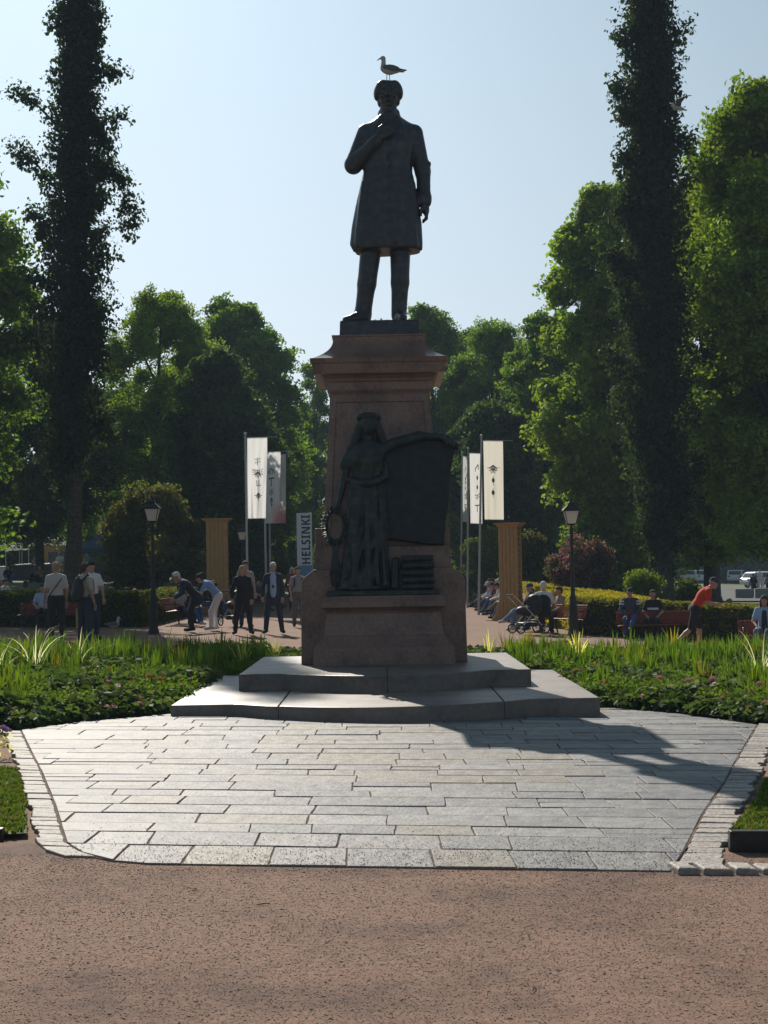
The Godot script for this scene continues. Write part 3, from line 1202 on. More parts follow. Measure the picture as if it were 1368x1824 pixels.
func build_monument_steps() -> void:
	var steps := thing("monument_steps", "two pale granite steps with bowed fronts under the monument", "steps", Vector3(MX + 0.005, 0, 0))
	var specs := [
		[2.38, 17.12, 21.95, 0.70, 1.15, 1.72, -0.12, 0.163, [-2.38, -1.16, 1.3, 2.38]],
		[1.80, 19.0, 22.8, 0.68, 0.88, 1.34, 0.163, 0.367, [-1.80, 0.03, 1.80]],
	]
	for s in specs:
		var front := step_outline(s[0], s[2], s[3], s[4], s[5])
		var cuts: Array = s[8]
		for c in cuts.size() - 1:
			var a: float = cuts[c] + (0.003 if c > 0 else 0.0)
			var b: float = cuts[c + 1] - (0.003 if c < cuts.size() - 2 else 0.0)
			var poly := PackedVector2Array()
			var edge := func(x: float) -> float:
				var t: float = (x + s[0]) / (2.0 * s[0]) * 48.0
				var i := clampi(int(t), 0, 47)
				return -s[1] + lerpf(front[i].y, front[i + 1].y, t - i)
			poly.append(Vector2(a, -s[2]))
			poly.append(Vector2(a, edge.call(a)))
			for p in front:
				if p.x > a + 0.02 and p.x < b - 0.02:
					poly.append(Vector2(p.x, -s[1] + p.y))
			poly.append(Vector2(b, edge.call(b)))
			poly.append(Vector2(b, -s[2]))
			var mb := MB.new()
			mb.prism(poly, s[6], s[7], 0.012)
			part("lower_step" if s[7] < 0.2 else "upper_step", mb.mesh(), M.step, steps)
	build_step_foot(steps)


func build_step_foot(steps: Node3D) -> void:
	# what carries the upper step behind the lower one's back edge
	var mb := MB.new()
	mb.rect_loft([[-0.12, 1.77, 0.40, 0, -22.36], [0.16, 1.77, 0.40, 0, -22.36]])
	part("foundation", mb.mesh(), M.step, steps)


func build_pedestal() -> void:
	var o := thing("pedestal", "tall red-brown granite pedestal with spreading cornice", "pedestal", Vector3(MX, 0, MZ))
	# wings of the base, with sloped shoulders
	var side := PackedVector2Array([Vector2(-1.115, 0.362), Vector2(1.115, 0.362), Vector2(1.10, 1.47), Vector2(1.07, 1.53), Vector2(0.93, 1.64), Vector2(-0.93, 1.64), Vector2(-1.07, 1.53), Vector2(-1.10, 1.47)])
	var mb := MB.new()
	# an upright profile pushed front to back: x stays, the outline's second axis becomes height
	mb.prism(side, -1.0, 0.97, 0.015, Transform3D(Basis(Vector3(1, 0, 0), Vector3(0, 0, 1), Vector3(0, 1, 0)), Vector3.ZERO), true)
	part("base_block", mb.mesh(), M.granite, o)
	mb = MB.new()
	mb.rect_loft([[1.64, 0.925, 0.86, 0, 0], [1.93, 0.915, 0.85, 0, 0], [1.955, 0.875, 0.83, 0, 0]])
	part("shaft_foot", mb.mesh(), M.granite, o)
	# corner blocks with a little ball beside the shaft, left and right
	for s in [-1.0, 1.0]:
		mb = MB.new()
		mb.box(Vector3(s * 0.865, 2.05, 0.62), Vector3(0.1, 0.30, 0.2), Basis(), 0.01)
		part("corner_block", mb.mesh(), M.granite, o)
	mb = MB.new()
	mb.rect_loft([[1.955, 0.805, 0.78, 0, 0], [4.045, 0.68, 0.68, 0, 0]])
	part("shaft", mb.mesh(), M.granite, o)
	# raised frame round the shaft's front panel
	var lean := atan2(0.10, 2.09)
	var fb := Basis(Vector3.RIGHT, -lean)
	for s in [-1.0, 1.0]:
		mb = MB.new()
		mb.box(Vector3.ZERO, Vector3(0.075, 2.05, 0.036), Basis(), 0.006)
		var p := part("panel_frame", mb.mesh(), M.granite, o)
		p.position = Vector3(s * 0.685, 2.995, 0.735)
		p.basis = fb * Basis(Vector3.BACK, s * 0.0585)
	mb = MB.new()
	mb.box(Vector3.ZERO, Vector3(1.29, 0.10, 0.036), Basis(), 0.006)
	var q := part("panel_frame", mb.mesh(), M.granite, o)
	q.position = Vector3(0, 3.965, 0.688)
	q.basis = fb
	mb = MB.new()
	mb.rect_loft([[4.045, 0.70, 0.70, 0, 0], [4.07, 0.715, 0.715, 0, 0], [4.085, 0.70, 0.70, 0, 0], [4.19, 0.70, 0.70, 0, 0], [4.205, 0.725, 0.725, 0, 0], [4.235, 0.735, 0.735, 0, 0], [4.265, 0.765, 0.765, 0, 0], [4.285, 0.80, 0.80, 0, 0], [4.29, 0.885, 0.885, 0, 0], [4.31, 0.893, 0.893, 0, 0], [4.43, 0.905, 0.905, 0, 0], [4.435, 0.925, 0.925, 0, 0], [4.485, 0.94, 0.94, 0, 0], [4.50, 0.935, 0.935, 0, 0]])
	part("cornice", mb.mesh(), M.granite, o)
	var l := []
	for i in 13:
		var t := i / 12.0
		l.append([4.50 + 0.33 * t, 0.625 + 0.29 * pow(1.0 - t, 2.6), 0.625 + 0.29 * pow(1.0 - t, 2.6), 0, 0])
	l.append([4.832, 0.645, 0.645, 0, 0])
	l.append([4.852, 0.645, 0.645, 0, 0])
	mb = MB.new()
	mb.rect_loft(l)
	part("cap", mb.mesh(), M.granite, o)
	# the projecting front, on which the bronze woman stands
	mb = MB.new()
	mb.rect_loft([[0.368, 0.935, 0.40, 0, 1.0], [0.60, 0.93, 0.395, 0, 1.0], [0.63, 0.90, 0.375, 0, 1.0], [0.715, 0.815, 0.325, 0, 1.0], [0.735, 0.815, 0.325, 0, 1.0], [0.765, 0.79, 0.31, 0, 1.0], [1.045, 0.755, 0.275, 0, 1.0], [1.05, 0.745, 0.265, 0, 1.0], [1.075, 0.75, 0.27, 0, 1.0], [1.11, 0.78, 0.31, 0, 1.0], [1.128, 0.815, 0.355, 0, 1.0], [1.135, 0.82, 0.36, 0, 1.0], [1.20, 0.82, 0.36, 0, 1.0], [1.215, 0.81, 0.35, 0, 1.0], [1.28, 0.775, 0.315, 0, 1.0]])
	part("front_plinth", mb.mesh(), M.granite, o)


func build_poet() -> void:
	var o := thing("poet_statue", "dark bronze statue of a standing man in a frock coat, hand on chest", "statue", Vector3(0, 5.14, MZ + 0.05))
	var mb := MB.new()
	mb.rect_loft([[-0.285, 0.55, 0.545, MX + 0.012, 0], [-0.10, 0.542, 0.538, MX + 0.012, 0], [-0.08, 0.53, 0.526, MX + 0.012, 0]])
	part("bronze_plinth", mb.mesh(), M.bronze, o)
	mb = MB.new()
	var f := Field.new(Vector3(-0.68, -0.13, -0.52), Vector3(0.88, 3.2, 0.62), 0.021, 0.014)
	# trousers
	f.cap(Vector3(-0.10, 1.15, -0.02), Vector3(-0.185, 0.52, 0.02), 0.155, 0.132)
	f.cap(Vector3(-0.185, 0.52, 0.02), Vector3(-0.255, 0.05, -0.03), 0.126, 0.115)
	f.cap(Vector3(0.30, 1.15, 0.0), Vector3(0.284, 0.52, 0.07), 0.15, 0.128)
	f.cap(Vector3(0.284, 0.52, 0.07), Vector3(0.26, 0.06, 0.03), 0.122, 0.108)
	f.cap(Vector3(-0.25, 0.09, -0.02), Vector3(-0.27, 0.04, 0.03), 0.12, 0.112)
	# shoes
	f.cap(Vector3(-0.23, -0.01, -0.08), Vector3(-0.37, 0.015, 0.10), 0.075, 0.078)
	f.cap(Vector3(-0.37, 0.01, 0.10), Vector3(-0.49, -0.02, 0.24), 0.07, 0.045)
	f.cap(Vector3(0.26, -0.01, -0.06), Vector3(0.29, 0.01, 0.16), 0.075, 0.08)
	f.cap(Vector3(0.29, 0.005, 0.16), Vector3(0.31, -0.025, 0.34), 0.072, 0.05)
	# frock coat
	var coat := [[0.97, 0.125, 0.0, 0.475, 0.35], [1.08, 0.10, 0.0, 0.505, 0.36], [1.35, 0.115, 0.0, 0.485, 0.34], [1.65, 0.128, 0.0, 0.44, 0.315], [1.92, 0.137, 0.01, 0.388, 0.28], [2.10, 0.138, 0.02, 0.345, 0.255], [2.25, 0.145, 0.02, 0.34, 0.255], [2.48, 0.15, 0.02, 0.385, 0.27], [2.66, 0.158, 0.0, 0.415, 0.25], [2.76, 0.163, -0.02, 0.385, 0.20], [2.83, 0.17, -0.03, 0.27, 0.165], [2.90, 0.172, -0.03, 0.165, 0.14]]
	f.stack(coat, 9.0, 0.012, 0.0, 1.0, 2.3)
	# where the coat's front edges meet, lapels, and the long skirt's opening
	f.cap(Vector3(0.20, 2.2, 0.275), Vector3(0.22, 1.05, 0.355), 0.018, 0.024)
	f.cap(Vector3(0.08, 2.86, 0.10), Vector3(0.20, 2.25, 0.285), 0.035, 0.018)
	f.cap(Vector3(0.27, 2.86, 0.10), Vector3(0.21, 2.25, 0.285), 0.035, 0.018)
	f.cap(Vector3(0.06, 2.88, 0.07), Vector3(-0.04, 2.62, 0.235), 0.03, 0.02)
	f.cap(Vector3(0.29, 2.88, 0.07), Vector3(0.38, 2.62, 0.235), 0.03, 0.02)
	for q in [[-0.12, -0.22, 0.020], [0.02, -0.02, 0.014], [0.33, 0.42, 0.020], [0.43, 0.52, 0.016], [-0.22, -0.32, 0.018]]:
		f.cap(Vector3(q[0], 1.95, 0.25 - absf(q[0] - 0.13) * 0.25), Vector3(q[1], 1.02, 0.345 - absf(q[1] - 0.13) * 0.30), q[2] * 0.5, q[2] * 1.6)
	for i in 4:
		f.ell(Vector3(0.155, 1.75 + i * 0.16, 0.30 - i * 0.004), Vector3.ONE * 0.022)
	# collar and neck
	f.cap(Vector3(0.055, 2.86, -0.03), Vector3(0.06, 2.97, -0.03), 0.055, 0.045)
	f.cap(Vector3(0.285, 2.86, -0.03), Vector3(0.28, 2.97, -0.03), 0.055, 0.045)
	f.cap(Vector3(0.17, 2.85, -0.09), Vector3(0.17, 2.98, -0.09), 0.10, 0.09)
	f.cap(Vector3(0.17, 2.80, -0.01), Vector3(0.165, 3.05, 0.02), 0.12, 0.115)
	f.ell(Vector3(0.165, 2.90, 0.12), Vector3(0.085, 0.04, 0.04))
	# the bent arm
	f.cap(Vector3(-0.155, 2.68, 0.0), Vector3(-0.335, 2.24, 0.05), 0.128, 0.118)
	f.cap(Vector3(-0.345, 2.20, 0.06), Vector3(-0.03, 2.46, 0.30), 0.128, 0.076)
	f.cap(Vector3(-0.05, 2.44, 0.285), Vector3(-0.01, 2.475, 0.31), 0.086, 0.083)
	f.cap(Vector3(-0.36, 2.34, 0.10), Vector3(-0.22, 2.30, 0.16), 0.035, 0.02)
	f.cap(Vector3(-0.30, 2.42, 0.10), Vector3(-0.19, 2.42, 0.12), 0.03, 0.02)
	# the hanging arm
	f.cap(Vector3(0.525, 2.66, 0.0), Vector3(0.635, 2.12, -0.03), 0.125, 0.108)
	f.cap(Vector3(0.64, 2.12, -0.03), Vector3(0.655, 1.70, 0.05), 0.106, 0.082)
	f.cap(Vector3(0.655, 1.72, 0.045), Vector3(0.655, 1.66, 0.055), 0.098, 0.092)
	f.cap(Vector3(0.73, 2.22, 0.0), Vector3(0.60, 2.10, 0.06), 0.03, 0.018)
	f.into(mb)
	# hands on a finer grid
	var hl := Field.new(Vector3(0.50, 1.30, -0.08), Vector3(0.80, 1.74, 0.22), 0.009, 0.007)
	hl.cap(Vector3(0.655, 1.68, 0.055), Vector3(0.66, 1.54, 0.07), 0.058, 0.056)
	hl.ell(Vector3(0.668, 1.54, 0.07), Vector3(0.04, 0.085, 0.07))
	for i in 4:
		var z := 0.018 + i * 0.034
		var len_: float = [0.10, 0.12, 0.125, 0.11][i]
		hl.cap(Vector3(0.678, 1.49, z), Vector3(0.672, 1.49 - len_ * 0.55, z + 0.006), 0.021, 0.019)
		hl.cap(Vector3(0.672, 1.49 - len_ * 0.55, z + 0.006), Vector3(0.625, 1.49 - len_, z + 0.012), 0.019, 0.015)
	hl.cap(Vector3(0.64, 1.60, 0.12), Vector3(0.60, 1.53, 0.15), 0.026, 0.022)
	hl.cap(Vector3(0.60, 1.53, 0.15), Vector3(0.595, 1.45, 0.14), 0.021, 0.016)
	hl.into(mb)
	var hr := Field.new(Vector3(-0.14, 2.42, 0.16), Vector3(0.30, 2.86, 0.46), 0.009, 0.007)
	hr.cap(Vector3(-0.03, 2.52, 0.30), Vector3(0.05, 2.60, 0.335), 0.06, 0.055)
	hr.ell(Vector3(0.065, 2.62, 0.335), Vector3(0.085, 0.062, 0.04), Basis(Vector3.BACK, 0.75))
	for i in 4:
		var s := Vector3(0.075 + i * 0.020, 2.69 - i * 0.030, 0.345)
		var e := s + Vector3(0.065, 0.035, 0.01)
		hr.cap(s, e, 0.021, 0.019)
		hr.cap(e, e + (Vector3(0.055, 0.022, -0.03) if i > 0 else Vector3(0.05, 0.028, -0.01)), 0.018, 0.014)
	hr.cap(Vector3(0.02, 2.64, 0.34), Vector3(0.045, 2.72, 0.35), 0.026, 0.021)
	hr.cap(Vector3(0.045, 2.72, 0.35), Vector3(0.085, 2.765, 0.34), 0.02, 0.015)
	hr.into(mb, Transform3D(Basis(), Vector3(-0.01, -0.075, 0)))
	# head on a finer grid, with hair swept out at the sides
	var h := Field.new(Vector3(-0.10, 2.92, -0.30), Vector3(0.44, 3.50, 0.32), 0.0105, 0.009)
	h.cap(Vector3(0.168, 2.90, -0.01), Vector3(0.168, 3.1, 0.0), 0.112, 0.112)
	h.ell(Vector3(0.170, 3.235, 0.0), Vector3(0.150, 0.185, 0.185))
	h.ell(Vector3(0.165, 3.12, 0.045), Vector3(0.118, 0.105, 0.125))
	h.ell(Vector3(0.165, 3.045, 0.10), Vector3(0.06, 0.045, 0.055))
	h.ell(Vector3(0.163, 3.265, 0.165), Vector3(0.11, 0.024, 0.03))
	h.cap(Vector3(0.162, 3.255, 0.175), Vector3(0.160, 3.165, 0.222), 0.017, 0.027)
	h.ell(Vector3(0.135, 3.16, 0.195), Vector3(0.02, 0.016, 0.02))
	h.ell(Vector3(0.19, 3.16, 0.195), Vector3(0.02, 0.016, 0.02))
	for s in [-1.0, 1.0]:
		h.ell(Vector3(0.163 + s * 0.058, 3.232, 0.172), Vector3(0.032, 0.020, 0.022), Basis(), true)
		h.ell(Vector3(0.163 + s * 0.058, 3.228, 0.150), Vector3.ONE * 0.021)
		h.ell(Vector3(0.163 + s * 0.08, 3.165, 0.135), Vector3(0.045, 0.038, 0.04))
		h.ell(Vector3(0.168 + s * 0.155, 3.205, 0.0), Vector3(0.02, 0.045, 0.032))
	h.ell(Vector3(0.162, 3.112, 0.175), Vector3(0.048, 0.011, 0.02))
	h.ell(Vector3(0.162, 3.088, 0.170), Vector3(0.040, 0.012, 0.02))
	# hair
	h.ell(Vector3(0.17, 3.295, -0.055), Vector3(0.175, 0.125, 0.165))
	h.ell(Vector3(0.018, 3.255, -0.01), Vector3(0.058, 0.115, 0.12), Basis(Vector3.BACK, -0.12))
	h.ell(Vector3(0.318, 3.265, -0.01), Vector3(0.060, 0.115, 0.12), Basis(Vector3.BACK, 0.12))
	h.ell(Vector3(0.045, 3.125, -0.02), Vector3(0.035, 0.075, 0.08))
	h.ell(Vector3(0.300, 3.135, -0.02), Vector3(0.032, 0.07, 0.08))
	h.ell(Vector3(0.085, 3.345, 0.06), Vector3(0.085, 0.065, 0.09), Basis(Vector3.BACK, 0.3))
	h.ell(Vector3(0.265, 3.345, 0.05), Vector3(0.075, 0.06, 0.09), Basis(Vector3.BACK, -0.4))
	h.ell(Vector3(0.17, 3.17, -0.12), Vector3(0.15, 0.15, 0.10))
	for i in 9:
		var w := -0.9 + i * 0.225
		h.cap(Vector3(0.17 + sin(w) * 0.185, 3.20 + cos(w) * 0.17, 0.05), Vector3(0.17 + sin(w) * 0.215, 3.14 + cos(w) * 0.15, -0.08), 0.016, 0.02)
	h.into(mb)
	part("figure", mb.mesh(), M.bronze, o)


func build_allegory() -> void:
	# the bronze woman with a wreath, leaning her arm on the tablet
	var o := thing("woman_statue", "greenish bronze statue of a draped woman standing against the pedestal", "statue", Vector3(0, 0, MZ))
	var mb := MB.new()
	mb.box(Vector3(MX, 1.315, 1.0), Vector3(1.50, 0.066, 0.56), Basis(), 0.012)
	part("bronze_base", mb.mesh(), M.verdigris, o)
	mb = MB.new()
	var f := Field.new(Vector3(-0.86, 1.32, 0.72), Vector3(0.30, 3.42, 1.42), 0.0165, 0.010)
	var c := 1.03
	# skirt, in deep folds
	f.stack([[1.36, -0.30, c, 0.345, 0.21], [1.48, -0.29, c, 0.325, 0.20], [1.75, -0.27, c, 0.295, 0.185], [2.1, -0.25, c, 0.27, 0.17], [2.45, -0.245, c, 0.255, 0.165], [2.68, -0.23, c, 0.235, 0.16], [2.80, -0.225, c, 0.205, 0.15]], 12.0, 0.042, 0.014, 0.4)
	f.ell(Vector3(-0.37, 2.52, 1.12), Vector3(0.13, 0.26, 0.12))
	f.cap(Vector3(-0.37, 2.5, 1.12), Vector3(-0.42, 2.0, 1.16), 0.10, 0.075)
	f.cap(Vector3(-0.42, 2.0, 1.16), Vector3(-0.37, 1.5, 1.20), 0.07, 0.05)
	for q in [[-0.12, 2.62, -0.10, 1.45], [-0.05, 2.66, 0.0, 1.42], [-0.20, 2.6, -0.24, 1.45], [-0.30, 2.2, -0.44, 1.45], [-0.03, 2.3, -0.16, 1.6], [-0.02, 2.4, -0.34, 1.42], [0.0, 2.15, -0.20, 1.40], [-0.10, 2.55, -0.42, 1.55]]:
		f.cap(Vector3(q[0], q[1], 1.16), Vector3(q[2], q[3], 1.235), 0.018, 0.03)
	# train of cloth on the floor, and the feet
	f.ell(Vector3(-0.33, 1.385, 1.16), Vector3(0.30, 0.05, 0.12))
	f.cap(Vector3(-0.44, 1.38, 1.2), Vector3(-0.41, 1.375, 1.30), 0.042, 0.035)
	f.ell(Vector3(-0.47, 1.44, 1.19), Vector3(0.10, 0.08, 0.08))
	# bodice
	f.stack([[2.74, -0.22, c, 0.205, 0.145], [2.92, -0.21, c, 0.195, 0.14], [3.05, -0.21, c + 0.01, 0.225, 0.155], [3.2, -0.21, c, 0.24, 0.14], [3.30, -0.21, c - 0.01, 0.19, 0.11], [3.36, -0.20, c - 0.01, 0.09, 0.085]], 9.0, 0.010, 0.004)
	f.ell(Vector3(-0.30, 3.10, 1.13), Vector3(0.09, 0.085, 0.075))
	f.ell(Vector3(-0.12, 3.10, 1.13), Vector3(0.09, 0.085, 0.075))
	f.cap(Vector3(-0.41, 3.0, 1.06), Vector3(0.03, 2.96, 1.08), 0.022, 0.022)
	# the rolled sash: two bands that meet at her left hip
	var last := Vector3(-0.44, 2.83, 1.08)
	for i in range(1, 9):
		var t := i / 8.0
		var p := Vector3(lerpf(-0.44, 0.03, t), 2.83 - 0.07 * sin(t * PI) + 0.04 * t, 1.08 + 0.11 * sin(t * PI))
		f.cap(last, p, 0.045, 0.045)
		last = p
	last = Vector3(0.03, 2.87, 1.08)
	for i in range(1, 6):
		var t := i / 5.0
		var p := Vector3(0.02 + 0.015 * sin(t * PI * 0.8), 2.86 + 0.20 * t, 1.09)
		f.cap(last, p, 0.034 - 0.012 * t, 0.026 - 0.014 * t)
		last = p
	# the arm that hangs, with its short sleeve
	f.cap(Vector3(-0.42, 3.22, 1.0), Vector3(-0.50, 3.05, 1.02), 0.085, 0.09)
	f.cap(Vector3(-0.47, 3.1, 1.02), Vector3(-0.53, 2.84, 1.02), 0.06, 0.052)
	f.cap(Vector3(-0.53, 2.84, 1.02), Vector3(-0.60, 2.52, 1.10), 0.052, 0.036)
	# the arm laid along the tablet's upper edge, its sleeve hanging
	f.cap(Vector3(-0.02, 3.24, 1.0), Vector3(0.20, 3.33, 1.04), 0.08, 0.075)
	f.into(mb)
	var arm := Field.new(Vector3(0.10, 3.16, 0.88), Vector3(1.10, 3.58, 1.24), 0.014, 0.010)
	arm.cap(Vector3(0.14, 3.31, 1.04), Vector3(0.48, 3.41, 1.06), 0.075, 0.062)
	arm.cap(Vector3(0.48, 3.41, 1.06), Vector3(0.80, 3.395, 1.10), 0.056, 0.040)
	arm.ell(Vector3(0.36, 3.36, 1.08), Vector3(0.20, 0.06, 0.06), Basis(Vector3.BACK, 0.25))
	arm.ell(Vector3(0.845, 3.37, 1.115), Vector3(0.06, 0.045, 0.024), Basis(Vector3.BACK, -0.5))
	for i in 4:
		var s := Vector3(0.875, 3.378 - i * 0.022, 1.12)
		arm.cap(s, s + Vector3(0.05, -0.025 - i * 0.006, 0.012), 0.014, 0.012)
		arm.cap(s + Vector3(0.05, -0.025 - i * 0.006, 0.012), s + Vector3(0.082, -0.062 - i * 0.008, 0.006), 0.012, 0.009)
	arm.cap(Vector3(0.82, 3.34, 1.12), Vector3(0.85, 3.28, 1.14), 0.015, 0.011)
	arm.into(mb)
	var h := Field.new(Vector3(-0.52, 2.98, 0.78), Vector3(0.12, 3.82, 1.30), 0.0115, 0.009)
	h.cap(Vector3(-0.2, 3.26, 1.0), Vector3(-0.19, 3.45, 1.02), 0.062, 0.058)
	h.ell(Vector3(-0.182, 3.575, 1.045), Vector3(0.102, 0.135, 0.12))
	h.ell(Vector3(-0.185, 3.485, 1.09), Vector3(0.055, 0.045, 0.05))
	h.cap(Vector3(-0.183, 3.585, 1.155), Vector3(-0.183, 3.535, 1.185), 0.012, 0.017)
	h.ell(Vector3(-0.183, 3.613, 1.145), Vector3(0.07, 0.016, 0.022))
	for s in [-1.0, 1.0]:
		h.ell(Vector3(-0.183 + s * 0.038, 3.59, 1.155), Vector3(0.022, 0.013, 0.016), Basis(), true)
	h.ell(Vector3(-0.184, 3.503, 1.155), Vector3(0.028, 0.010, 0.014))
	# hair, parted, falling to both shoulders; a garland on top
	h.ell(Vector3(-0.182, 3.64, 1.0), Vector3(0.125, 0.10, 0.13))
	h.cap(Vector3(-0.29, 3.60, 1.0), Vector3(-0.37, 3.38, 0.99), 0.05, 0.065)
	h.cap(Vector3(-0.37, 3.38, 0.99), Vector3(-0.43, 3.18, 1.0), 0.06, 0.045)
	h.cap(Vector3(-0.075, 3.60, 1.0), Vector3(-0.02, 3.42, 0.99), 0.05, 0.06)
	h.cap(Vector3(-0.02, 3.42, 0.99), Vector3(0.03, 3.30, 1.0), 0.055, 0.04)
	h.ell(Vector3(-0.2, 3.45, 0.93), Vector3(0.17, 0.2, 0.08))
	for i in 11:
		var w := PI * (0.06 + 0.88 * i / 10.0)
		h.ell(Vector3(-0.182 + cos(w) * 0.135, 3.655 + sin(w) * 0.045, 1.02 + sin(w) * 0.115), Vector3(0.034, 0.028, 0.028), Basis(Vector3.BACK, w))
	h.into(mb)
	# the hand that holds the wreath
	var hd := Field.new(Vector3(-0.74, 2.34, 0.98), Vector3(-0.50, 2.62, 1.26), 0.009, 0.006)
	hd.cap(Vector3(-0.595, 2.56, 1.09), Vector3(-0.615, 2.48, 1.115), 0.034, 0.036)
	for i in 4:
		var s := Vector3(-0.655 + i * 0.022, 2.45 - 0.004 * i, 1.13)
		hd.cap(s, s + Vector3(-0.006, -0.035, 0.022), 0.0125, 0.012)
		hd.cap(s + Vector3(-0.006, -0.035, 0.022), s + Vector3(-0.004, -0.07, 0.0), 0.0115, 0.009)
	hd.cap(Vector3(-0.59, 2.49, 1.13), Vector3(-0.575, 2.435, 1.15), 0.014, 0.011)
	hd.into(mb)
	part("figure", mb.mesh(), M.verdigris, o)

	# the wreath of leaves hanging from her hand
	var wr := thing("bronze_wreath", "bronze leaf wreath hanging from the bronze woman's lowered hand", "wreath", Vector3(-0.655, 2.42, MZ + 1.12))
	var r := RandomNumberGenerator.new()
	r.seed = 77
	var ring := MB.new()
	var pts := []
	var radii := []
	for i in 21:
		var w := TAU * i / 20.0
		pts.append(Vector3(sin(w) * 0.115, -0.20 + cos(w) * 0.20, 0.02 * sin(w * 2)))
		radii.append(0.022)
	ring.tube(pts, radii, 7, false)
	part("hoop", ring.mesh(), M.verdigris, wr)
	var lf := MB.new()
	for i in 64:
		var w := TAU * i / 64.0 + r.randf() * 0.1
		var p := Vector3(sin(w) * 0.115, -0.20 + cos(w) * 0.20, 0.02)
		var out := Vector3(sin(w), cos(w), 0).rotated(Vector3.BACK, r.randf_range(-0.9, 0.9)) + Vector3(0, 0, r.randf_range(-0.2, 0.9))
		var b := Basis.looking_at(out.normalized(), Vector3(0.1, 0.9, 0.2))
		lf.ball(p + out.normalized() * 0.04, Vector3(0.020, 0.006, 0.05), b, 6)
	part("leaves", lf.mesh(), M.verdigris, wr).set_meta("kind", "stuff")
	var tl := MB.new()
	for i in 5:
		var x := -0.03 + i * 0.02
		tl.tube([Vector3(x, -0.40, 0.01), Vector3(x - 0.01 * i, -0.62, 0.03), Vector3(x - 0.04 + 0.02 * i, -0.85, 0.0), Vector3(x - 0.02, -1.02, 0.0)], [0.018, 0.024, 0.02, 0.008], 6)
	part("ribbon", tl.mesh(), M.verdigris, wr)

	# the tablet: a hide of bronze stretched behind her, its upper edge rolled over
	var tb := thing("bronze_tablet", "large dark bronze tablet beside the bronze woman, under her arm", "tablet", Vector3(0, 0, MZ + 0.90))
	var outline := PackedVector2Array()
	var raw := [Vector2(-0.12, 3.26), Vector2(0.10, 3.30), Vector2(0.28, 3.34), Vector2(0.54, 3.38), Vector2(0.74, 3.375), Vector2(0.90, 3.335), Vector2(0.985, 3.29), Vector2(0.975, 3.22), Vector2(0.935, 3.10), Vector2(0.91, 2.90), Vector2(0.875, 2.63), Vector2(0.855, 2.40), Vector2(0.82, 2.15), Vector2(0.80, 1.935), Vector2(0.55, 1.955), Vector2(0.30, 1.985), Vector2(0.08, 2.02), Vector2(-0.12, 2.03)]
	for i in raw.size():
		var a: Vector2 = raw[i]
		var b: Vector2 = raw[(i + 1) % raw.size()]
		for t in 3:
			outline.append(a.lerp(b, t / 3.0) + Vector2(r.randf_range(-1, 1), r.randf_range(-1, 1)) * (0.006 if a.x > 0 else 0.0))
	mb = MB.new()
	mb.prism(outline, 0.0, 0.085, 0.02, Transform3D(Basis(Vector3(1, 0, 0), Vector3(0, 0.03, 1).normalized(), Vector3(0, 1, 0)), Vector3.ZERO), true)
	part("plate", mb.mesh(), M.dark_bronze, tb)
	mb = MB.new()
	mb.tube([Vector3(-0.05, 3.28, 0.06), Vector3(0.28, 3.345, 0.09), Vector3(0.54, 3.39, 0.09), Vector3(0.76, 3.385, 0.09), Vector3(0.90, 3.345, 0.085), Vector3(0.985, 3.29, 0.07), Vector3(1.0, 3.22, 0.06)], [0.03, 0.04, 0.042, 0.045, 0.042, 0.034, 0.015], 10)
	part("rolled_edge", mb.mesh(), M.dark_bronze, tb)

	# books
	var names := ["topmost thick bronze book of the pile beside the bronze woman", "second bronze book from the top of the pile", "middle bronze book of the pile, below the second", "fourth bronze book from the top of the pile", "lowest bronze book of the pile, lying on the bronze base"]
	var tops := [1.815, 1.72, 1.625, 1.53, 1.44]
	for i in 5:
		var t := 0.078
		var bk := thing("bronze_book", names[i], "book", Vector3(0.43 + [0.0, 0.012, -0.006, 0.012, 0.006][i], tops[i] - 0.088, MZ + 1.13), [0.0, 0.03, -0.02, 0.025, 0.0][i], "bronze books beside the bronze woman")
		var w := [0.43, 0.425, 0.44, 0.42, 0.42][i] as float
		var s := MB.new()
		s.box(Vector3(0, t * 0.5, -0.03), Vector3(w - 0.02, t * 0.72, 0.24), Basis(), 0.003)
		part("pages", s.mesh(), M.verdigris, bk)
		# rounded spine and boards
		s = MB.new()
		var rings := []
		for e in [-0.5, 0.5]:
			var q := PackedVector3Array()
			for k in 9:
				var a := -PI / 2 + PI * k / 8.0
				q.append(Vector3(e * w, t * 0.5 + sin(a) * t * 0.5, 0.10 + cos(a) * 0.034))
			q.append(Vector3(e * w, t, -0.16))
			q.append(Vector3(e * w, 0.0, -0.16))
			rings.append(q)
		s.loft(rings)
		part("cover", s.mesh(), M.verdigris, bk)
		for e in [-0.38, -0.13, 0.13, 0.38]:
			s = MB.new()
			s.ball(Vector3(e * w, t * 0.5, 0.115), Vector3(0.008, t * 0.47, 0.026), Basis(), 8)
			part("spine_band", s.mesh(), M.verdigris, bk)
	var bk2 := thing("bronze_book", "upright bronze book leaning beside the pile of bronze books", "book", Vector3(0.135, 1.35, MZ + 1.10), 0.0, "bronze books beside the bronze woman")
	var s2 := MB.new()
	s2.box(Vector3(0, 0.22, 0), Vector3(0.10, 0.43, 0.26), Basis(Vector3.BACK, -0.05), 0.02)
	part("cover", s2.mesh(), M.dark_bronze, bk2)
	for y in [0.06, 0.16, 0.27, 0.37]:
		s2 = MB.new()
		s2.box(Vector3(0.002 - 0.05 * (0.22 - y) * -1.0, y, 0.13), Vector3(0.09, 0.016, 0.014), Basis(Vector3.BACK, -0.05), 0.004)
		part("spine_band", s2.mesh(), M.verdigris, bk2)


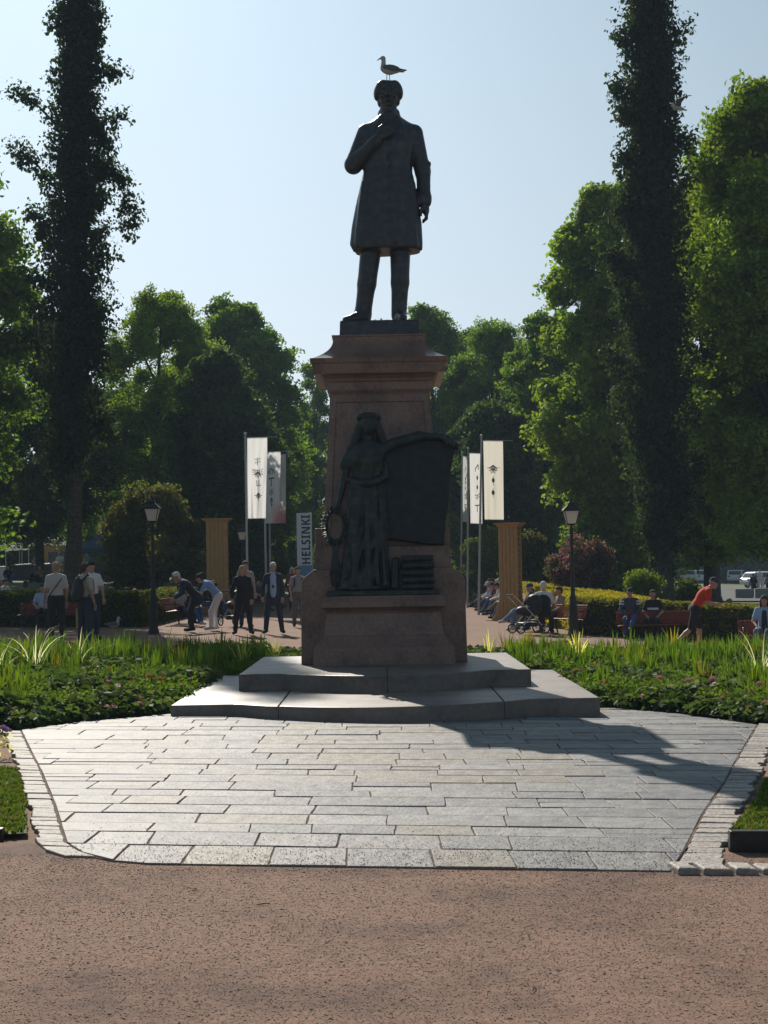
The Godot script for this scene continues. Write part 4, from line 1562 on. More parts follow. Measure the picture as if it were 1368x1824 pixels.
func gull_parts(o: Node3D, flying: bool) -> void:
	var mb := MB.new()
	var f := Field.new(Vector3(-0.26, 0.0, -0.14), Vector3(0.16, 0.42, 0.14), 0.008, 0.006)
	if not flying:
		f.ell(Vector3(0.0, 0.155, 0.0), Vector3(0.105, 0.062, 0.06), Basis(Vector3.BACK, 0.30))
		f.ell(Vector3(-0.07, 0.145, 0.0), Vector3(0.10, 0.042, 0.045), Basis(Vector3.BACK, 0.0))
		f.cap(Vector3(0.065, 0.19, 0.0), Vector3(0.058, 0.30, 0.0), 0.040, 0.028)
		f.ell(Vector3(0.068, 0.325, 0.0), Vector3(0.037, 0.032, 0.030))
	else:
		f.ell(Vector3(-0.02, 0.20, 0.0), Vector3(0.15, 0.05, 0.055))
		f.cap(Vector3(0.10, 0.21, 0.0), Vector3(0.135, 0.215, 0.0), 0.036, 0.026)
	f.into(mb)
	part("body", mb.mesh(), M.gull_white, o)
	var hx := Vector3(0.068, 0.325, 0) if not flying else Vector3(0.135, 0.215, 0)
	mb = MB.new()
	mb.tube([hx + Vector3(0.028, 0.0, 0), hx + Vector3(0.058, -0.014, 0), hx + Vector3(0.082, -0.034, 0)] if not flying else [hx + Vector3(0.02, 0, 0), hx + Vector3(0.05, -0.006, 0), hx + Vector3(0.07, -0.014, 0)], [0.012, 0.008, 0.003], 6)
	part("beak", mb.mesh(), M.gull_beak, o)
	for s in [-1.0, 1.0]:
		mb = MB.new()
		mb.ball(hx + Vector3(0.018, 0.007, s * 0.026), Vector3.ONE * 0.005, Basis(), 6)
		part("eye", mb.mesh(), M.rubber, o)
	for s in [-1.0, 1.0]:
		mb = MB.new()
		if not flying:
			# folded wing, its tip beyond the tail
			mb.ball(Vector3(-0.045, 0.170, s * 0.052), Vector3(0.125, 0.046, 0.016), Basis(Vector3.BACK, 0.16), 10)
			mb.tube([Vector3(-0.13, 0.152, s * 0.046), Vector3(-0.20, 0.146, s * 0.030), Vector3(-0.262, 0.150, s * 0.012)], [0.020, 0.013, 0.003], 6)
		else:
			var rings := []
			for q in [[0.03, 0.055, 0.075], [0.16, 0.10, 0.07], [0.30, 0.085, 0.05], [0.44, 0.03, 0.025], [0.52, -0.03, 0.004]]:
				var ring := PackedVector3Array()
				for k in 8:
					var w := TAU * k / 8.0
					ring.append(Vector3(q[1] - 0.04 + cos(w) * q[2], 0.22 + 0.22 * sin(q[0] * 3.0) * (1.0 if s > 0 else 0.6) + sin(w) * 0.008, s * q[0]))
				rings.append(ring)
			mb.loft(rings)
		part("wing", mb.mesh(), M.gull_grey, o)
	mb = MB.new()
	var y := 0.135 if not flying else 0.195
	mb.prism(PackedVector2Array([Vector2(-0.12, -0.03), Vector2(-0.12, 0.03), Vector2(-0.225, 0.04), Vector2(-0.225, -0.04)]), y - 0.005, y + 0.005, 0.0, Transform3D(), true)
	part("tail", mb.mesh(), M.gull_white, o)
	if not flying:
		for s in [-1.0, 1.0]:
			mb = MB.new()
			mb.tube([Vector3(s * 0.016 - 0.004, 0.11, s * 0.018), Vector3(s * 0.02, 0.055, s * 0.02), Vector3(s * 0.02 - 0.003, 0.004, s * 0.02)], [0.007, 0.0055, 0.006], 6)
			mb.prism(PackedVector2Array([Vector2(s * 0.02 - 0.015, s * 0.02), Vector2(s * 0.02 + 0.045, s * 0.02 - 0.025), Vector2(s * 0.02 + 0.045, s * 0.02 + 0.025)]), 0.0, 0.005, 0.0, Transform3D(), true)
			part("leg", mb.mesh(), M.gull_beak, o)


func build_gulls() -> void:
	M.gull_white = plain(lin(0.45, 0.46, 0.48), 0.8)
	M.gull_grey = plain(lin(0.13, 0.135, 0.15), 0.75)
	M.gull_beak = plain(lin(0.30, 0.22, 0.07), 0.5)
	var g := thing("gull", "gull standing on the head of the bronze man", "gull", Vector3(0.17, 8.565, MZ + 0.02), PI, "gulls")
	gull_parts(g, false)
	g.scale = Vector3.ONE * 1.02
	g = thing("gull", "gull standing on the path below the hedge on the left", "gull", on(-7.12, 40.2), 0.4, "gulls")
	gull_parts(g, false)
	g.scale = Vector3.ONE * 1.15
	g.rotation.z = -0.2
	g = thing("gull", "gull in flight beside the right-hand poplar's crown", "gull", Vector3(9.25, 15.45, -47.0), PI + 0.25, "gulls")
	gull_parts(g, true)
	g.scale = Vector3.ONE * 1.35
	g.rotation.z = 0.18


# ------------------------------------------------------------------ trees

func leaf_tint(base: Color, r: RandomNumberGenerator) -> Color:
	var t := r.randf_range(0.72, 1.25)
	var y := r.randf()
	return Color(base.r * t * (1.0 + 0.3 * y * y), base.g * t, base.b * t * (1.0 - 0.3 * y))


func limb_mesh(a: Vector3, b: Vector3, r0: float, r1: float, r: RandomNumberGenerator) -> ArrayMesh:
	var mb := MB.new()
	var pts := []
	var radii := []
	var d := a.distance_to(b)
	for i in 6:
		var t := i / 5.0
		var p := a.lerp(b, t) + Vector3.UP * d * 0.10 * sin(t * PI)
		if i > 0 and i < 5:
			p += Vector3(r.randf_range(-1, 1), r.randf_range(-1, 1), r.randf_range(-1, 1)) * d * 0.035
		pts.append(p)
		radii.append(lerpf(r0, r1, t))
	mb.tube(pts, radii, 7)
	return mb.mesh()


var sprays := []
var fine_spray: ArrayMesh
var hedge_spray: ArrayMesh


# a broad-leaved tree: trunk, limbs to its lobes, leaf sprays on the lobes' shells
func broad_tree(label: String, x: float, d: float, height: float, base: float, rad: float, lobes: int, each: int, tint: Color, seed_: int, size := 0.5, squash := 1.0, trunk_r := 0.24) -> Node3D:
	var r := RandomNumberGenerator.new()
	r.seed = seed_
	var o := thing("linden_tree", label, "tree", on(x, d), 0.0, "trees of the park")
	var mb := MB.new()
	var mid := base + (height - base) * 0.55
	mb.tube([Vector3(0, -0.1, 0), Vector3(0, 0.3, 0), Vector3(r.randf_range(-0.15, 0.15), base, r.randf_range(-0.15, 0.15)), Vector3(r.randf_range(-0.3, 0.3), mid, r.randf_range(-0.3, 0.3)), Vector3(0, height * 0.88, 0)], [trunk_r * 1.5, trunk_r * 1.05, trunk_r * 0.85, trunk_r * 0.5, 0.04], 10)
	part("trunk", mb.mesh(), M.bark, o)
	var places := []
	var tints := PackedColorArray()
	for i in lobes:
		# a broad crown; every lobe is a spray of twigs that carry the leaves
		var t := (i + r.randf()) / lobes
		var env := pow(sin(PI * clampf(t * 0.86 + 0.10, 0.0, 1.0)), 0.5) * rad
		var az := r.randf() * TAU
		var lr := rad * r.randf_range(0.22, 0.36) * (1.0 - 0.3 * t)
		var off := maxf(env - lr * 0.9, 0.0) * sqrt(r.randf_range(0.12, 1.0))
		var c := Vector3(cos(az) * off, base + t * (height - base - lr * 0.8), sin(az) * off * squash)
		if i % 4 == 0 and t < 0.8:
			part("limb", limb_mesh(Vector3(0, maxf(base * 0.8, c.y - off * 1.0 - 0.8), 0), c, trunk_r * 0.42, 0.02, r), M.bark, o)
		var shade := r.randf_range(0.82, 1.18)
		var outward := Vector3(cos(az), 0.25, sin(az)) * (0.7 * off / rad)
		for k in each:
			var dir := (Vector3(r.randfn(), r.randfn() * 0.8, r.randfn()).normalized() + outward).normalized()
			var len_ := lr * r.randf_range(0.75, 1.65)
			var n := int(3.0 + len_ * 3.6)
			for q in n:
				var f := (q + 0.6) / n
				var p := c + dir * len_ * f + Vector3(r.randfn(), r.randfn(), r.randfn()) * 0.11 - Vector3.UP * len_ * 0.28 * f * f
				if p.y < base * 0.72:
					continue
				var s := size * r.randf_range(0.55, 1.1) * (1.1 - 0.45 * f)
				places.append(Transform3D(Basis.from_euler(Vector3(r.randf_range(-0.5, 0.5), r.randf() * TAU, r.randf_range(-0.5, 0.5))).scaled(Vector3.ONE * s), p))
				var tc := leaf_tint(tint, r)
				tints.append(Color(tc.r * shade, tc.g * shade, tc.b * shade))
	many("crown", sprays[seed_ % 3], M.leaf, places, tints, o)
	return o


# a fastigiate poplar: steep branches all the way up, leaves in sprays along each
func poplar(label: String, x: float, d: float, height: float, base: float, radius: Callable, branches: int, tint: Color, seed_: int, extra: Array, lean: float) -> void:
	var r := RandomNumberGenerator.new()
	r.seed = seed_
	var o := thing("poplar_tree", label, "tree", on(x, d), 0.0, "columnar poplars")
	var mb := MB.new()
	var pts := []
	var radii := []
	for i in 10:
		var t := i / 9.0
		pts.append(Vector3(lean * t + (0.12 * sin(t * 9.0) if i else 0.0), height * t - (0.1 if i == 0 else 0.0), 0.1 * sin(t * 7.0)))
		radii.append(lerpf(0.30, 0.03, t) * (1.35 if i == 0 else 1.0))
	mb.tube(pts, radii, 10)
	part("trunk", mb.mesh(), M.bark, o)
	var places := []
	var tints := PackedColorArray()
	var lines := []
	for i in branches:
		var h0 := base + (height - base) * (i + r.randf()) / branches
		var az := r.randf() * TAU
		var rr: float = radius.call(h0 + 1.6) * pow(r.randf_range(0.02, 1.0), 0.58)
		var rise := r.randf_range(1.4, 3.2)
		var a := Vector3(lean * h0 / height, h0, 0)
		lines.append([a, a + Vector3(cos(az) * rr, rise, sin(az) * rr), 0.30, 12])
	# side sprays that break the outline
	for i in 20:
		var h0 := lerpf(base + 3.0, height - 1.5, (i + r.randf()) / 20.0)
		var az := r.randf() * TAU
		var rr: float = radius.call(h0 + 1.6) * r.randf_range(0.9, 1.25)
		var a := Vector3(lean * h0 / height, h0 - 0.5, 0) + Vector3(cos(az), 0, sin(az)) * rr * 0.5
		lines.append([a, a + Vector3(cos(az) * rr * 0.55, r.randf_range(0.5, 1.3), sin(az) * rr * 0.55), 0.26, 22])
	for e in extra:
		lines.append(e)
	for i in lines.size():
		var l: Array = lines[i]
		var a: Vector3 = l[0]
		var b: Vector3 = l[1]
		if i % 9 == 0 or i >= branches:
			part("branch", limb_mesh(a, b, 0.055, 0.01, r), M.bark, o)
		for k in l[3]:
			var t := pow(r.randf(), 0.7)
			var p: Vector3 = a.lerp(b, 0.15 + 0.9 * t) + Vector3(r.randfn(), r.randfn(), r.randfn()) * l[2] * 0.55
			if i >= branches:
				p += Vector3.UP * a.distance_to(b) * 0.10 * sin(t * PI)
			if p.y < base - 0.3:
				continue
			var s := r.randf_range(0.2, 0.46)
			places.append(Transform3D(Basis.from_euler(Vector3(r.randf_range(-0.6, 0.6), r.randf() * TAU, r.randf_range(-0.6, 0.6))).scaled(Vector3(s, s * 1.25, s)), p))
			tints.append(leaf_tint(tint, r))
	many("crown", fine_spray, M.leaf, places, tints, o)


func bush(called: String, label: String, x: float, d: float, rx: float, height: float, n: int, tint: Color, seed_: int, flower := Color.BLACK, share := 0.0, foot := 0.0, size := 0.26) -> Node3D:
	var r := RandomNumberGenerator.new()
	r.seed = seed_
	var o := thing(called, label, "bush", on(x, d), 0.0, "bushes of the park")
	var mb := MB.new()
	for i in 7:
		var az := r.randf() * TAU
		mb.tube([Vector3(cos(az) * 0.12, -0.05, sin(az) * 0.12), Vector3(cos(az) * rx * 0.3, height * 0.35, sin(az) * rx * 0.3), Vector3(cos(az) * rx * 0.6, height * 0.75, sin(az) * rx * 0.6)], [0.06, 0.04, 0.015], 6)
	part("stems", mb.mesh(), M.bark, o)
	var places := []
	var tints := PackedColorArray()
	var fp := []
	var ft := PackedColorArray()
	var lobes := []
	for i in 22:
		var az := r.randf() * TAU
		var up := r.randf()
		var q := sqrt(1.0 - pow(up * 0.95, 2.2)) * rx * r.randf_range(0.4, 0.85)
		lobes.append([Vector3(cos(az) * q, foot + (height - foot) * (0.12 + 0.76 * up), sin(az) * q), rx * r.randf_range(0.22, 0.4), r.randf_range(0.75, 1.2)])
	for i in n:
		var l: Array = lobes[i % lobes.size()]
		var dir := Vector3(r.randfn(), r.randfn(), r.randfn()).normalized()
		var p: Vector3 = l[0] + dir * l[1] * r.randf_range(0.6, 1.15)
		if p.y < 0.08:
			continue
		var s := r.randf_range(0.6, 1.25) * size
		var x_ := Transform3D(Basis.from_euler(Vector3(r.randf_range(-0.6, 0.6), r.randf() * TAU, r.randf_range(-0.6, 0.6))).scaled(Vector3.ONE * s), p)
		if r.randf() < share * (1.3 if p.y > height * 0.5 or p.x < -rx * 0.3 else 0.45):
			fp.append(x_)
			var t := r.randf_range(0.6, 1.2)
			ft.append(Color(flower.r * t, flower.g * t, flower.b * t))
		else:
			places.append(x_)
			var c := leaf_tint(tint, r)
			tints.append(Color(c.r * l[2], c.g * l[2], c.b * l[2]))
	many("foliage", sprays[seed_ % 3], M.leaf, places, tints, o)
	if fp.size():
		many("blossom", sprays[1], M.petal, fp, ft, o)
	return o


func build_trees() -> void:
	sprays = [spray_mesh(13, 0.27, 101), spray_mesh(15, 0.24, 102), spray_mesh(12, 0.29, 103)]
	fine_spray = spray_mesh(20, 0.2, 105)
	hedge_spray = spray_mesh(13, 0.34, 106, 0.5)
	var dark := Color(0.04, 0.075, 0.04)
	var green := Color(0.165, 0.30, 0.06)
	var deep := Color(0.075, 0.145, 0.055)
	var fresh := Color(0.22, 0.36, 0.06)
	# columnar poplars left and right
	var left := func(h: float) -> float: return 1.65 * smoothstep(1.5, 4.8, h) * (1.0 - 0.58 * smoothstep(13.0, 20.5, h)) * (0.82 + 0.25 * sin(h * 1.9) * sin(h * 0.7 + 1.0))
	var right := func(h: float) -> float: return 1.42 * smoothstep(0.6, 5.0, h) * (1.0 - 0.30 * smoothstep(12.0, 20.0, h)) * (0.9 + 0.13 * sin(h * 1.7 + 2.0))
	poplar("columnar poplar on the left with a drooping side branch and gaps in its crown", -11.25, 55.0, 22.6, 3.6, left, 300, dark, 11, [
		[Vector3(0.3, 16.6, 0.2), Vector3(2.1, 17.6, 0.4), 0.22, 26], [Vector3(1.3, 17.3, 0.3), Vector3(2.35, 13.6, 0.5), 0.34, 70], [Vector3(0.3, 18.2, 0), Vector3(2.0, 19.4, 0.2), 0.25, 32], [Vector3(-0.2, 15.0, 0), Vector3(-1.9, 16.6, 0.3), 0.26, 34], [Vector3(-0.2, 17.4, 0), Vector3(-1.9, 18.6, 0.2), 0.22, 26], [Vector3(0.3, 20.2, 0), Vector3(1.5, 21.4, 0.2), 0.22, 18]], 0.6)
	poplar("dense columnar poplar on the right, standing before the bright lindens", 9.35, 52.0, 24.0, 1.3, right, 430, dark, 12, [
		[Vector3(-0.3, 16.3, 0), Vector3(-1.25, 18.4, 0.3), 0.3, 40], [Vector3(0.3, 15.2, 0), Vector3(1.2, 16.6, 0.2), 0.25, 26], [Vector3(-0.2, 12.6, 0.3), Vector3(-1.2, 14.2, 0.2), 0.25, 26]], 0.05)

	broad_tree("tall linden at the left edge, its crown cut off by the frame", -16.6, 56.0, 17.6, 2.6, 4.7, 102, 11, green, 21, 0.6)
	broad_tree("linden behind the left poplar, its top right of that poplar", -11.5, 80.0, 15.4, 2.2, 4.0, 93, 14, fresh, 22)
	broad_tree("full linden left of the monument, with an even round top", -8.3, 88.0, 16.8, 2.2, 4.3, 96, 14, green, 23)
	broad_tree("very dark dense tree left of the monument, behind the white banners", -7.3, 70.0, 11.4, 1.0, 3.0, 96, 16, deep, 24)
	broad_tree("thin airy tree beside the pedestal's left side, sky showing through", -4.9, 112.0, 16.8, 2.5, 2.5, 46, 9, green, 25)
	broad_tree("linden hidden for the most part behind the pedestal", -0.8, 118.0, 14.0, 2.5, 3.6, 68, 13, green, 26)
	broad_tree("linden whose top shows behind the bronze man's feet", 3.0, 96.0, 18.4, 2.2, 3.9, 99, 14, green, 27)
	broad_tree("linden seen between the bronze man's legs, behind the pedestal", 0.4, 106.0, 18.9, 2.2, 3.6, 84, 14, green, 36)
	broad_tree("linden right of the monument, second of a row of even tops", 6.4, 88.0, 16.4, 2.0, 3.8, 86, 14, green, 28)
	broad_tree("linden right of the monument, third of a row of even tops", 8.9, 80.0, 15.6, 2.0, 3.6, 86, 14, green, 35)
	broad_tree("low dark tree right of the monument, behind the wooden column", 5.4, 78.0, 10.4, 1.2, 3.1, 84, 16, deep, 29)
	broad_tree("linden with a stepped outline on the left of the right-hand poplar", 9.6, 66.0, 18.7, 1.4, 3.2, 109, 11, fresh, 30, 0.6)
	broad_tree("largest linden at the right edge, bright green, taller than its neighbours", 13.9, 54.0, 19.6, 3.4, 4.2, 130, 12, fresh, 31, 0.6)
	broad_tree("bright linden between the right-hand poplar and the right edge", 12.6, 60.0, 17.6, 3.0, 3.2, 109, 11, fresh, 32, 0.6)
	broad_tree("linden beyond the right edge's large linden", 19.0, 66.0, 18.0, 3.2, 4.6, 86, 13, green, 33)
	broad_tree("linden beyond the left edge's tall linden, low and dark", -17.5, 78.0, 14.0, 2.6, 4.6, 86, 13, deep, 34)
	var fill := [[-17.5, 104.0, 13.5, "rearmost linden at the far left, under the left poplar's crown"], [-12.8, 108.0, 18.0, "linden of the rear row, left of the rounded bush"], [-9.6, 104.0, 17.5, "linden of the rear row, behind the full linden left of the monument"], [-6.9, 122.0, 14.5, "linden of the rear row, between the dark tree and the thin tree"], [6.6, 118.0, 20.5, "linden of the rear row, right of the bronze man's feet"], [10.3, 104.0, 18.0, "linden of the rear row, behind the right-hand poplar"], [15.5, 100.0, 17.0, "linden of the rear row, behind the right edge's lindens"]]
	var fi := 0
	for q in fill:
		broad_tree(q[3], q[0], q[1], q[2], 1.4, 4.4, 80, 14, green, 140 + fi, 0.5)
		fi += 1
	# the far woods that close the view
	var r := RandomNumberGenerator.new()
	r.seed = 90
	var places := []
	var tints := PackedColorArray()
	for i in 12500:
		var x := r.randf_range(-75.0, 75.0)
		var top := 9.5 + 2.2 * sin(x * 0.21) + 1.4 * sin(x * 0.53 + 1.0)
		var d := r.randf_range(150.0, 166.0) if absf(x) < 24.0 else r.randf_range(118.0, 140.0)
		if x > 20.0:
			d += 70.0
		var y := gy(x, d) + (top * pow(r.randf(), 0.75) if i < 9500 else 3.2 * r.randf()) + 0.2
		places.append(Transform3D(Basis.from_euler(Vector3(0, r.randf() * TAU, 0)).scaled(Vector3.ONE * r.randf_range(1.0, 1.8)), Vector3(x, y, -d)))
		tints.append(leaf_tint(deep, r))
	var far := many("far_trees", spray_mesh(40, 0.2, 104), M.leaf, places, tints, self)
	tag(far, "dark mass of far trees closing the view under the crowns", "trees")

	# bushes
	var grey_green := Color(0.13, 0.15, 0.07)
	bush("rounded_bush", "large rounded grey-green bush behind the left lamp post", -9.2, 61.0, 1.95, 4.7, 2600, grey_green, 41)
	bush("lilac_bush", "pink blossoming bush behind the right lamp post", 7.15, 56.0, 1.35, 3.25, 1700, Color(0.08, 0.10, 0.045), 42, Color(0.34, 0.16, 0.20), 0.32, 0.0, 0.2)
	bush("flowering_bush", "low bush with pale pink blossom left of the left wooden column", -7.3, 63.5, 0.85, 2.55, 700, grey_green, 43, Color(0.45, 0.30, 0.27), 0.4, 0.0, 0.2)
	bush("green_bush", "green bush between the two lots of banner poles, right of the pedestal", 4.75, 72.0, 1.3, 3.7, 1500, Color(0.12, 0.19, 0.04), 44)
	bush("green_bush", "olive bush between the right wooden column and the pink bush", 5.9, 64.0, 1.0, 3.3, 1300, Color(0.12, 0.14, 0.05), 45)
	bush("brown_bush", "brownish bush beside the tablet, above the green bush", 4.3, 86.0, 1.2, 5.2, 900, Color(0.12, 0.10, 0.05), 46)
	bush("green_bush", "bright green bush behind the left banner poles", -6.0, 76.0, 1.5, 3.9, 1500, Color(0.12, 0.19, 0.04), 47)
	bush("green_bush", "green bush below the thin airy tree left of the pedestal", -3.3, 100.0, 1.6, 6.0, 1300, Color(0.13, 0.2, 0.04), 48)
	bush("sprig", "low bright leafy bough in front of the right-hand poplar's trunk", 8.35, 50.0, 0.62, 1.75, 420, Color(0.15, 0.24, 0.03), 49, Color.BLACK, 0.0, 1.0, 0.2)
	bush("green_bush", "small bush at the foot of the right-hand poplar", 10.2, 53.0, 0.8, 1.6, 600, Color(0.1, 0.15, 0.04), 50)


# ------------------------------------------------------------------ hedges

# a clipped hedge along a line of Vector3(x, distance, height)
func hedge(label: String, line: Array, wide: float, tint: Color, seed_: int) -> void:
	var r := RandomNumberGenerator.new()
	r.seed = seed_
	var o := thing("hedge", label, "hedge", Vector3.ZERO, 0.0, "clipped hedges")
	var core := MB.new()
	var places := []
	var tints := PackedColorArray()
	for i in line.size() - 1:
		var a := Vector2(line[i].x, line[i].y)
		var b := Vector2(line[i + 1].x, line[i + 1].y)
		var high: float = line[i].z
		var higher: float = line[i + 1].z
		var along := (b - a).normalized()
		var side := Vector2(along.y, -along.x)
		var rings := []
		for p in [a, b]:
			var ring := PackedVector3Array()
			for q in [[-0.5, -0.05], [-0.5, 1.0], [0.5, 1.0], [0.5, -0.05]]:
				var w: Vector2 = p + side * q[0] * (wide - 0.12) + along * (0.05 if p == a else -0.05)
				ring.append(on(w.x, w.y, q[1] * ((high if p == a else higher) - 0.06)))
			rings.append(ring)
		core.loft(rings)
		var n := int(a.distance_to(b) * (wide + 2.0 * high) * 95.0)
		for k in n:
			var t := r.randf_range(-0.02, 1.02)
			var u := r.randf() * (wide + 2.0 * high)
			var s := 0.0
			var y := 0.0
			if u < high:
				s = -0.5
				y = u
			elif u < high + wide:
				s = (u - high) / wide - 0.5
				y = high
			else:
				s = 0.5
				y = u - high - wide
			var w := a + (b - a) * t + side * (s * wide + r.randf_range(-0.03, 0.03))
			var loose := 0.35 if y >= high else 1.0
			y = y * lerpf(1.0, higher / high, t) + r.randf_range(-0.04, 0.05)
			places.append(Transform3D(Basis.from_euler(Vector3(r.randf_range(-loose, loose), r.randf() * TAU, r.randf_range(-loose, loose))).scaled(Vector3.ONE * r.randf_range(0.07, 0.13)), on(w.x, w.y, maxf(y, 0.02))))
			tints.append(leaf_tint(tint, r))
		# its two ends
		for e in 2:
			var p: Vector2 = a if e == 0 else b
			for k in int(wide * high * 95.0):
				var w := p + side * r.randf_range(-0.5, 0.5) * wide + along * r.randf_range(-0.04, 0.04)
				places.append(Transform3D(Basis.from_euler(Vector3(r.randf_range(-1, 1), r.randf() * TAU, r.randf_range(-1, 1))).scaled(Vector3.ONE * r.randf_range(0.07, 0.13)), on(w.x, w.y, r.randf() * high)))
				tints.append(leaf_tint(tint, r))
	part("core", core.mesh(), M.hedge_core, o)
	many("leaves", hedge_spray, M.leaf, places, tints, o)


func build_hedges() -> void:
	M.iris_pale = leafy(lin(0.19, 0.23, 0.085), Color(1, 1, 0.75), 0.5)
	M.iris_green = leafy(lin(0.085, 0.14, 0.035), Color(1, 1, 0.5), 0.45)
	M.dark_leaf = leafy(lin(0.03, 0.06, 0.02))
	M.yellow_leaf = leafy(lin(0.30, 0.34, 0.03))
	M.red_petal = leafy(lin(0.45, 0.07, 0.03), Color(1, 0.9, 0.8))
	M.pink_petal = leafy(lin(0.55, 0.22, 0.22), Color(1, 0.9, 0.9))
	M.purple_petal = leafy(lin(0.16, 0.06, 0.26), Color(1, 0.9, 1))
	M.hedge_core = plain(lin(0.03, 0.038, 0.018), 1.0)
	var g := Color(0.12, 0.155, 0.035)
	hedge("dark clipped hedge behind the red bench on the left", [Vector3(-17.5, 45.2, 0.95), Vector3(-7.0, 44.6, 0.92)], 1.0, g, 61)
	hedge("clipped hedge running back along the left side of the path", [Vector3(-7.35, 45.6, 0.85), Vector3(-7.35, 58.0, 0.9)], 0.7, g, 62)
	hedge("dark clipped hedge behind the bench on the right", [Vector3(5.3, 42.6, 0.92), Vector3(8.2, 41.4, 0.92), Vector3(13.5, 39.0, 0.9)], 1.0, Color(0.20, 0.22, 0.04), 63)
	hedge("sunlit yellow-green hedge along the right side of the path", [Vector3(6.5, 43.2, 0.95), Vector3(6.5, 54.0, 1.08), Vector3(6.8, 68.0, 1.30)], 2.4, Color(0.36, 0.34, 0.045), 64)


# ------------------------------------------------------------------ flower beds

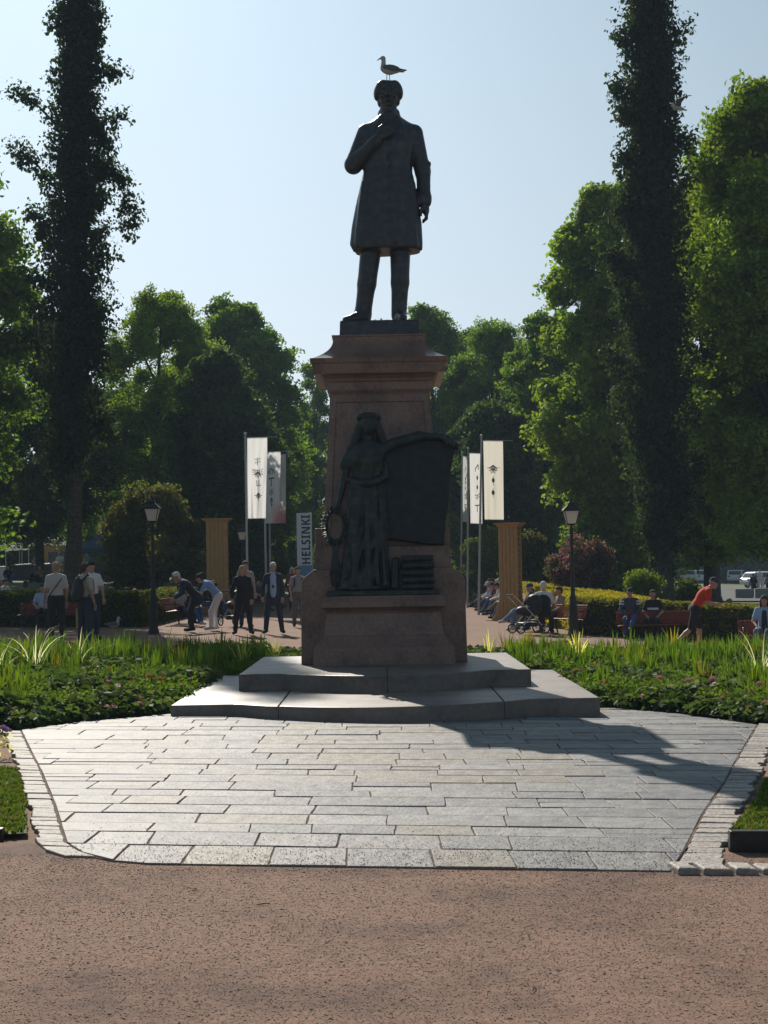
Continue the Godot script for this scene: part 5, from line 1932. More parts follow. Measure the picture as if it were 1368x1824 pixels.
func build_beds() -> void:
	var left := PackedVector2Array([Vector2(-3.78, 15.7), Vector2(-3.24, 16.52), Vector2(-2.50, 17.36), Vector2(-2.46, 18.0), Vector2(-2.42, 21.98), Vector2(-1.88, 21.98), Vector2(-1.88, 24.6), Vector2(-2.2, 27.6), Vector2(-4.5, 29.2), Vector2(-9.0, 29.0), Vector2(-13.0, 26.0), Vector2(-12.0, 17.0), Vector2(-6.0, 14.4)])
	var right := PackedVector2Array([Vector2(3.95, 16.4), Vector2(3.28, 17.5), Vector2(2.62, 18.2), Vector2(2.44, 18.2), Vector2(2.38, 21.98), Vector2(1.86, 21.98), Vector2(1.86, 24.6), Vector2(2.2, 27.4), Vector2(4.5, 28.6), Vector2(9.0, 28.0), Vector2(13.0, 25.0), Vector2(12.0, 17.6), Vector2(6.5, 15.2)])
	var back := PackedVector2Array([Vector2(-1.86, 22.84), Vector2(1.84, 22.84), Vector2(2.1, 27.2), Vector2(0, 28.0), Vector2(-2.1, 27.4)])
	for b in [left, right, back]:
		setting("bed_soil", sheet(b, 1.0, 0.02), M.soil)
	var r := RandomNumberGenerator.new()
	r.seed = 300
	# three sorts of low leaves, iris leaves, flowers
	var broad := spray_mesh(16, 0.34, 201, 0.5)
	var fine := spray_mesh(30, 0.2, 202, 0.7)
	var irises := tuft_mesh(10, 0.70, 0.048, 0.30, 5, 203)
	var flower := spray_mesh(14, 0.42, 204, 0.6)
	for side: float in [-1.0, 1.0]:
		var bed: PackedVector2Array = left if side < 0 else right
		var pl := []
		var tl := PackedColorArray()
		var pf := []
		var tf := PackedColorArray()
		var pi_ := []
		var ti := PackedColorArray()
		var pk := []
		var tk := PackedColorArray()
		var tries := 0
		while pl.size() < 6800 and tries < 60000:
			tries += 1
			var p := Vector2(side * r.randf_range(1.8, 9.2), r.randf_range(14.8, 27.5))
			if absf(p.x) > p.y * 0.27 + 2.2 or not Geometry2D.is_point_in_polygon(p, bed):
				continue
			var clump := sin(p.x * 2.3 + 1.0) * sin(p.y * 1.9) + 0.5 * sin(p.x * 5.1 - p.y * 3.3)
			var front := bed_edge(p, bed)
			if front < 0.10:
				continue
			var h := 0.03 + 0.19 * smoothstep(0.08, 0.6, front) * (0.8 + 0.3 * clump) * r.randf_range(0.4, 1.1)
			var s := r.randf_range(0.10, 0.2)
			var b := Basis.from_euler(Vector3(r.randf_range(-0.4, 0.4), r.randf() * TAU, r.randf_range(-0.4, 0.4)))
			var t := r.randf_range(0.7, 1.25)
			if clump > 0.25 or front < 0.4:
				pl.append(Transform3D(b.scaled(Vector3.ONE * s), on(p.x, p.y, h)))
				tl.append(Color(0.085 * t, 0.14 * t, 0.05 * t) if r.randf() < 0.93 else Color(0.19 * t, 0.22 * t, 0.16 * t))
			else:
				pf.append(Transform3D(b.scaled(Vector3.ONE * s), on(p.x, p.y, h)))
				tf.append(Color(0.12 * t, 0.20 * t, 0.035 * t))
			var f := r.randf()
			if f < 0.028:
				pk.append(Transform3D(b.scaled(Vector3.ONE * r.randf_range(0.022, 0.045)), on(p.x, p.y, h + 0.09)))
				tk.append([Color(0.55, 0.16, 0.16), Color(0.62, 0.30, 0.28), Color(0.6, 0.56, 0.5), Color(0.5, 0.2, 0.25)][r.randi() % 4])
		for i in 2700:
			var p := Vector2(side * r.randf_range(1.9, 9.4), r.randf_range(19.0, 27.2))
			if not Geometry2D.is_point_in_polygon(p, bed) or absf(p.x) > p.y * 0.27 + 2.2:
				continue
			var near := smoothstep(21.0, 23.0, p.y + 0.8 * sin(p.x * 2.0)) * smoothstep(27.2, 25.2, p.y)
			if absf(p.x) > 4.6:
				near = maxf(near, 0.6)
			near = maxf(near, 0.1)
			var gap := 0.5 + 0.5 * sin(p.x * 3.1 + side) * sin(p.y * 2.0 + 0.5)
			if r.randf() > near * (0.08 + 0.62 * gap * gap):
				continue
			var s := r.randf_range(0.5, 0.85) + 0.35 * gap * r.randf()
			pi_.append(Transform3D(Basis(Vector3.UP, r.randf() * TAU).scaled(Vector3(s, s, s)), on(p.x, p.y, 0.02)))
			var t := r.randf_range(0.75, 1.2)
			ti.append(Color(0.12 * t, 0.215 * t, 0.04 * t) if r.randf() < 0.86 else Color(0.28 * t, 0.24 * t, 0.05 * t))
		# plants in front at the outer ends, nearer the camera
		for i in 60:
			var p := Vector2(side * r.randf_range(4.1, 5.2), r.randf_range(16.4, 19.5))
			if not Geometry2D.is_point_in_polygon(p, bed):
				continue
			var s := r.randf_range(0.55, 0.85)
			pi_.append(Transform3D(Basis(Vector3.UP, r.randf() * TAU).scaled(Vector3(s, s, s)), on(p.x, p.y, 0.02)))
			var t := r.randf_range(0.75, 1.2)
			ti.append(Color(0.15 * t, 0.23 * t, 0.035 * t))
		var name_ := "left" if side < 0 else "right"
		tag(many("ground_cover", broad, M.leaf, pl, tl, self), "broad dark leaves along the front of the %s flower bed" % name_, "plants")
		tag(many("ground_cover", fine, M.leaf, pf, tf, self), "fine fresh-green leaves filling the %s flower bed" % name_, "plants")
		tag(many("iris_leaves", irises, M.iris, pi_, ti, self), "upright sword-shaped leaves at the back of the %s flower bed" % name_, "plants")
		tag(many("small_flowers", flower, M.petal, pk, tk, self), "scattered pink and white flowers of the %s flower bed" % name_, "flowers")
	# low planting behind the monument
	var pb := []
	var tb := PackedColorArray()
	for i in 500:
		var p := Vector2(r.randf_range(-2.6, 2.5), r.randf_range(22.9, 27.9))
		if not Geometry2D.is_point_in_polygon(p, back):
			continue
		pb.append(Transform3D(Basis(Vector3.UP, r.randf() * TAU).scaled(Vector3.ONE * r.randf_range(0.12, 0.22)), on(p.x, p.y, 0.12 + 0.1 * r.randf())))
		var t := r.randf_range(0.7, 1.2)
		tb.append(Color(0.10 * t, 0.15 * t, 0.05 * t))
	tag(many("ground_cover", broad, M.leaf, pb, tb, self), "low leaves in the bed behind the monument", "plants")

	# single plants that stand out
	var arch := tuft_mesh(20, 1.05, 0.018, 1.0, 7, 205)
	var arch2 := tuft_mesh(16, 0.95, 0.02, 0.85, 7, 206)
	var spots := [
		[-5.02, 22.0, 1.0, "arching pale grass tuft in the left bed, below the backpack", arch],
		[-5.35, 21.2, 0.8, "grass tuft near the left edge of the left bed", arch2],
		[-4.55, 22.6, 0.9, "grass tuft with bent tips in the left bed, right of the arching one", arch2],
		[5.0, 20.6, 1.05, "arching pale grass tuft in the right bed, below the runner", arch],
		[5.35, 19.6, 0.95, "tall grass tuft at the right edge of the right bed", arch2],
		[5.75, 21.4, 1.0, "grass tuft behind the tall one at the right edge of the right bed", arch],
	]
	for s in spots:
		var o := part(numbered("ornamental_grass"), s[4], M.iris_pale, self)
		o.position = on(s[0], s[1], 0.02)
		o.scale = Vector3.ONE * s[2]
		o.rotation.y = r.randf() * TAU
		tag(o, s[3], "grass plant", "ornamental grasses of the beds")
	var tall := tuft_mesh(22, 0.85, 0.04, 0.35, 4, 207)
	var clumps := [
		[-2.15, 23.2, 0.75, "sword-leaved plant beside the upper step's left back corner"],
		[-1.85, 25.8, 0.6, "small sword-leaved plant left of the pedestal, by the path"],
		[3.05, 24.6, 0.85, "sword-leaved clump at the left end of the right bed"],
		[-3.4, 23.8, 0.85, "sword-leaved clump right of the middle of the left bed"],
		[1.75, 26.2, 0.7, "sword-leaved plant just right of the pedestal's foot"],
	]
	for s in clumps:
		var o := part(numbered("iris_clump"), tall, M.iris_green, self)
		o.position = on(s[0], s[1], 0.02)
		o.scale = Vector3.ONE * s[2]
		o.rotation.y = r.randf() * TAU
		tag(o, s[3], "iris plant", "iris clumps of the beds")
	var patch := part(numbered("yellow_plant"), spray_mesh(60, 0.16, 208, 0.25), M.yellow_leaf, self)
	patch.position = on(-3.85, 18.2, 0.16)
	patch.scale = Vector3(0.2, 0.2, 0.16)
	tag(patch, "low yellow-green plant near the front of the left bed", "plant")
	# red flowers that can be told apart
	var fl := MB.new()
	for i in 7:
		var w := TAU * i / 7.0
		fl.ball(Vector3(cos(w) * 0.028, 0.005 + 0.012 * (i % 2), sin(w) * 0.028), Vector3(0.026, 0.016, 0.026), Basis(), 6)
	fl.ball(Vector3(0, 0.02, 0), Vector3(0.024, 0.02, 0.024), Basis(), 6)
	var fm := fl.mesh()
	var at := [
		[-5.15, 19.6, "orange-red flower near the left edge of the left bed", 1.3, true], [-4.95, 19.65, "orange-red flower right beside the one at the left bed's edge", 1.2, true], [-2.95, 19.2, "red flower above the left end of the lower step", 1.0, true], [-2.75, 18.7, "orange-pink flower nearest the lower step's left corner", 0.9, true],
		[3.35, 18.9, "pink flower in the right bed, near the lower step's right corner", 1.1, false], [3.62, 18.5, "pink flower in the middle of the right bed's front", 1.0, false], [3.95, 18.7, "pale pink flower right of the middle of the right bed", 1.1, false], [4.35, 18.0, "pink flower toward the right end of the right bed", 1.0, false]]
	for a in at:
		var o := thing("flower", a[2], "flower", on(a[0], a[1], 0.02), 0.0, "single flowers of the beds")
		var stem := MB.new()
		stem.tube([Vector3.ZERO, Vector3(0.01, 0.12, 0), Vector3(0, 0.26, 0)], [0.006, 0.005, 0.004], 5)
		part("stem", stem.mesh(), M.iris_green, o)
		var b := part("bloom", fm, M.red_petal if a[4] else M.pink_petal, o)
		b.position.y = 0.27
		b.scale = Vector3.ONE * a[3]
	# pansies at the far left, in front of the lawn
	var pans := thing("pansy_plant", "small plant with purple flowers at the left edge, above the lawn", "plant", on(-3.42, 13.6, 0.0))
	part("foliage", spray_mesh(50, 0.2, 209, 0.8), M.dark_leaf, pans).scale = Vector3(0.14, 0.16, 0.14)
	pans.get_child(0).position.y = 0.1
	for i in 5:
		var b := part("bloom", fm, M.purple_petal, pans)
		b.position = Vector3(-0.1 + 0.045 * i, 0.20 + 0.02 * (i % 2), 0.03 * (i % 3))
		b.scale = Vector3.ONE * 0.8


# how far a point lies behind the bed's front edge (its first three corners, and the last one)
func bed_edge(p: Vector2, bed: PackedVector2Array) -> float:
	var best := 99.0
	for q in [[0, 1], [1, 2], [2, 3], [bed.size() - 1, 0]]:
		best = minf(best, p.distance_to(Geometry2D.get_closest_point_to_segment(p, bed[q[0]], bed[q[1]])))
	return best


# ------------------------------------------------------------------ lamps, banners, benches, columns

func lamp_post(label: String, at: Vector3, height: float, fine: bool) -> void:
	var o := thing("street_lamp", label, "street lamp", at, 0.0, "old-fashioned park lamps")
	var k := height / 3.5
	var mb := MB.new()
	mb.lathe([Vector2(0.14, -0.05), Vector2(0.14, 0.06), Vector2(0.115, 0.10), Vector2(0.105, 0.80), Vector2(0.115, 0.84), Vector2(0.09, 0.90), Vector2(0.075, 1.0), Vector2(0.085, 1.06), Vector2(0.055, 1.12), Vector2(0.047, 1.75), Vector2(0.058, 1.80), Vector2(0.042, 1.86), Vector2(0.036, 2.66), Vector2(0.06, 2.70), Vector2(0.035, 2.76), Vector2(0.03, 2.82)], 12)
	part("post", mb.mesh(), M.iron, o)
	mb = MB.new()
	mb.tube([Vector3(-0.16, 2.62, 0), Vector3(0.16, 2.62, 0)], [0.012, 0.012], 6)
	part("ladder_bar", mb.mesh(), M.iron, o)
	var lan := Node3D.new()
	lan.name = "lantern"
	o.add_child(lan, true)
	var lo := 0.105
	var hi := 0.178
	for j in 4:
		var a := TAU * j / 4.0 + PI / 4
		var b := a + TAU / 4.0
		var q := MB.new()
		var pts := [Vector3(cos(a) * lo * 1.41, 2.86, sin(a) * lo * 1.41), Vector3(cos(b) * lo * 1.41, 2.86, sin(b) * lo * 1.41), Vector3(cos(b) * hi * 1.41, 3.17, sin(b) * hi * 1.41), Vector3(cos(a) * hi * 1.41, 3.17, sin(a) * hi * 1.41)]
		var out := Vector3(cos((a + b) / 2), -0.2, sin((a + b) / 2)).normalized()
		q.face(pts, out)
		q.face([pts[0] - out * 0.006, pts[1] - out * 0.006, pts[2] - out * 0.006, pts[3] - out * 0.006], -out)
		part("pane", q.mesh(), M.pane, lan)
	var fr := MB.new()
	for j in 4:
		var a := TAU * j / 4.0 + PI / 4
		fr.tube([Vector3(cos(a) * lo * 1.43, 2.85, sin(a) * lo * 1.43), Vector3(cos(a) * hi * 1.43, 3.18, sin(a) * hi * 1.43)], [0.011, 0.011], 5)
	fr.rect_loft([[2.82, 0.06, 0.06, 0, 0], [2.84, 0.115, 0.115, 0, 0], [2.86, 0.115, 0.115, 0, 0]])
	part("frame", fr.mesh(), M.iron, lan)
	var rf := MB.new()
	rf.rect_loft([[3.165, 0.205, 0.205, 0, 0], [3.19, 0.215, 0.215, 0, 0], [3.30, 0.10, 0.10, 0, 0], [3.33, 0.075, 0.075, 0, 0], [3.36, 0.085, 0.085, 0, 0], [3.40, 0.03, 0.03, 0, 0]])
	rf.lathe([Vector2(0.028, 3.39), Vector2(0.034, 3.42), Vector2(0.012, 3.45), Vector2(0.018, 3.47), Vector2(0.004, 3.51)], 8)
	part("roof", rf.mesh(), M.lamp_roof, lan)
	o.scale = Vector3.ONE * k


func stroke(im: Image, a: Vector2, b: Vector2, w: float, c: Color) -> void:
	var n := maxi(1, int(a.distance_to(b)))
	for i in n + 1:
		var p := a.lerp(b, float(i) / n)
		im.fill_rect(Rect2i(int(p.x - w / 2), int(p.y - w / 2), maxi(1, int(w)), maxi(1, int(w))), c)


# what is printed on a banner: drawings of twigs, roots and leaves one above another
func banner_print(which: int) -> ImageTexture:
	var im := Image.create(128, 512, false, Image.FORMAT_RGB8)
	var white := Color(0.93, 0.93, 0.93) if which != 3 else Color(0.90, 0.89, 0.84)
	im.fill(white)
	if which == 1:
		for y in 512:
			var t := smoothstep(330.0, 512.0, y)
			for x in 128:
				var s := t * smoothstep(40.0, 128.0, x)
				im.set_pixel(x, y, white.lerp(Color(0.90, 0.42, 0.40), s * 0.8))
	var ink := Color(0.22, 0.23, 0.24)
	var r := RandomNumberGenerator.new()
	r.seed = 400 + which
	var leaf := func(c: Vector2, h: float, w: float) -> void:
		for i in int(h):
			var t := float(i) / h
			var half := w * sin(t * PI) * 0.5
			stroke(im, c + Vector2(-half, i), c + Vector2(half, i), 2, ink)
		stroke(im, c + Vector2(0, h), c + Vector2(0, h + 16), 2, ink)
		stroke(im, c + Vector2(0, -12), c, 2, ink)
	var twig := func(c: Vector2, h: float, n: int, spread: float, w: float) -> void:
		stroke(im, c, c + Vector2(0, h), w, ink)
		for i in n:
			var y := h * (i + 0.5) / n
			for s in [-1.0, 1.0]:
				var e := c + Vector2(s * spread * r.randf_range(0.5, 1.0), y - spread * r.randf_range(0.1, 0.7))
				stroke(im, c + Vector2(0, y), e, w * 0.7, ink)
				stroke(im, c.lerp(e, 0.6), e + Vector2(s * 6, r.randf_range(4, 12)), w * 0.5, ink)
	var root := func(c: Vector2, spread: float, n: int) -> void:
		for i in n:
			var t := float(i) / (n - 1) * 2.0 - 1.0
			var m := c + Vector2(t * spread * 0.5, 10 + 6 * absf(t))
			stroke(im, c, m, 4, ink)
			stroke(im, m, c + Vector2(t * spread, 18 + 22 * (1.0 - absf(t))), 3, ink)
			stroke(im, m, m + Vector2(r.randf_range(-8, 8), 20), 2, ink)
	if which == 0:
		twig.call(Vector2(64, 128), 44.0, 2, 18.0, 4.0)
		twig.call(Vector2(50, 200), 30.0, 3, 18.0, 3.5)
		twig.call(Vector2(80, 205), 34.0, 3, 22.0, 3.5)
		root.call(Vector2(70, 216), 34.0, 5)
		stroke(im, Vector2(60, 270), Vector2(62, 304), 4, ink)
		stroke(im, Vector2(62, 304), Vector2(92, 300), 4, ink)
		stroke(im, Vector2(76, 272), Vector2(78, 302), 4, ink)
		root.call(Vector2(74, 348), 26.0, 6)
		stroke(im, Vector2(74, 352), Vector2(74, 398), 4, ink)
	elif which == 1:
		stroke(im, Vector2(22, 150), Vector2(40, 118), 5, ink)
		stroke(im, Vector2(40, 118), Vector2(68, 128), 5, ink)
		stroke(im, Vector2(68, 128), Vector2(80, 152), 5, ink)
		for i in 3:
			stroke(im, Vector2(34 + i * 14, 126), Vector2(32 + i * 14, 160), 4, ink)
		stroke(im, Vector2(30, 190), Vector2(74, 186), 8, ink)
		stroke(im, Vector2(52, 188), Vector2(54, 246), 6, ink)
		twig.call(Vector2(56, 270), 44.0, 3, 16.0, 4.0)
		twig.call(Vector2(56, 330), 40.0, 4, 10.0, 4.0)
		leaf.call(Vector2(58, 372), 18.0, 12.0)
	elif which == 2:
		stroke(im, Vector2(60, 112), Vector2(88, 80), 6, ink)
		stroke(im, Vector2(88, 80), Vector2(92, 116), 6, ink)
		stroke(im, Vector2(60, 112), Vector2(58, 130), 6, ink)
		leaf.call(Vector2(78, 160), 36.0, 16.0)
		leaf.call(Vector2(78, 230), 36.0, 16.0)
		twig.call(Vector2(78, 300), 40.0, 2, 24.0, 5.0)
		stroke(im, Vector2(54, 382), Vector2(100, 378), 7, ink)
		stroke(im, Vector2(77, 380), Vector2(77, 426), 6, ink)
	else:
		root.call(Vector2(62, 158), 40.0, 7)
		root.call(Vector2(62, 176), 28.0, 4)
		leaf.call(Vector2(62, 238), 36.0, 17.0)
		leaf.call(Vector2(60, 318), 36.0, 19.0)
	return ImageTexture.create_from_image(im)


func banner(label: String, x: float, d: float, lean: float, pole_h: float, y0: float, y1: float, w: float, shift: float, which: int, wind: float, seed_: int, turn: float) -> void:
	var o := thing("banner_pole", label, "banner", on(x, d), 0.0, "banner poles by the path")
	o.rotation.z = lean
	var g := gy(x, d)
	var mb := MB.new()
	mb.tube([Vector3(0, -0.05, 0), Vector3(0, 2.0, 0), Vector3(0, pole_h - g - 0.05, 0)], [0.05, 0.047, 0.04], 10)
	part("pole", mb.mesh(), M.pole, o)
	mb = MB.new()
	mb.ball(Vector3(0, pole_h - g + 0.02, 0), Vector3(0.062, 0.07, 0.062), Basis(), 12)
	part("finial", mb.mesh(), M.steel, o)
	mb = MB.new()
	mb.tube([Vector3(0, y1 - g + 0.02, 0), Vector3(cos(turn) * (w + 0.45), y1 - g + 0.03, -sin(turn) * (w + 0.45))], [0.014, 0.012], 6)
	part("arm", mb.mesh(), M.pole, o)
	mb = MB.new()
	mb.tube([Vector3(0, y0 - g - 0.1, 0), Vector3(0.06, y0 - g - 0.06, 0.02)], [0.02, 0.02], 6)
	part("tie", mb.mesh(), M.pole, o)
	var cl := MB.new()
	var r := RandomNumberGenerator.new()
	r.seed = seed_
	var ph := r.randf() * 6.0
	var nxq := 26
	var nyq := 34
	var ids := []
	for j in nyq + 1:
		var v := float(j) / nyq
		for i in nxq + 1:
			var u := float(i) / nxq
			var loose := smoothstep(0.0, 0.6, v)
			var bow := wind * loose * (0.07 * sin(u * 5.0 + v * 3.0 + ph) + 0.035 * sin(u * 13.0 - v * 4.0 + ph) + 0.022 * sin(u * 21.0 + v * 2.0)) + wind * 0.012 * sin(u * 17.0 + v * 1.5 + ph)
			var inx := 1.0 - 0.12 * wind * loose * v
			var px := 0.07 + u * w * inx + shift * v
			var y := lerpf(y1, y0, v) - g + 0.05 * wind * u * loose * sin(v * 5.0 + ph) * 0.4
			var q := Vector3(px, y, 0).rotated(Vector3.UP, turn) + Vector3(0, 0, bow)
			ids.append(cl.vert(q, Vector3.ZERO, Vector2(u, v)))
	for j in nyq:
		for i in nxq:
			var a := j * (nxq + 1) + i
			cl.quad(a, a + 1, a + nxq + 2, a + nxq + 1)
	for t in range(0, cl.ix.size(), 3):
		var n := (cl.v[cl.ix[t + 2]] - cl.v[cl.ix[t]]).cross(cl.v[cl.ix[t + 1]] - cl.v[cl.ix[t]])
		for q in 3:
			cl.n[cl.ix[t + q]] += n
	for i in cl.n.size():
		cl.n[i] = cl.n[i].normalized()
	var m := StandardMaterial3D.new()
	m.albedo_texture = banner_print(which)
	m.roughness = 0.9
	m.backlight_enabled = true
	m.backlight = Color(1, 1, 1)
	part("cloth", cl.mesh(), m, o)
	var hem := MB.new()
	for e in [[0, nxq], [nyq * (nxq + 1), nyq * (nxq + 1) + nxq]]:
		var pts := []
		var radii := []
		for i in range(e[0], e[1] + 1, 2):
			pts.append(cl.v[i])
			radii.append(0.012)
		hem.tube(pts, radii, 5)
	part("hem", hem.mesh(), M.canvas, o)


func bench(label: String, at: Vector3, turn: float, length: float, slat: Material, k: float, group: String) -> void:
	var o := thing("park_bench", label, "bench", at, turn, group)
	for i in 5:
		var mb := MB.new()
		mb.box(Vector3(0, 0.45 - 0.008 * i, 0.20 - i * 0.095), Vector3(length, 0.032, 0.075), Basis(Vector3.RIGHT, 0.06), 0.008)
		part("seat_slat", mb.mesh(), slat, o)
	for i in 7:
		var mb := MB.new()
		mb.box(Vector3(0, 0.50 + i * 0.055, -0.245 - i * 0.016), Vector3(length, 0.045, 0.026), Basis(Vector3.RIGHT, -0.28), 0.008)
		part("back_slat", mb.mesh(), slat, o)
	for s in [-0.42, 0.42]:
		var mb := MB.new()
		var x: float = s * length
		mb.tube([Vector3(x, 0.0, 0.24), Vector3(x, 0.25, 0.20), Vector3(x, 0.42, 0.22)], [0.026, 0.02, 0.022], 7)
		part("leg", mb.mesh(), M.iron, o)
		mb = MB.new()
		mb.tube([Vector3(x, 0.0, -0.28), Vector3(x, 0.25, -0.21), Vector3(x, 0.46, -0.22), Vector3(x, 0.88, -0.365)], [0.026, 0.02, 0.022, 0.018], 7)
		part("leg", mb.mesh(), M.iron, o)
		mb = MB.new()
		mb.tube([Vector3(x, 0.42, 0.22), Vector3(x, 0.415, -0.22)], [0.02, 0.02], 7)
		part("seat_rail", mb.mesh(), M.iron, o)
		mb = MB.new()
		mb.tube([Vector3(x, 0.42, 0.23), Vector3(x, 0.66, 0.20), Vector3(x, 0.67, -0.28)], [0.018, 0.018, 0.018], 7)
		part("armrest", mb.mesh(), M.iron, o)
	o.scale = Vector3.ONE * k


func wooden_column(label: String, at: Vector3, turn: float, w: float, h: float) -> void:
	var o := thing("wooden_column", label, "wooden column", at, turn, "wooden columns by the path")
	var n := 5
	for i in n:
		var mb := MB.new()
		var bw := w / n
		mb.box(Vector3(-w / 2 + bw * (i + 0.5), h / 2, 0.2), Vector3(bw - 0.008, h, 0.05), Basis(), 0.006)
		part("front_board", mb.mesh(), M.wood, o)
		mb = MB.new()
		mb.box(Vector3(-w / 2 + bw * (i + 0.5), h / 2, -0.2), Vector3(bw - 0.008, h, 0.05), Basis(), 0.006)
		part("back_board", mb.mesh(), M.wood, o)
	for s in [-1.0, 1.0]:
		for e in [-0.15, 0.15]:
			var mb := MB.new()
			mb.box(Vector3(s * (w / 2 - 0.03), h / 2, e), Vector3(0.05, h, 0.07), Basis(), 0.006)
			part("side_post", mb.mesh(), M.wood, o)
		for i in 17:
			var mb := MB.new()
			mb.box(Vector3(s * (w / 2 - 0.035), h * (i + 0.7) / 17.5, 0), Vector3(0.04, 0.055, 0.24), Basis(), 0.004)
			part("rung", mb.mesh(), M.wood, o)
	var top := MB.new()
	top.rect_loft([[h, w * 0.5, 0.24, 0, 0], [h + 0.10, w * 0.62, 0.30, 0, 0], [h + 0.105, w * 0.70, 0.34, 0, 0], [h + 0.15, w * 0.70, 0.34, 0, 0]])
	part("top_board", top.mesh(), M.wood, o)
	# flared foot
	for s in [-1.0, 1.0]:
		var mb := MB.new()
		mb.prism(PackedVector2Array([Vector2(s * w * 0.5, 0.03), Vector2(s * (w * 0.5 + 0.34), 0.03), Vector2(s * (w * 0.5 + 0.16), 0.22), Vector2(s * (w * 0.5 + 0.05), 0.55), Vector2(s * w * 0.5, 0.75)]), -0.22, 0.22, 0.01, Transform3D(Basis(Vector3(1, 0, 0), Vector3(0, 0, 1), Vector3(0, 1, 0)), Vector3.ZERO), true)
		part("foot_bracket", mb.mesh(), M.wood, o)
	var base := MB.new()
	base.box(Vector3(0, 0.015, 0), Vector3(w + 0.9, 0.06, 0.6), Basis(), 0.008)
	part("base_board", base.mesh(), M.wood, o)
	var fin := MB.new()
	fin.lathe([Vector2(0.05, h + 0.15), Vector2(0.07, h + 0.17), Vector2(0.03, h + 0.21), Vector2(0.075, h + 0.27), Vector2(0.05, h + 0.33), Vector2(0.01, h + 0.36)], 8)
	part("finial", fin.mesh(), M.iron, o)


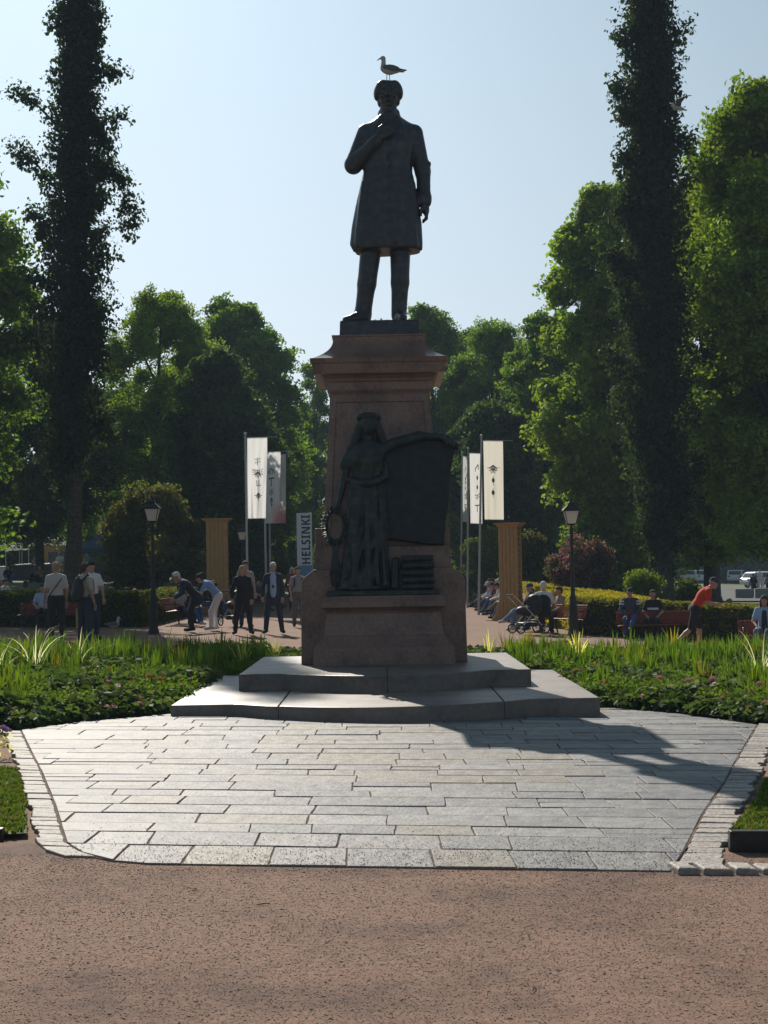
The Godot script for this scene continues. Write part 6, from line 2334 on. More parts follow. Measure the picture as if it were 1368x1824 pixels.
func build_street_things() -> void:
	M.lamp_roof = plain(lin(0.02, 0.024, 0.026), 0.3, 0.3)
	lamp_post("lamp post on the left, in front of the large rounded bush", on(-5.93, 39.3), 3.50, true)
	lamp_post("lamp post on the right, in front of the pink bush", on(4.49, 36.9), 3.44, true)
	lamp_post("lamp post just left of the first white banner's pole", on(-5.50, 59.5), 3.40, false)
	lamp_post("small far lamp post seen right of the left banner poles", on(-5.37, 74.0), 3.40, false)
	lamp_post("far lamp post seen between the left banner poles", on(-6.56, 80.5), 3.45, false)
	lamp_post("faint farthest lamp post left of the upright blue sign", on(-5.0, 95.0), 3.5, false)
	lamp_post("far lamp post just behind the nearest right banner pole", on(4.69, 74.3), 3.50, false)
	lamp_post("far lamp post right beside the bronze tablet's edge", on(3.98, 94.8), 3.75, false)
	lamp_post("far lamp post behind the two close-set right banner poles", on(4.12, 84.1), 3.60, false)

	banner("white banner nearest on the left, printed with four plant drawings", -4.96, 55.4, 0.0, 6.60, 3.56, 6.46, 0.72, -0.02, 0, 0.9, 71, 0.0)
	banner("left banner turning red at its lower corner, printed with a T-shaped mark", -4.90, 63.3, 0.002, 6.58, 3.62, 6.55, 0.62, -0.04, 1, 1.0, 72, 0.0)
	banner("hindmost left banner, a sliver seen behind the reddish one", -5.09, 68.2, 0.0, 6.85, 3.80, 6.80, 0.70, 0.02, 1, 0.8, 73, 0.0)
	banner("cream banner nearest on the right, printed with a root and two leaves", 3.49, 57.9, -0.036, 6.58, 3.46, 6.42, 0.74, 0.10, 3, 0.25, 74, 0.0)
	banner("white right banner half hidden behind the cream banner's pole", 3.64, 68.6, -0.024, 6.95, 3.63, 6.76, 0.60, 0.06, 2, 0.35, 75, 0.35)
	banner("hindmost right banner, a narrow white strip beside two poles", 3.62, 74.3, -0.03, 7.18, 3.90, 7.06, 0.55, 0.06, 2, 0.3, 76, 1.1)

	wooden_column("plain wooden column on the left, behind the stooping people", on(-6.31, 58.0), 0.0, 0.80, 3.40)
	wooden_column("wooden column on the right with a ladder-like slotted side and flared foot", on(4.16, 51.0), -0.42, 0.66, 3.10)

	# the upright sign
	var o := thing("city_sign", "upright pale blue sign reading HELSINKI in dark letters, left of the pedestal", "sign", on(-3.30, 63.4), 0.0)
	var g := gy(-3.3, 63.4)
	var mb := MB.new()
	mb.box(Vector3(0, (4.02 - g) / 2, 0), Vector3(0.625, 4.02 - g, 0.10), Basis(), 0.01)
	part("panel", mb.mesh(), M.sign_panel, o)
	mb = MB.new()
	mb.box(Vector3(0, 0.95, 0.053), Vector3(0.61, 1.7, 0.006), Basis(), 0.0)
	part("blue_field", mb.mesh(), plain(lin(0.10, 0.26, 0.48), 0.5), o)
	var tm := TextMesh.new()
	tm.text = "HELSINKI"
	var font := SystemFont.new()
	font.font_names = PackedStringArray(["Droid Sans"])
	font.font_weight = 600
	tm.font = font
	tm.font_size = 64
	tm.pixel_size = 0.0082
	tm.depth = 0.02
	var t := part("lettering", tm, plain(lin(0.02, 0.03, 0.06), 0.5), o)
	var ab := tm.get_aabb()
	var kx := 2.02 / maxf(ab.size.x, 0.01)
	var ky := 0.37 / maxf(ab.size.y, 0.01)
	t.transform = Transform3D(Basis(Vector3.BACK, PI / 2) * Basis.from_scale(Vector3(kx, ky, 1.0)), Vector3(0.06, 2.93 - g, 0.062))
	var c := ab.get_center()
	t.position -= t.basis * Vector3(c.x, c.y, 0)

	bench("red slatted bench on the left, in front of the hedge", on(-9.45, 43.4), 0.0, 2.3, M.red_slat, 0.78, "park benches")
	bench("red slatted bench on the right, with an empty half beside two sitters", on(7.12, 40.2), 0.10, 2.5, M.red_slat, 0.85, "park benches")
	bench("orange slatted bench end beside the right lamp post, by the pram", on(4.75, 41.5), -1.15, 1.8, M.orange_slat, 0.9, "park benches")
	bench("red bench at the right edge under the sitter in light blue", on(8.6, 34.6), -0.2, 1.6, M.red_slat, 0.85, "park benches")
	for q in [[4.75, 56.5, "first bench along the right side of the path, behind the wooden column"], [4.85, 64.0, "second bench along the right side of the path"], [4.95, 72.0, "third and farthest bench along the right side of the path"]]:
		bench(q[2], on(q[0], q[1]), -PI / 2, 3.4, M.red_slat, 0.95, "park benches")
	for q in [[-6.3, 46.5, "nearest bench along the left side of the path, behind the stooping man"], [-6.4, 53.0, "bench along the left side of the path before the wooden column"]]:
		bench(q[2], on(q[0], q[1]), PI / 2, 3.0, M.red_slat, 0.9, "park benches")
	# small wooden bin at the left bench's end
	o = thing("wooden_bin", "small wooden litter bin at the right end of the left bench", "bin", on(-8.25, 41.8), 0.0)
	for i in 8:
		mb = MB.new()
		var w := TAU * i / 8.0
		mb.box(Vector3(cos(w) * 0.14, 0.28, sin(w) * 0.14), Vector3(0.025, 0.5, 0.10), Basis(Vector3.UP, -w), 0.006)
		part("slat", mb.mesh(), M.wood, o)
	mb = MB.new()
	mb.lathe([Vector2(0.13, 0.02), Vector2(0.15, 0.05), Vector2(0.15, 0.06), Vector2(0.12, 0.06)], 12)
	part("base", mb.mesh(), M.iron, o)
	mb = MB.new()
	mb.lathe([Vector2(0.165, 0.52), Vector2(0.17, 0.56), Vector2(0.15, 0.57), Vector2(0.15, 0.53)], 16)
	part("rim", mb.mesh(), M.wood, o)


# ------------------------------------------------------------------ people

var head_mb: MB
var hand_mb: MB
var hair := {}
var figures := {}


func make_head() -> void:
	# centred on the head, facing +z
	head_mb = MB.new()
	var h := Field.new(Vector3(-0.12, -0.17, -0.14), Vector3(0.12, 0.16, 0.16), 0.0125, 0.008)
	h.ell(Vector3(0, 0.025, -0.01), Vector3(0.074, 0.098, 0.094))
	h.ell(Vector3(0, -0.06, 0.025), Vector3(0.056, 0.055, 0.062))
	h.ell(Vector3(0, -0.098, 0.06), Vector3(0.026, 0.02, 0.022))
	h.cap(Vector3(0, 0.01, 0.08), Vector3(0, -0.03, 0.10), 0.008, 0.013)
	h.ell(Vector3(0, 0.022, 0.078), Vector3(0.052, 0.009, 0.012))
	h.ell(Vector3(0, -0.066, 0.078), Vector3(0.023, 0.007, 0.010))
	for s in [-1.0, 1.0]:
		h.ell(Vector3(s * 0.03, 0.002, 0.085), Vector3(0.015, 0.009, 0.010), Basis(), true)
		h.ell(Vector3(s * 0.03, 0.001, 0.074), Vector3.ONE * 0.010)
		h.ell(Vector3(s * 0.078, -0.01, -0.01), Vector3(0.010, 0.028, 0.018))
	h.into(head_mb)
	# hand: wrist at the origin, fingers along -y, palm to +z, thumb to +x
	hand_mb = MB.new()
	hand_mb.ball(Vector3(0, -0.05, 0), Vector3(0.040, 0.055, 0.017), Basis(), 8)
	for i in 4:
		var x := -0.029 + i * 0.0195
		var l: float = [0.058, 0.072, 0.078, 0.068][i]
		hand_mb.tube([Vector3(x, -0.085, 0), Vector3(x * 1.06, -0.085 - l * 0.5, 0.008), Vector3(x * 1.05, -0.085 - l * 0.85, 0.028), Vector3(x, -0.085 - l * 0.95, 0.042)], [0.0095, 0.009, 0.008, 0.005], 5)
	hand_mb.tube([Vector3(0.026, -0.03, 0.004), Vector3(0.052, -0.06, 0.014), Vector3(0.054, -0.092, 0.026)], [0.013, 0.0105, 0.007], 5)
	for kind in ["short", "long", "bun", "cap", "hat", "bald"]:
		var mb := MB.new()
		var f := Field.new(Vector3(-0.15, -0.30, -0.20), Vector3(0.15, 0.20, 0.17), 0.0165, 0.010)
		match kind:
			"short":
				f.ell(Vector3(0, 0.055, -0.02), Vector3(0.080, 0.083, 0.098))
				f.ell(Vector3(0, 0.0, -0.065), Vector3(0.074, 0.08, 0.048))
				f.ell(Vector3(0, 0.098, 0.045), Vector3(0.05, 0.025, 0.035))
			"long":
				f.ell(Vector3(0, 0.05, -0.02), Vector3(0.088, 0.09, 0.102))
				f.cap(Vector3(-0.07, 0.0, -0.03), Vector3(-0.078, -0.16, -0.03), 0.04, 0.035)
				f.cap(Vector3(0.07, 0.0, -0.03), Vector3(0.078, -0.16, -0.03), 0.04, 0.035)
				f.ell(Vector3(0, -0.08, -0.075), Vector3(0.085, 0.14, 0.045))
			"bun":
				f.ell(Vector3(0, 0.05, -0.02), Vector3(0.082, 0.085, 0.098))
				f.ell(Vector3(0, 0.0, -0.06), Vector3(0.074, 0.08, 0.05))
				f.ell(Vector3(-0.02, 0.06, -0.125), Vector3(0.05, 0.05, 0.045))
				f.ell(Vector3(0.07, -0.03, -0.03), Vector3(0.02, 0.06, 0.03))
			"cap":
				f.ell(Vector3(0, 0.06, -0.005), Vector3(0.084, 0.078, 0.10))
				f.ell(Vector3(0, 0.042, 0.10), Vector3(0.06, 0.010, 0.055))
			"hat":
				f.ell(Vector3(0, 0.085, -0.005), Vector3(0.086, 0.075, 0.10))
				f.ell(Vector3(0, 0.045, -0.005), Vector3(0.135, 0.014, 0.155))
			"bald":
				f.ell(Vector3(0, -0.005, -0.06), Vector3(0.078, 0.055, 0.05))
		f.into(mb)
		hair[kind] = mb.mesh()


func toward(p: Vector3, q: Vector3, hint := Vector3.FORWARD) -> Basis:
	# a basis whose -y runs from p to q
	var y := (p - q).normalized()
	var x := y.cross(hint).normalized()
	return Basis(x, y, x.cross(y))


# joints -> body, shirt, trousers, shoes; all facing +z
func make_figure(called: String, j: Dictionary, sleeves: bool, shorts := false, coat := false) -> void:
	var d := {"hip": Vector3(0, 0.95, 0), "chest": Vector3(0, 1.30, 0), "neck": Vector3(0, 1.48, -0.01), "head": Vector3(0, 1.63, 0.02), "look": Vector3(0, 0, 1),
		"s0": Vector3(-0.165, 1.415, -0.01), "e0": Vector3(-0.225, 1.14, -0.03), "w0": Vector3(-0.22, 0.90, 0.06), "s1": Vector3(0.165, 1.415, -0.01), "e1": Vector3(0.225, 1.14, -0.03), "w1": Vector3(0.22, 0.90, 0.06),
		"k0": Vector3(-0.11, 0.51, 0.02), "a0": Vector3(-0.12, 0.09, -0.03), "k1": Vector3(0.11, 0.51, 0.02), "a1": Vector3(0.12, 0.09, -0.03), "t0": Vector3(-0.15, 0.035, 0.13), "t1": Vector3(0.15, 0.035, 0.13)}
	d.merge(j, true)
	var lo := Vector3.ONE * 9.0
	var hi := Vector3.ONE * -9.0
	for k in d:
		if k != "look":
			lo = lo.min(d[k])
			hi = hi.max(d[k])
	lo -= Vector3(0.24, 0.14, 0.24)
	hi += Vector3(0.24, 0.18, 0.24)
	var spine: Vector3 = (d.neck - d.hip).normalized()
	var across: Vector3 = (d.s1 - d.s0).normalized()
	var tb := Basis(across, spine, across.cross(spine)).orthonormalized()
	var h0: Vector3 = d.hip - tb.x * 0.095
	var h1: Vector3 = d.hip + tb.x * 0.095
	# body: one skin from neck to feet, with head and hands joined on
	var f := Field.new(lo, hi, 0.026, 0.012)
	f.cap(d.hip, d.chest, 0.085, 0.085)
	f.ell(d.chest, Vector3(0.125, 0.15, 0.075), tb)
	f.cap(d.chest + spine * 0.08, d.head - Vector3(0, 0.03, 0), 0.055, 0.05)
	for s in ["0", "1"]:
		var hh: Vector3 = h0 if s == "0" else h1
		f.cap(d["s" + s], d["e" + s], 0.048, 0.040)
		f.cap(d["e" + s], d["w" + s], 0.040, 0.028)
		f.cap(d["s" + s], d.chest + spine * 0.1, 0.042, 0.05)
		f.cap(hh, d["k" + s], 0.078, 0.056)
		f.cap(d["k" + s], d["k" + s].lerp(d["a" + s], 0.35), 0.054, 0.056)
		f.cap(d["k" + s].lerp(d["a" + s], 0.35), d["a" + s], 0.056, 0.036)
		f.cap(d["a" + s] - Vector3(0, 0.02, 0), d["t" + s], 0.038, 0.028)
	var body := MB.new()
	f.into(body)
	var lk: Vector3 = d.look.normalized()
	var hb := Basis.looking_at(-lk, Vector3.UP if absf(lk.y) < 0.95 else Vector3.FORWARD)
	body.add(head_mb, Transform3D(hb, d.head))
	for s in ["0", "1"]:
		var w: Vector3 = d["w" + s]
		var dir: Vector3 = (w - d["e" + s]).normalized()
		var b := toward(w, w + dir, Vector3(0, 0.3, -1.0) if absf(dir.z) < 0.8 else Vector3.DOWN)
		if s == "1":
			b = b * Basis.from_scale(Vector3(-1, 1, 1))
		body.add(hand_mb, Transform3D(b, w))
	# shirt
	f = Field.new(lo, hi, 0.028, 0.014)
	f.ell(d.chest + spine * 0.0, Vector3(0.172, 0.20, 0.118), tb)
	f.ell(d.hip.lerp(d.chest, 0.35), Vector3(0.155, 0.20, 0.112), tb)
	f.cap(d.neck - spine * 0.01, d.s0, 0.055, 0.050)
	f.cap(d.neck - spine * 0.01, d.s1, 0.055, 0.050)
	for s in ["0", "1"]:
		var e: Vector3 = d["e" + s]
		if sleeves:
			f.cap(d["s" + s], e, 0.060, 0.052)
			f.cap(e, e.lerp(d["w" + s], 0.92), 0.056, 0.044)
		else:
			f.cap(d["s" + s], d["s" + s].lerp(e, 0.72), 0.060, 0.062)
	if coat:
		f.ell(d.hip - spine * 0.06, Vector3(0.20, 0.22, 0.145), tb)
	var shirt := MB.new()
	f.into(shirt)
	# trousers
	f = Field.new(lo, hi, 0.028, 0.014)
	f.ell(d.hip + spine * 0.02, Vector3(0.168, 0.13, 0.122), tb)
	for s in ["0", "1"]:
		var hh: Vector3 = h0 if s == "0" else h1
		f.cap(hh, d["k" + s], 0.096, 0.074)
		if not shorts:
			f.cap(d["k" + s], d["a" + s], 0.074, 0.060)
	var trousers := MB.new()
	f.into(trousers)
	f = Field.new(lo, hi, 0.02, 0.010)
	for s in ["0", "1"]:
		var a: Vector3 = d["a" + s]
		var t: Vector3 = d["t" + s]
		var back: Vector3 = a - (t - a) * Vector3(1, 0, 1) * 0.35 - Vector3(0, 0.035, 0)
		f.cap(a - Vector3(0, 0.02, 0), t, 0.048, 0.036)
		f.cap(back, t, 0.038, 0.034)
	var shoes := MB.new()
	f.into(shoes)
	figures[called] = {"body": body.mesh(), "shirt": shirt.mesh(), "trousers": trousers.mesh(), "shoes": shoes.mesh(), "head": Transform3D(hb, d.head), "chest": Transform3D(tb, d.chest), "hip": d.hip}


func person(pose: String, label: String, at: Vector3, turn: float, k: float, shirt: Material, trousers: Material, hairdo: String, hair_mat: Material, group := "people in the park", shoes: Material = null) -> Node3D:
	var o := thing("person", label, "person", at, turn, group)
	var f: Dictionary = figures[pose]
	part("body", f.body, M.skin, o)
	part("shirt", f.shirt, shirt, o)
	part("trousers", f.trousers, trousers, o)
	part("shoes", f.shoes, shoes if shoes else M.rubber, o)
	var h := part("hat" if hairdo in ["cap", "hat"] else "hair", hair[hairdo], hair_mat, o)
	h.transform = f.head
	o.scale = Vector3.ONE * k
	return o


func build_people() -> void:
	make_head()
	make_figure("stand", {"w1": Vector3(0.24, 0.91, 0.08)}, false)
	make_figure("stand_long", {}, true, false, true)
	make_figure("stand_apart", {"k0": Vector3(-0.16, 0.51, 0.03), "a0": Vector3(-0.20, 0.09, -0.02), "t0": Vector3(-0.25, 0.035, 0.13), "k1": Vector3(0.15, 0.51, 0.0), "a1": Vector3(0.20, 0.09, -0.04), "t1": Vector3(0.25, 0.035, 0.11), "e0": Vector3(-0.27, 1.16, -0.04), "w0": Vector3(-0.26, 0.92, 0.06)}, true, false, true)
	make_figure("arms_front", {"e0": Vector3(-0.25, 1.17, 0.04), "w0": Vector3(-0.12, 1.12, 0.25), "e1": Vector3(0.25, 1.16, 0.02), "w1": Vector3(0.24, 0.93, 0.12), "look": Vector3(0.2, -0.25, 1)}, false)
	make_figure("bend", {"hip": Vector3(0, 0.92, -0.12), "chest": Vector3(0, 1.20, 0.12), "neck": Vector3(0, 1.33, 0.27), "head": Vector3(0, 1.42, 0.40), "look": Vector3(0, -0.7, 1), "s0": Vector3(-0.165, 1.28, 0.24), "s1": Vector3(0.165, 1.28, 0.24), "e0": Vector3(-0.21, 1.02, 0.36), "w0": Vector3(-0.12, 0.86, 0.52), "e1": Vector3(0.21, 1.02, 0.36), "w1": Vector3(0.12, 0.86, 0.52), "k1": Vector3(0.11, 0.50, 0.10), "a1": Vector3(0.12, 0.09, 0.10), "t1": Vector3(0.14, 0.035, 0.26)}, false)
	make_figure("stoop", {"hip": Vector3(0, 0.93, -0.14), "chest": Vector3(0, 1.20, 0.08), "neck": Vector3(0, 1.34, 0.22), "head": Vector3(0, 1.43, 0.36), "look": Vector3(0, -0.4, 1), "s0": Vector3(-0.165, 1.29, 0.19), "s1": Vector3(0.165, 1.29, 0.19), "e0": Vector3(-0.24, 1.02, 0.22), "w0": Vector3(-0.16, 0.88, 0.42), "e1": Vector3(0.24, 1.02, 0.22), "w1": Vector3(0.16, 0.88, 0.42)}, true, false, true)
	make_figure("run", {"hip": Vector3(0, 0.92, -0.06), "chest": Vector3(0, 1.22, 0.14), "neck": Vector3(0, 1.37, 0.27), "head": Vector3(0, 1.48, 0.40), "look": Vector3(0, -0.35, 1), "s0": Vector3(-0.165, 1.32, 0.23), "s1": Vector3(0.165, 1.32, 0.23), "e0": Vector3(-0.23, 1.06, 0.18), "w0": Vector3(-0.20, 1.00, 0.42), "e1": Vector3(0.23, 1.06, 0.22), "w1": Vector3(0.16, 1.04, 0.46), "k0": Vector3(-0.10, 0.50, -0.18), "a0": Vector3(-0.10, 0.22, -0.52), "t0": Vector3(-0.11, 0.07, -0.46), "k1": Vector3(0.11, 0.54, 0.10), "a1": Vector3(0.12, 0.11, 0.06), "t1": Vector3(0.13, 0.045, 0.22)}, false, true)
	make_figure("walk", {"k0": Vector3(-0.10, 0.50, 0.16), "a0": Vector3(-0.11, 0.10, 0.22), "t0": Vector3(-0.13, 0.05, 0.38), "k1": Vector3(0.10, 0.49, -0.06), "a1": Vector3(0.11, 0.14, -0.34), "t1": Vector3(0.12, 0.04, -0.20), "w0": Vector3(-0.25, 0.92, -0.12), "w1": Vector3(0.25, 0.93, 0.16)}, true)
	var seat := {"hip": Vector3(0, 0.50, -0.08), "chest": Vector3(0, 0.85, -0.12), "neck": Vector3(0, 1.03, -0.13), "head": Vector3(0, 1.18, -0.09), "s0": Vector3(-0.165, 0.98, -0.13), "s1": Vector3(0.165, 0.98, -0.13), "e0": Vector3(-0.25, 0.72, -0.04), "w0": Vector3(-0.14, 0.60, 0.20), "e1": Vector3(0.25, 0.72, -0.04), "w1": Vector3(0.14, 0.60, 0.20), "k0": Vector3(-0.13, 0.50, 0.38), "a0": Vector3(-0.13, 0.09, 0.40), "k1": Vector3(0.13, 0.50, 0.38), "a1": Vector3(0.13, 0.09, 0.40), "t0": Vector3(-0.15, 0.035, 0.55), "t1": Vector3(0.15, 0.035, 0.55)}
	make_figure("sit", seat, false)
	make_figure("sit_long", seat.merged({"k1": Vector3(0.10, 0.55, 0.40), "a1": Vector3(-0.02, 0.30, 0.68), "t1": Vector3(-0.03, 0.25, 0.83), "look": Vector3(-0.3, -0.1, 1)}, true), true)
	make_figure("sit_lean", seat.merged({"chest": Vector3(0, 0.82, 0.05), "neck": Vector3(0, 0.97, 0.16), "head": Vector3(0, 1.09, 0.26), "look": Vector3(0.2, -0.5, 1), "s0": Vector3(-0.165, 0.92, 0.13), "s1": Vector3(0.165, 0.92, 0.13), "e0": Vector3(-0.22, 0.66, 0.22), "w0": Vector3(-0.08, 0.62, 0.42), "e1": Vector3(0.22, 0.66, 0.22), "w1": Vector3(0.08, 0.62, 0.42), "a0": Vector3(-0.14, 0.09, 0.62), "t0": Vector3(-0.16, 0.06, 0.78)}, true), true)
	make_figure("ground", {"hip": Vector3(0, 0.13, 0), "chest": Vector3(0, 0.46, -0.05), "neck": Vector3(0, 0.63, -0.04), "head": Vector3(0, 0.78, 0.0), "s0": Vector3(-0.165, 0.58, -0.05), "s1": Vector3(0.165, 0.58, -0.05), "e0": Vector3(-0.25, 0.36, 0.08), "w0": Vector3(-0.18, 0.34, 0.32), "e1": Vector3(0.25, 0.36, 0.08), "w1": Vector3(0.18, 0.34, 0.32), "k0": Vector3(-0.18, 0.42, 0.34), "a0": Vector3(-0.14, 0.09, 0.50), "k1": Vector3(0.20, 0.36, 0.36), "a1": Vector3(0.10, 0.09, 0.55), "t0": Vector3(-0.15, 0.035, 0.66), "t1": Vector3(0.12, 0.035, 0.70)}, false)

	var black := cloth(0.018, 0.018, 0.02)
	var navy := cloth(0.025, 0.032, 0.055)
	var jeans := cloth(0.05, 0.09, 0.20)
	var white := cloth(0.66, 0.66, 0.66)
	var tee := cloth(0.50, 0.49, 0.47)
	var beige := cloth(0.46, 0.41, 0.35)
	var grey := cloth(0.22, 0.22, 0.23)
	var pale_blue := cloth(0.32, 0.44, 0.62)
	var sky_blue := cloth(0.20, 0.34, 0.60)
	var red := cloth(0.55, 0.045, 0.015)
	var wine := cloth(0.20, 0.03, 0.035)
	var khaki := cloth(0.18, 0.15, 0.09)
	var hair_fair := cloth(0.36, 0.25, 0.13)
	var hair_white := cloth(0.60, 0.59, 0.57)
	var hair_brown := cloth(0.055, 0.035, 0.022)
	var hair_dark := cloth(0.02, 0.016, 0.014)
	var straw := cloth(0.45, 0.32, 0.16)

	# left foreground group
	var p := person("stand", "woman with fair pinned-up hair and pale tee, standing with her back to us", on(-7.25, 33.9), PI + 0.35, 1.02, tee, black, "bun", hair_fair, "", M.sole)
	var mb := MB.new()
	mb.tube([Vector3(-0.17, 1.47, 0.0), Vector3(-0.06, 1.33, -0.135), Vector3(0.10, 1.12, -0.14), Vector3(0.185, 1.0, -0.05)], [0.011, 0.011, 0.011, 0.011], 5, true)
	part("bag_strap", mb.mesh(), black, p)
	person("stand", "man seen from behind in a beige tee, wearing the black backpack", on(-6.45, 33.0), PI - 0.55, 1.0, beige, navy, "short", hair_brown, "")
	var bp := thing("backpack", "black backpack on the back of the man in the beige tee", "backpack", on(-6.45, 33.0), PI - 0.55)
	mb = MB.new()
	var f := Field.new(Vector3(-0.24, 0.88, -0.42), Vector3(0.24, 1.54, -0.04), 0.024, 0.014)
	f.ell(Vector3(0, 1.20, -0.20), Vector3(0.155, 0.25, 0.075))
	f.ell(Vector3(0, 1.08, -0.24), Vector3(0.145, 0.17, 0.085))
	f.ell(Vector3(0, 1.03, -0.31), Vector3(0.10, 0.10, 0.05))
	f.into(mb)
	part("pack", mb.mesh(), M.black_nylon, bp)
	for s in [-1.0, 1.0]:
		mb = MB.new()
		mb.tube([Vector3(s * 0.09, 1.38, -0.16), Vector3(s * 0.11, 1.50, -0.02), Vector3(s * 0.12, 1.40, 0.12), Vector3(s * 0.14, 1.20, 0.14), Vector3(s * 0.15, 1.02, -0.08)], [0.022, 0.024, 0.024, 0.022, 0.014], 6)
		part("strap", mb.mesh(), M.black_nylon, bp)
	mb = MB.new()
	mb.tube([Vector3(-0.04, 1.43, -0.19), Vector3(0, 1.48, -0.19), Vector3(0.04, 1.43, -0.19)], [0.009, 0.009, 0.009], 5)
	part("handle", mb.mesh(), M.black_nylon, bp)
	person("arms_front", "dark-haired man in a white tee, half hidden behind the backpack wearer", on(-6.80, 35.6), 0.5, 1.03, white, navy, "short", hair_dark)
	person("sit", "man in a pale blue shirt sitting on the red bench on the left", on(-9.62, 43.15), 0.15, 0.92, pale_blue, black, "short", hair_dark)
	# people left of the pedestal
	person("stoop", "white-haired man in a dark jacket stooping over at the left", on(-5.15, 40.6), -PI / 2 + 0.25, 1.0, navy, black, "short", hair_white)
	person("sit", "person in a grey top sitting below the stooping man's head", on(-6.05, 45.9), 1.0, 0.9, cloth(0.30, 0.30, 0.31), black, "short", hair_dark)
	person("bend", "woman in a blue top and white trousers, bending down", on(-4.62, 41.6), -PI / 2 + 0.1, 0.98, sky_blue, white, "bun", hair_brown, "", M.sole)
	person("sit_lean", "person in blue jeans sitting behind the stooping man, legs stretched out", on(-5.75, 45.2), 0.9, 0.9, black, jeans, "short", hair_brown, "", M.sole)
	person("stand_apart", "fair-haired woman all in black, hands down, facing us", on(-3.60, 38.8), 0.1, 0.98, black, black, "long", hair_fair)
	person("stand", "man whose head shows behind the woman all in black", on(-3.95, 43.5), 0.2, 1.06, cloth(0.30, 0.29, 0.28), navy, "short", hair_brown)
	var m := person("stand_apart", "white-haired man in an open dark jacket over a pale blue shirt, facing us", on(-2.86, 39.3), 0.05, 1.03, navy, navy, "short", hair_white, "")
	mb = MB.new()
	var sf := Field.new(Vector3(-0.16, 0.82, 0.0), Vector3(0.16, 1.56, 0.24), 0.022, 0.010)
	sf.cap(Vector3(0, 0.93, 0.075), Vector3(0, 1.38, 0.075), 0.085, 0.078)
	sf.cap(Vector3(0, 1.38, 0.06), Vector3(0, 1.49, 0.02), 0.07, 0.06)
	sf.into(mb)
	part("shirt_front", mb.mesh(), pale_blue, m)
	mb = MB.new()
	mb.box(Vector3(0.0, 1.16, 0.172), Vector3(0.05, 0.07, 0.03), Basis(), 0.006)
	part("camera", mb.mesh(), black, m)
	p = person("stand", "woman in a grey top walking at the pedestal's left edge", on(-2.50, 44.0), 0.25, 0.97, cloth(0.27, 0.25, 0.26), cloth(0.13, 0.10, 0.10), "bun", hair_brown, "")
	mb = MB.new()
	for s in [-1.0, 1.0]:
		mb.tube([Vector3(s * 0.10, 1.46, -0.02), Vector3(s * 0.12, 1.36, 0.13), Vector3(s * 0.14, 1.15, 0.13)], [0.02, 0.02, 0.02], 6)
	part("straps", mb.mesh(), black, p)
	person("walk", "white-haired walker in dark red, far along the path left of the pedestal", on(-3.75, 62.0), 0.2, 0.98, wine, black, "long", hair_white)
	person("stand", "white-haired person in a pale shirt beside the pedestal's left shoulder", on(-2.35, 56.0), 0.0, 1.0, white, navy, "short", hair_white)
	person("walk", "distant walker in beige beside the farthest left bench", on(-4.2, 78.0), 0.4, 1.0, beige, jeans, "short", hair_brown)
	person("stand", "distant person in white on the path, left of the distant dark walker", on(-3.6, 88.0), 0.0, 1.0, white, navy, "long", hair_fair)
	person("walk", "distant walker in dark clothes below the upright blue sign", on(-3.0, 72.0), 0.1, 1.0, black, navy, "short", hair_dark)
	# sitters along the left side of the path
	var left_row := [[-6.1, 51.5, "first sitter along the left side of the path, in black", black, jeans, "short", hair_brown], [-6.15, 53.6, "second sitter along the left side of the path, in grey", grey, black, "long", hair_dark], [-6.1, 55.2, "third sitter along the left side of the path, in white", white, jeans, "short", hair_fair], [-4.9, 60.0, "sitter right of the wooden column, in dark blue", navy, black, "short", hair_dark], [-4.75, 63.5, "sitter between the left banner poles, in wine red", wine, black, "long", hair_brown], [-4.85, 67.0, "farthest sitter on the left side of the path, in white", white, khaki, "short", hair_dark]]
	for q in left_row:
		person("sit_lean" if q[1] < 54 else "sit", q[2], on(q[0], q[1]), PI / 2 - 0.3, 0.95, q[3], q[4], q[5], q[6], "people sitting along the path")
	# sitters along the right side of the path
	var right_row := [[4.35, 55.0, "nearest sitter right of the pedestal, bare-legged in light pink", cloth(0.55, 0.36, 0.33), khaki, "short", hair_fair, "sit_long"], [4.40, 56.3, "second sitter right of the pedestal, in brown", cloth(0.22, 0.12, 0.08), black, "long", hair_brown, "sit"], [4.42, 57.8, "third sitter right of the pedestal, in white, leaning forward", white, jeans, "short", hair_dark, "sit_lean"], [4.45, 62.6, "fourth sitter right of the pedestal, legs stretched out", grey, jeans, "short", hair_white, "sit_long"], [4.5, 64.0, "fifth sitter right of the pedestal, in a pale shirt", pale_blue, khaki, "cap", white, "sit_lean"], [4.5, 65.4, "sixth sitter right of the pedestal, in black", black, black, "long", hair_dark, "sit"], [4.55, 70.6, "seventh sitter right of the pedestal, leaning forward", navy, jeans, "short", hair_brown, "sit_lean"], [4.6, 72.6, "farthest sitter right of the pedestal, in white", white, black, "short", hair_dark, "sit"]]
	right_row.append_array([[4.38, 53.6, "sitter just left of the right wooden column, in black with fair hair", black, jeans, "long", hair_fair, "sit_lean"], [4.46, 59.4, "sitter in pale blue between the third and fourth sitters right of the pedestal", pale_blue, black, "short", hair_brown, "sit"], [4.48, 61.0, "sitter in wine red between the third and fourth sitters right of the pedestal", wine, jeans, "bun", hair_dark, "sit_lean"], [4.52, 67.0, "sitter in beige beyond the sixth sitter right of the pedestal", beige, khaki, "short", hair_dark, "sit_long"], [4.54, 68.8, "sitter in red beyond the sixth sitter right of the pedestal", red, black, "short", hair_dark, "sit"]])
	for q in right_row:
		person(q[7], q[2], on(q[0], q[1]), -PI / 2 + 0.25, 1.0, q[3], q[4], q[5], q[6], "people sitting along the path")
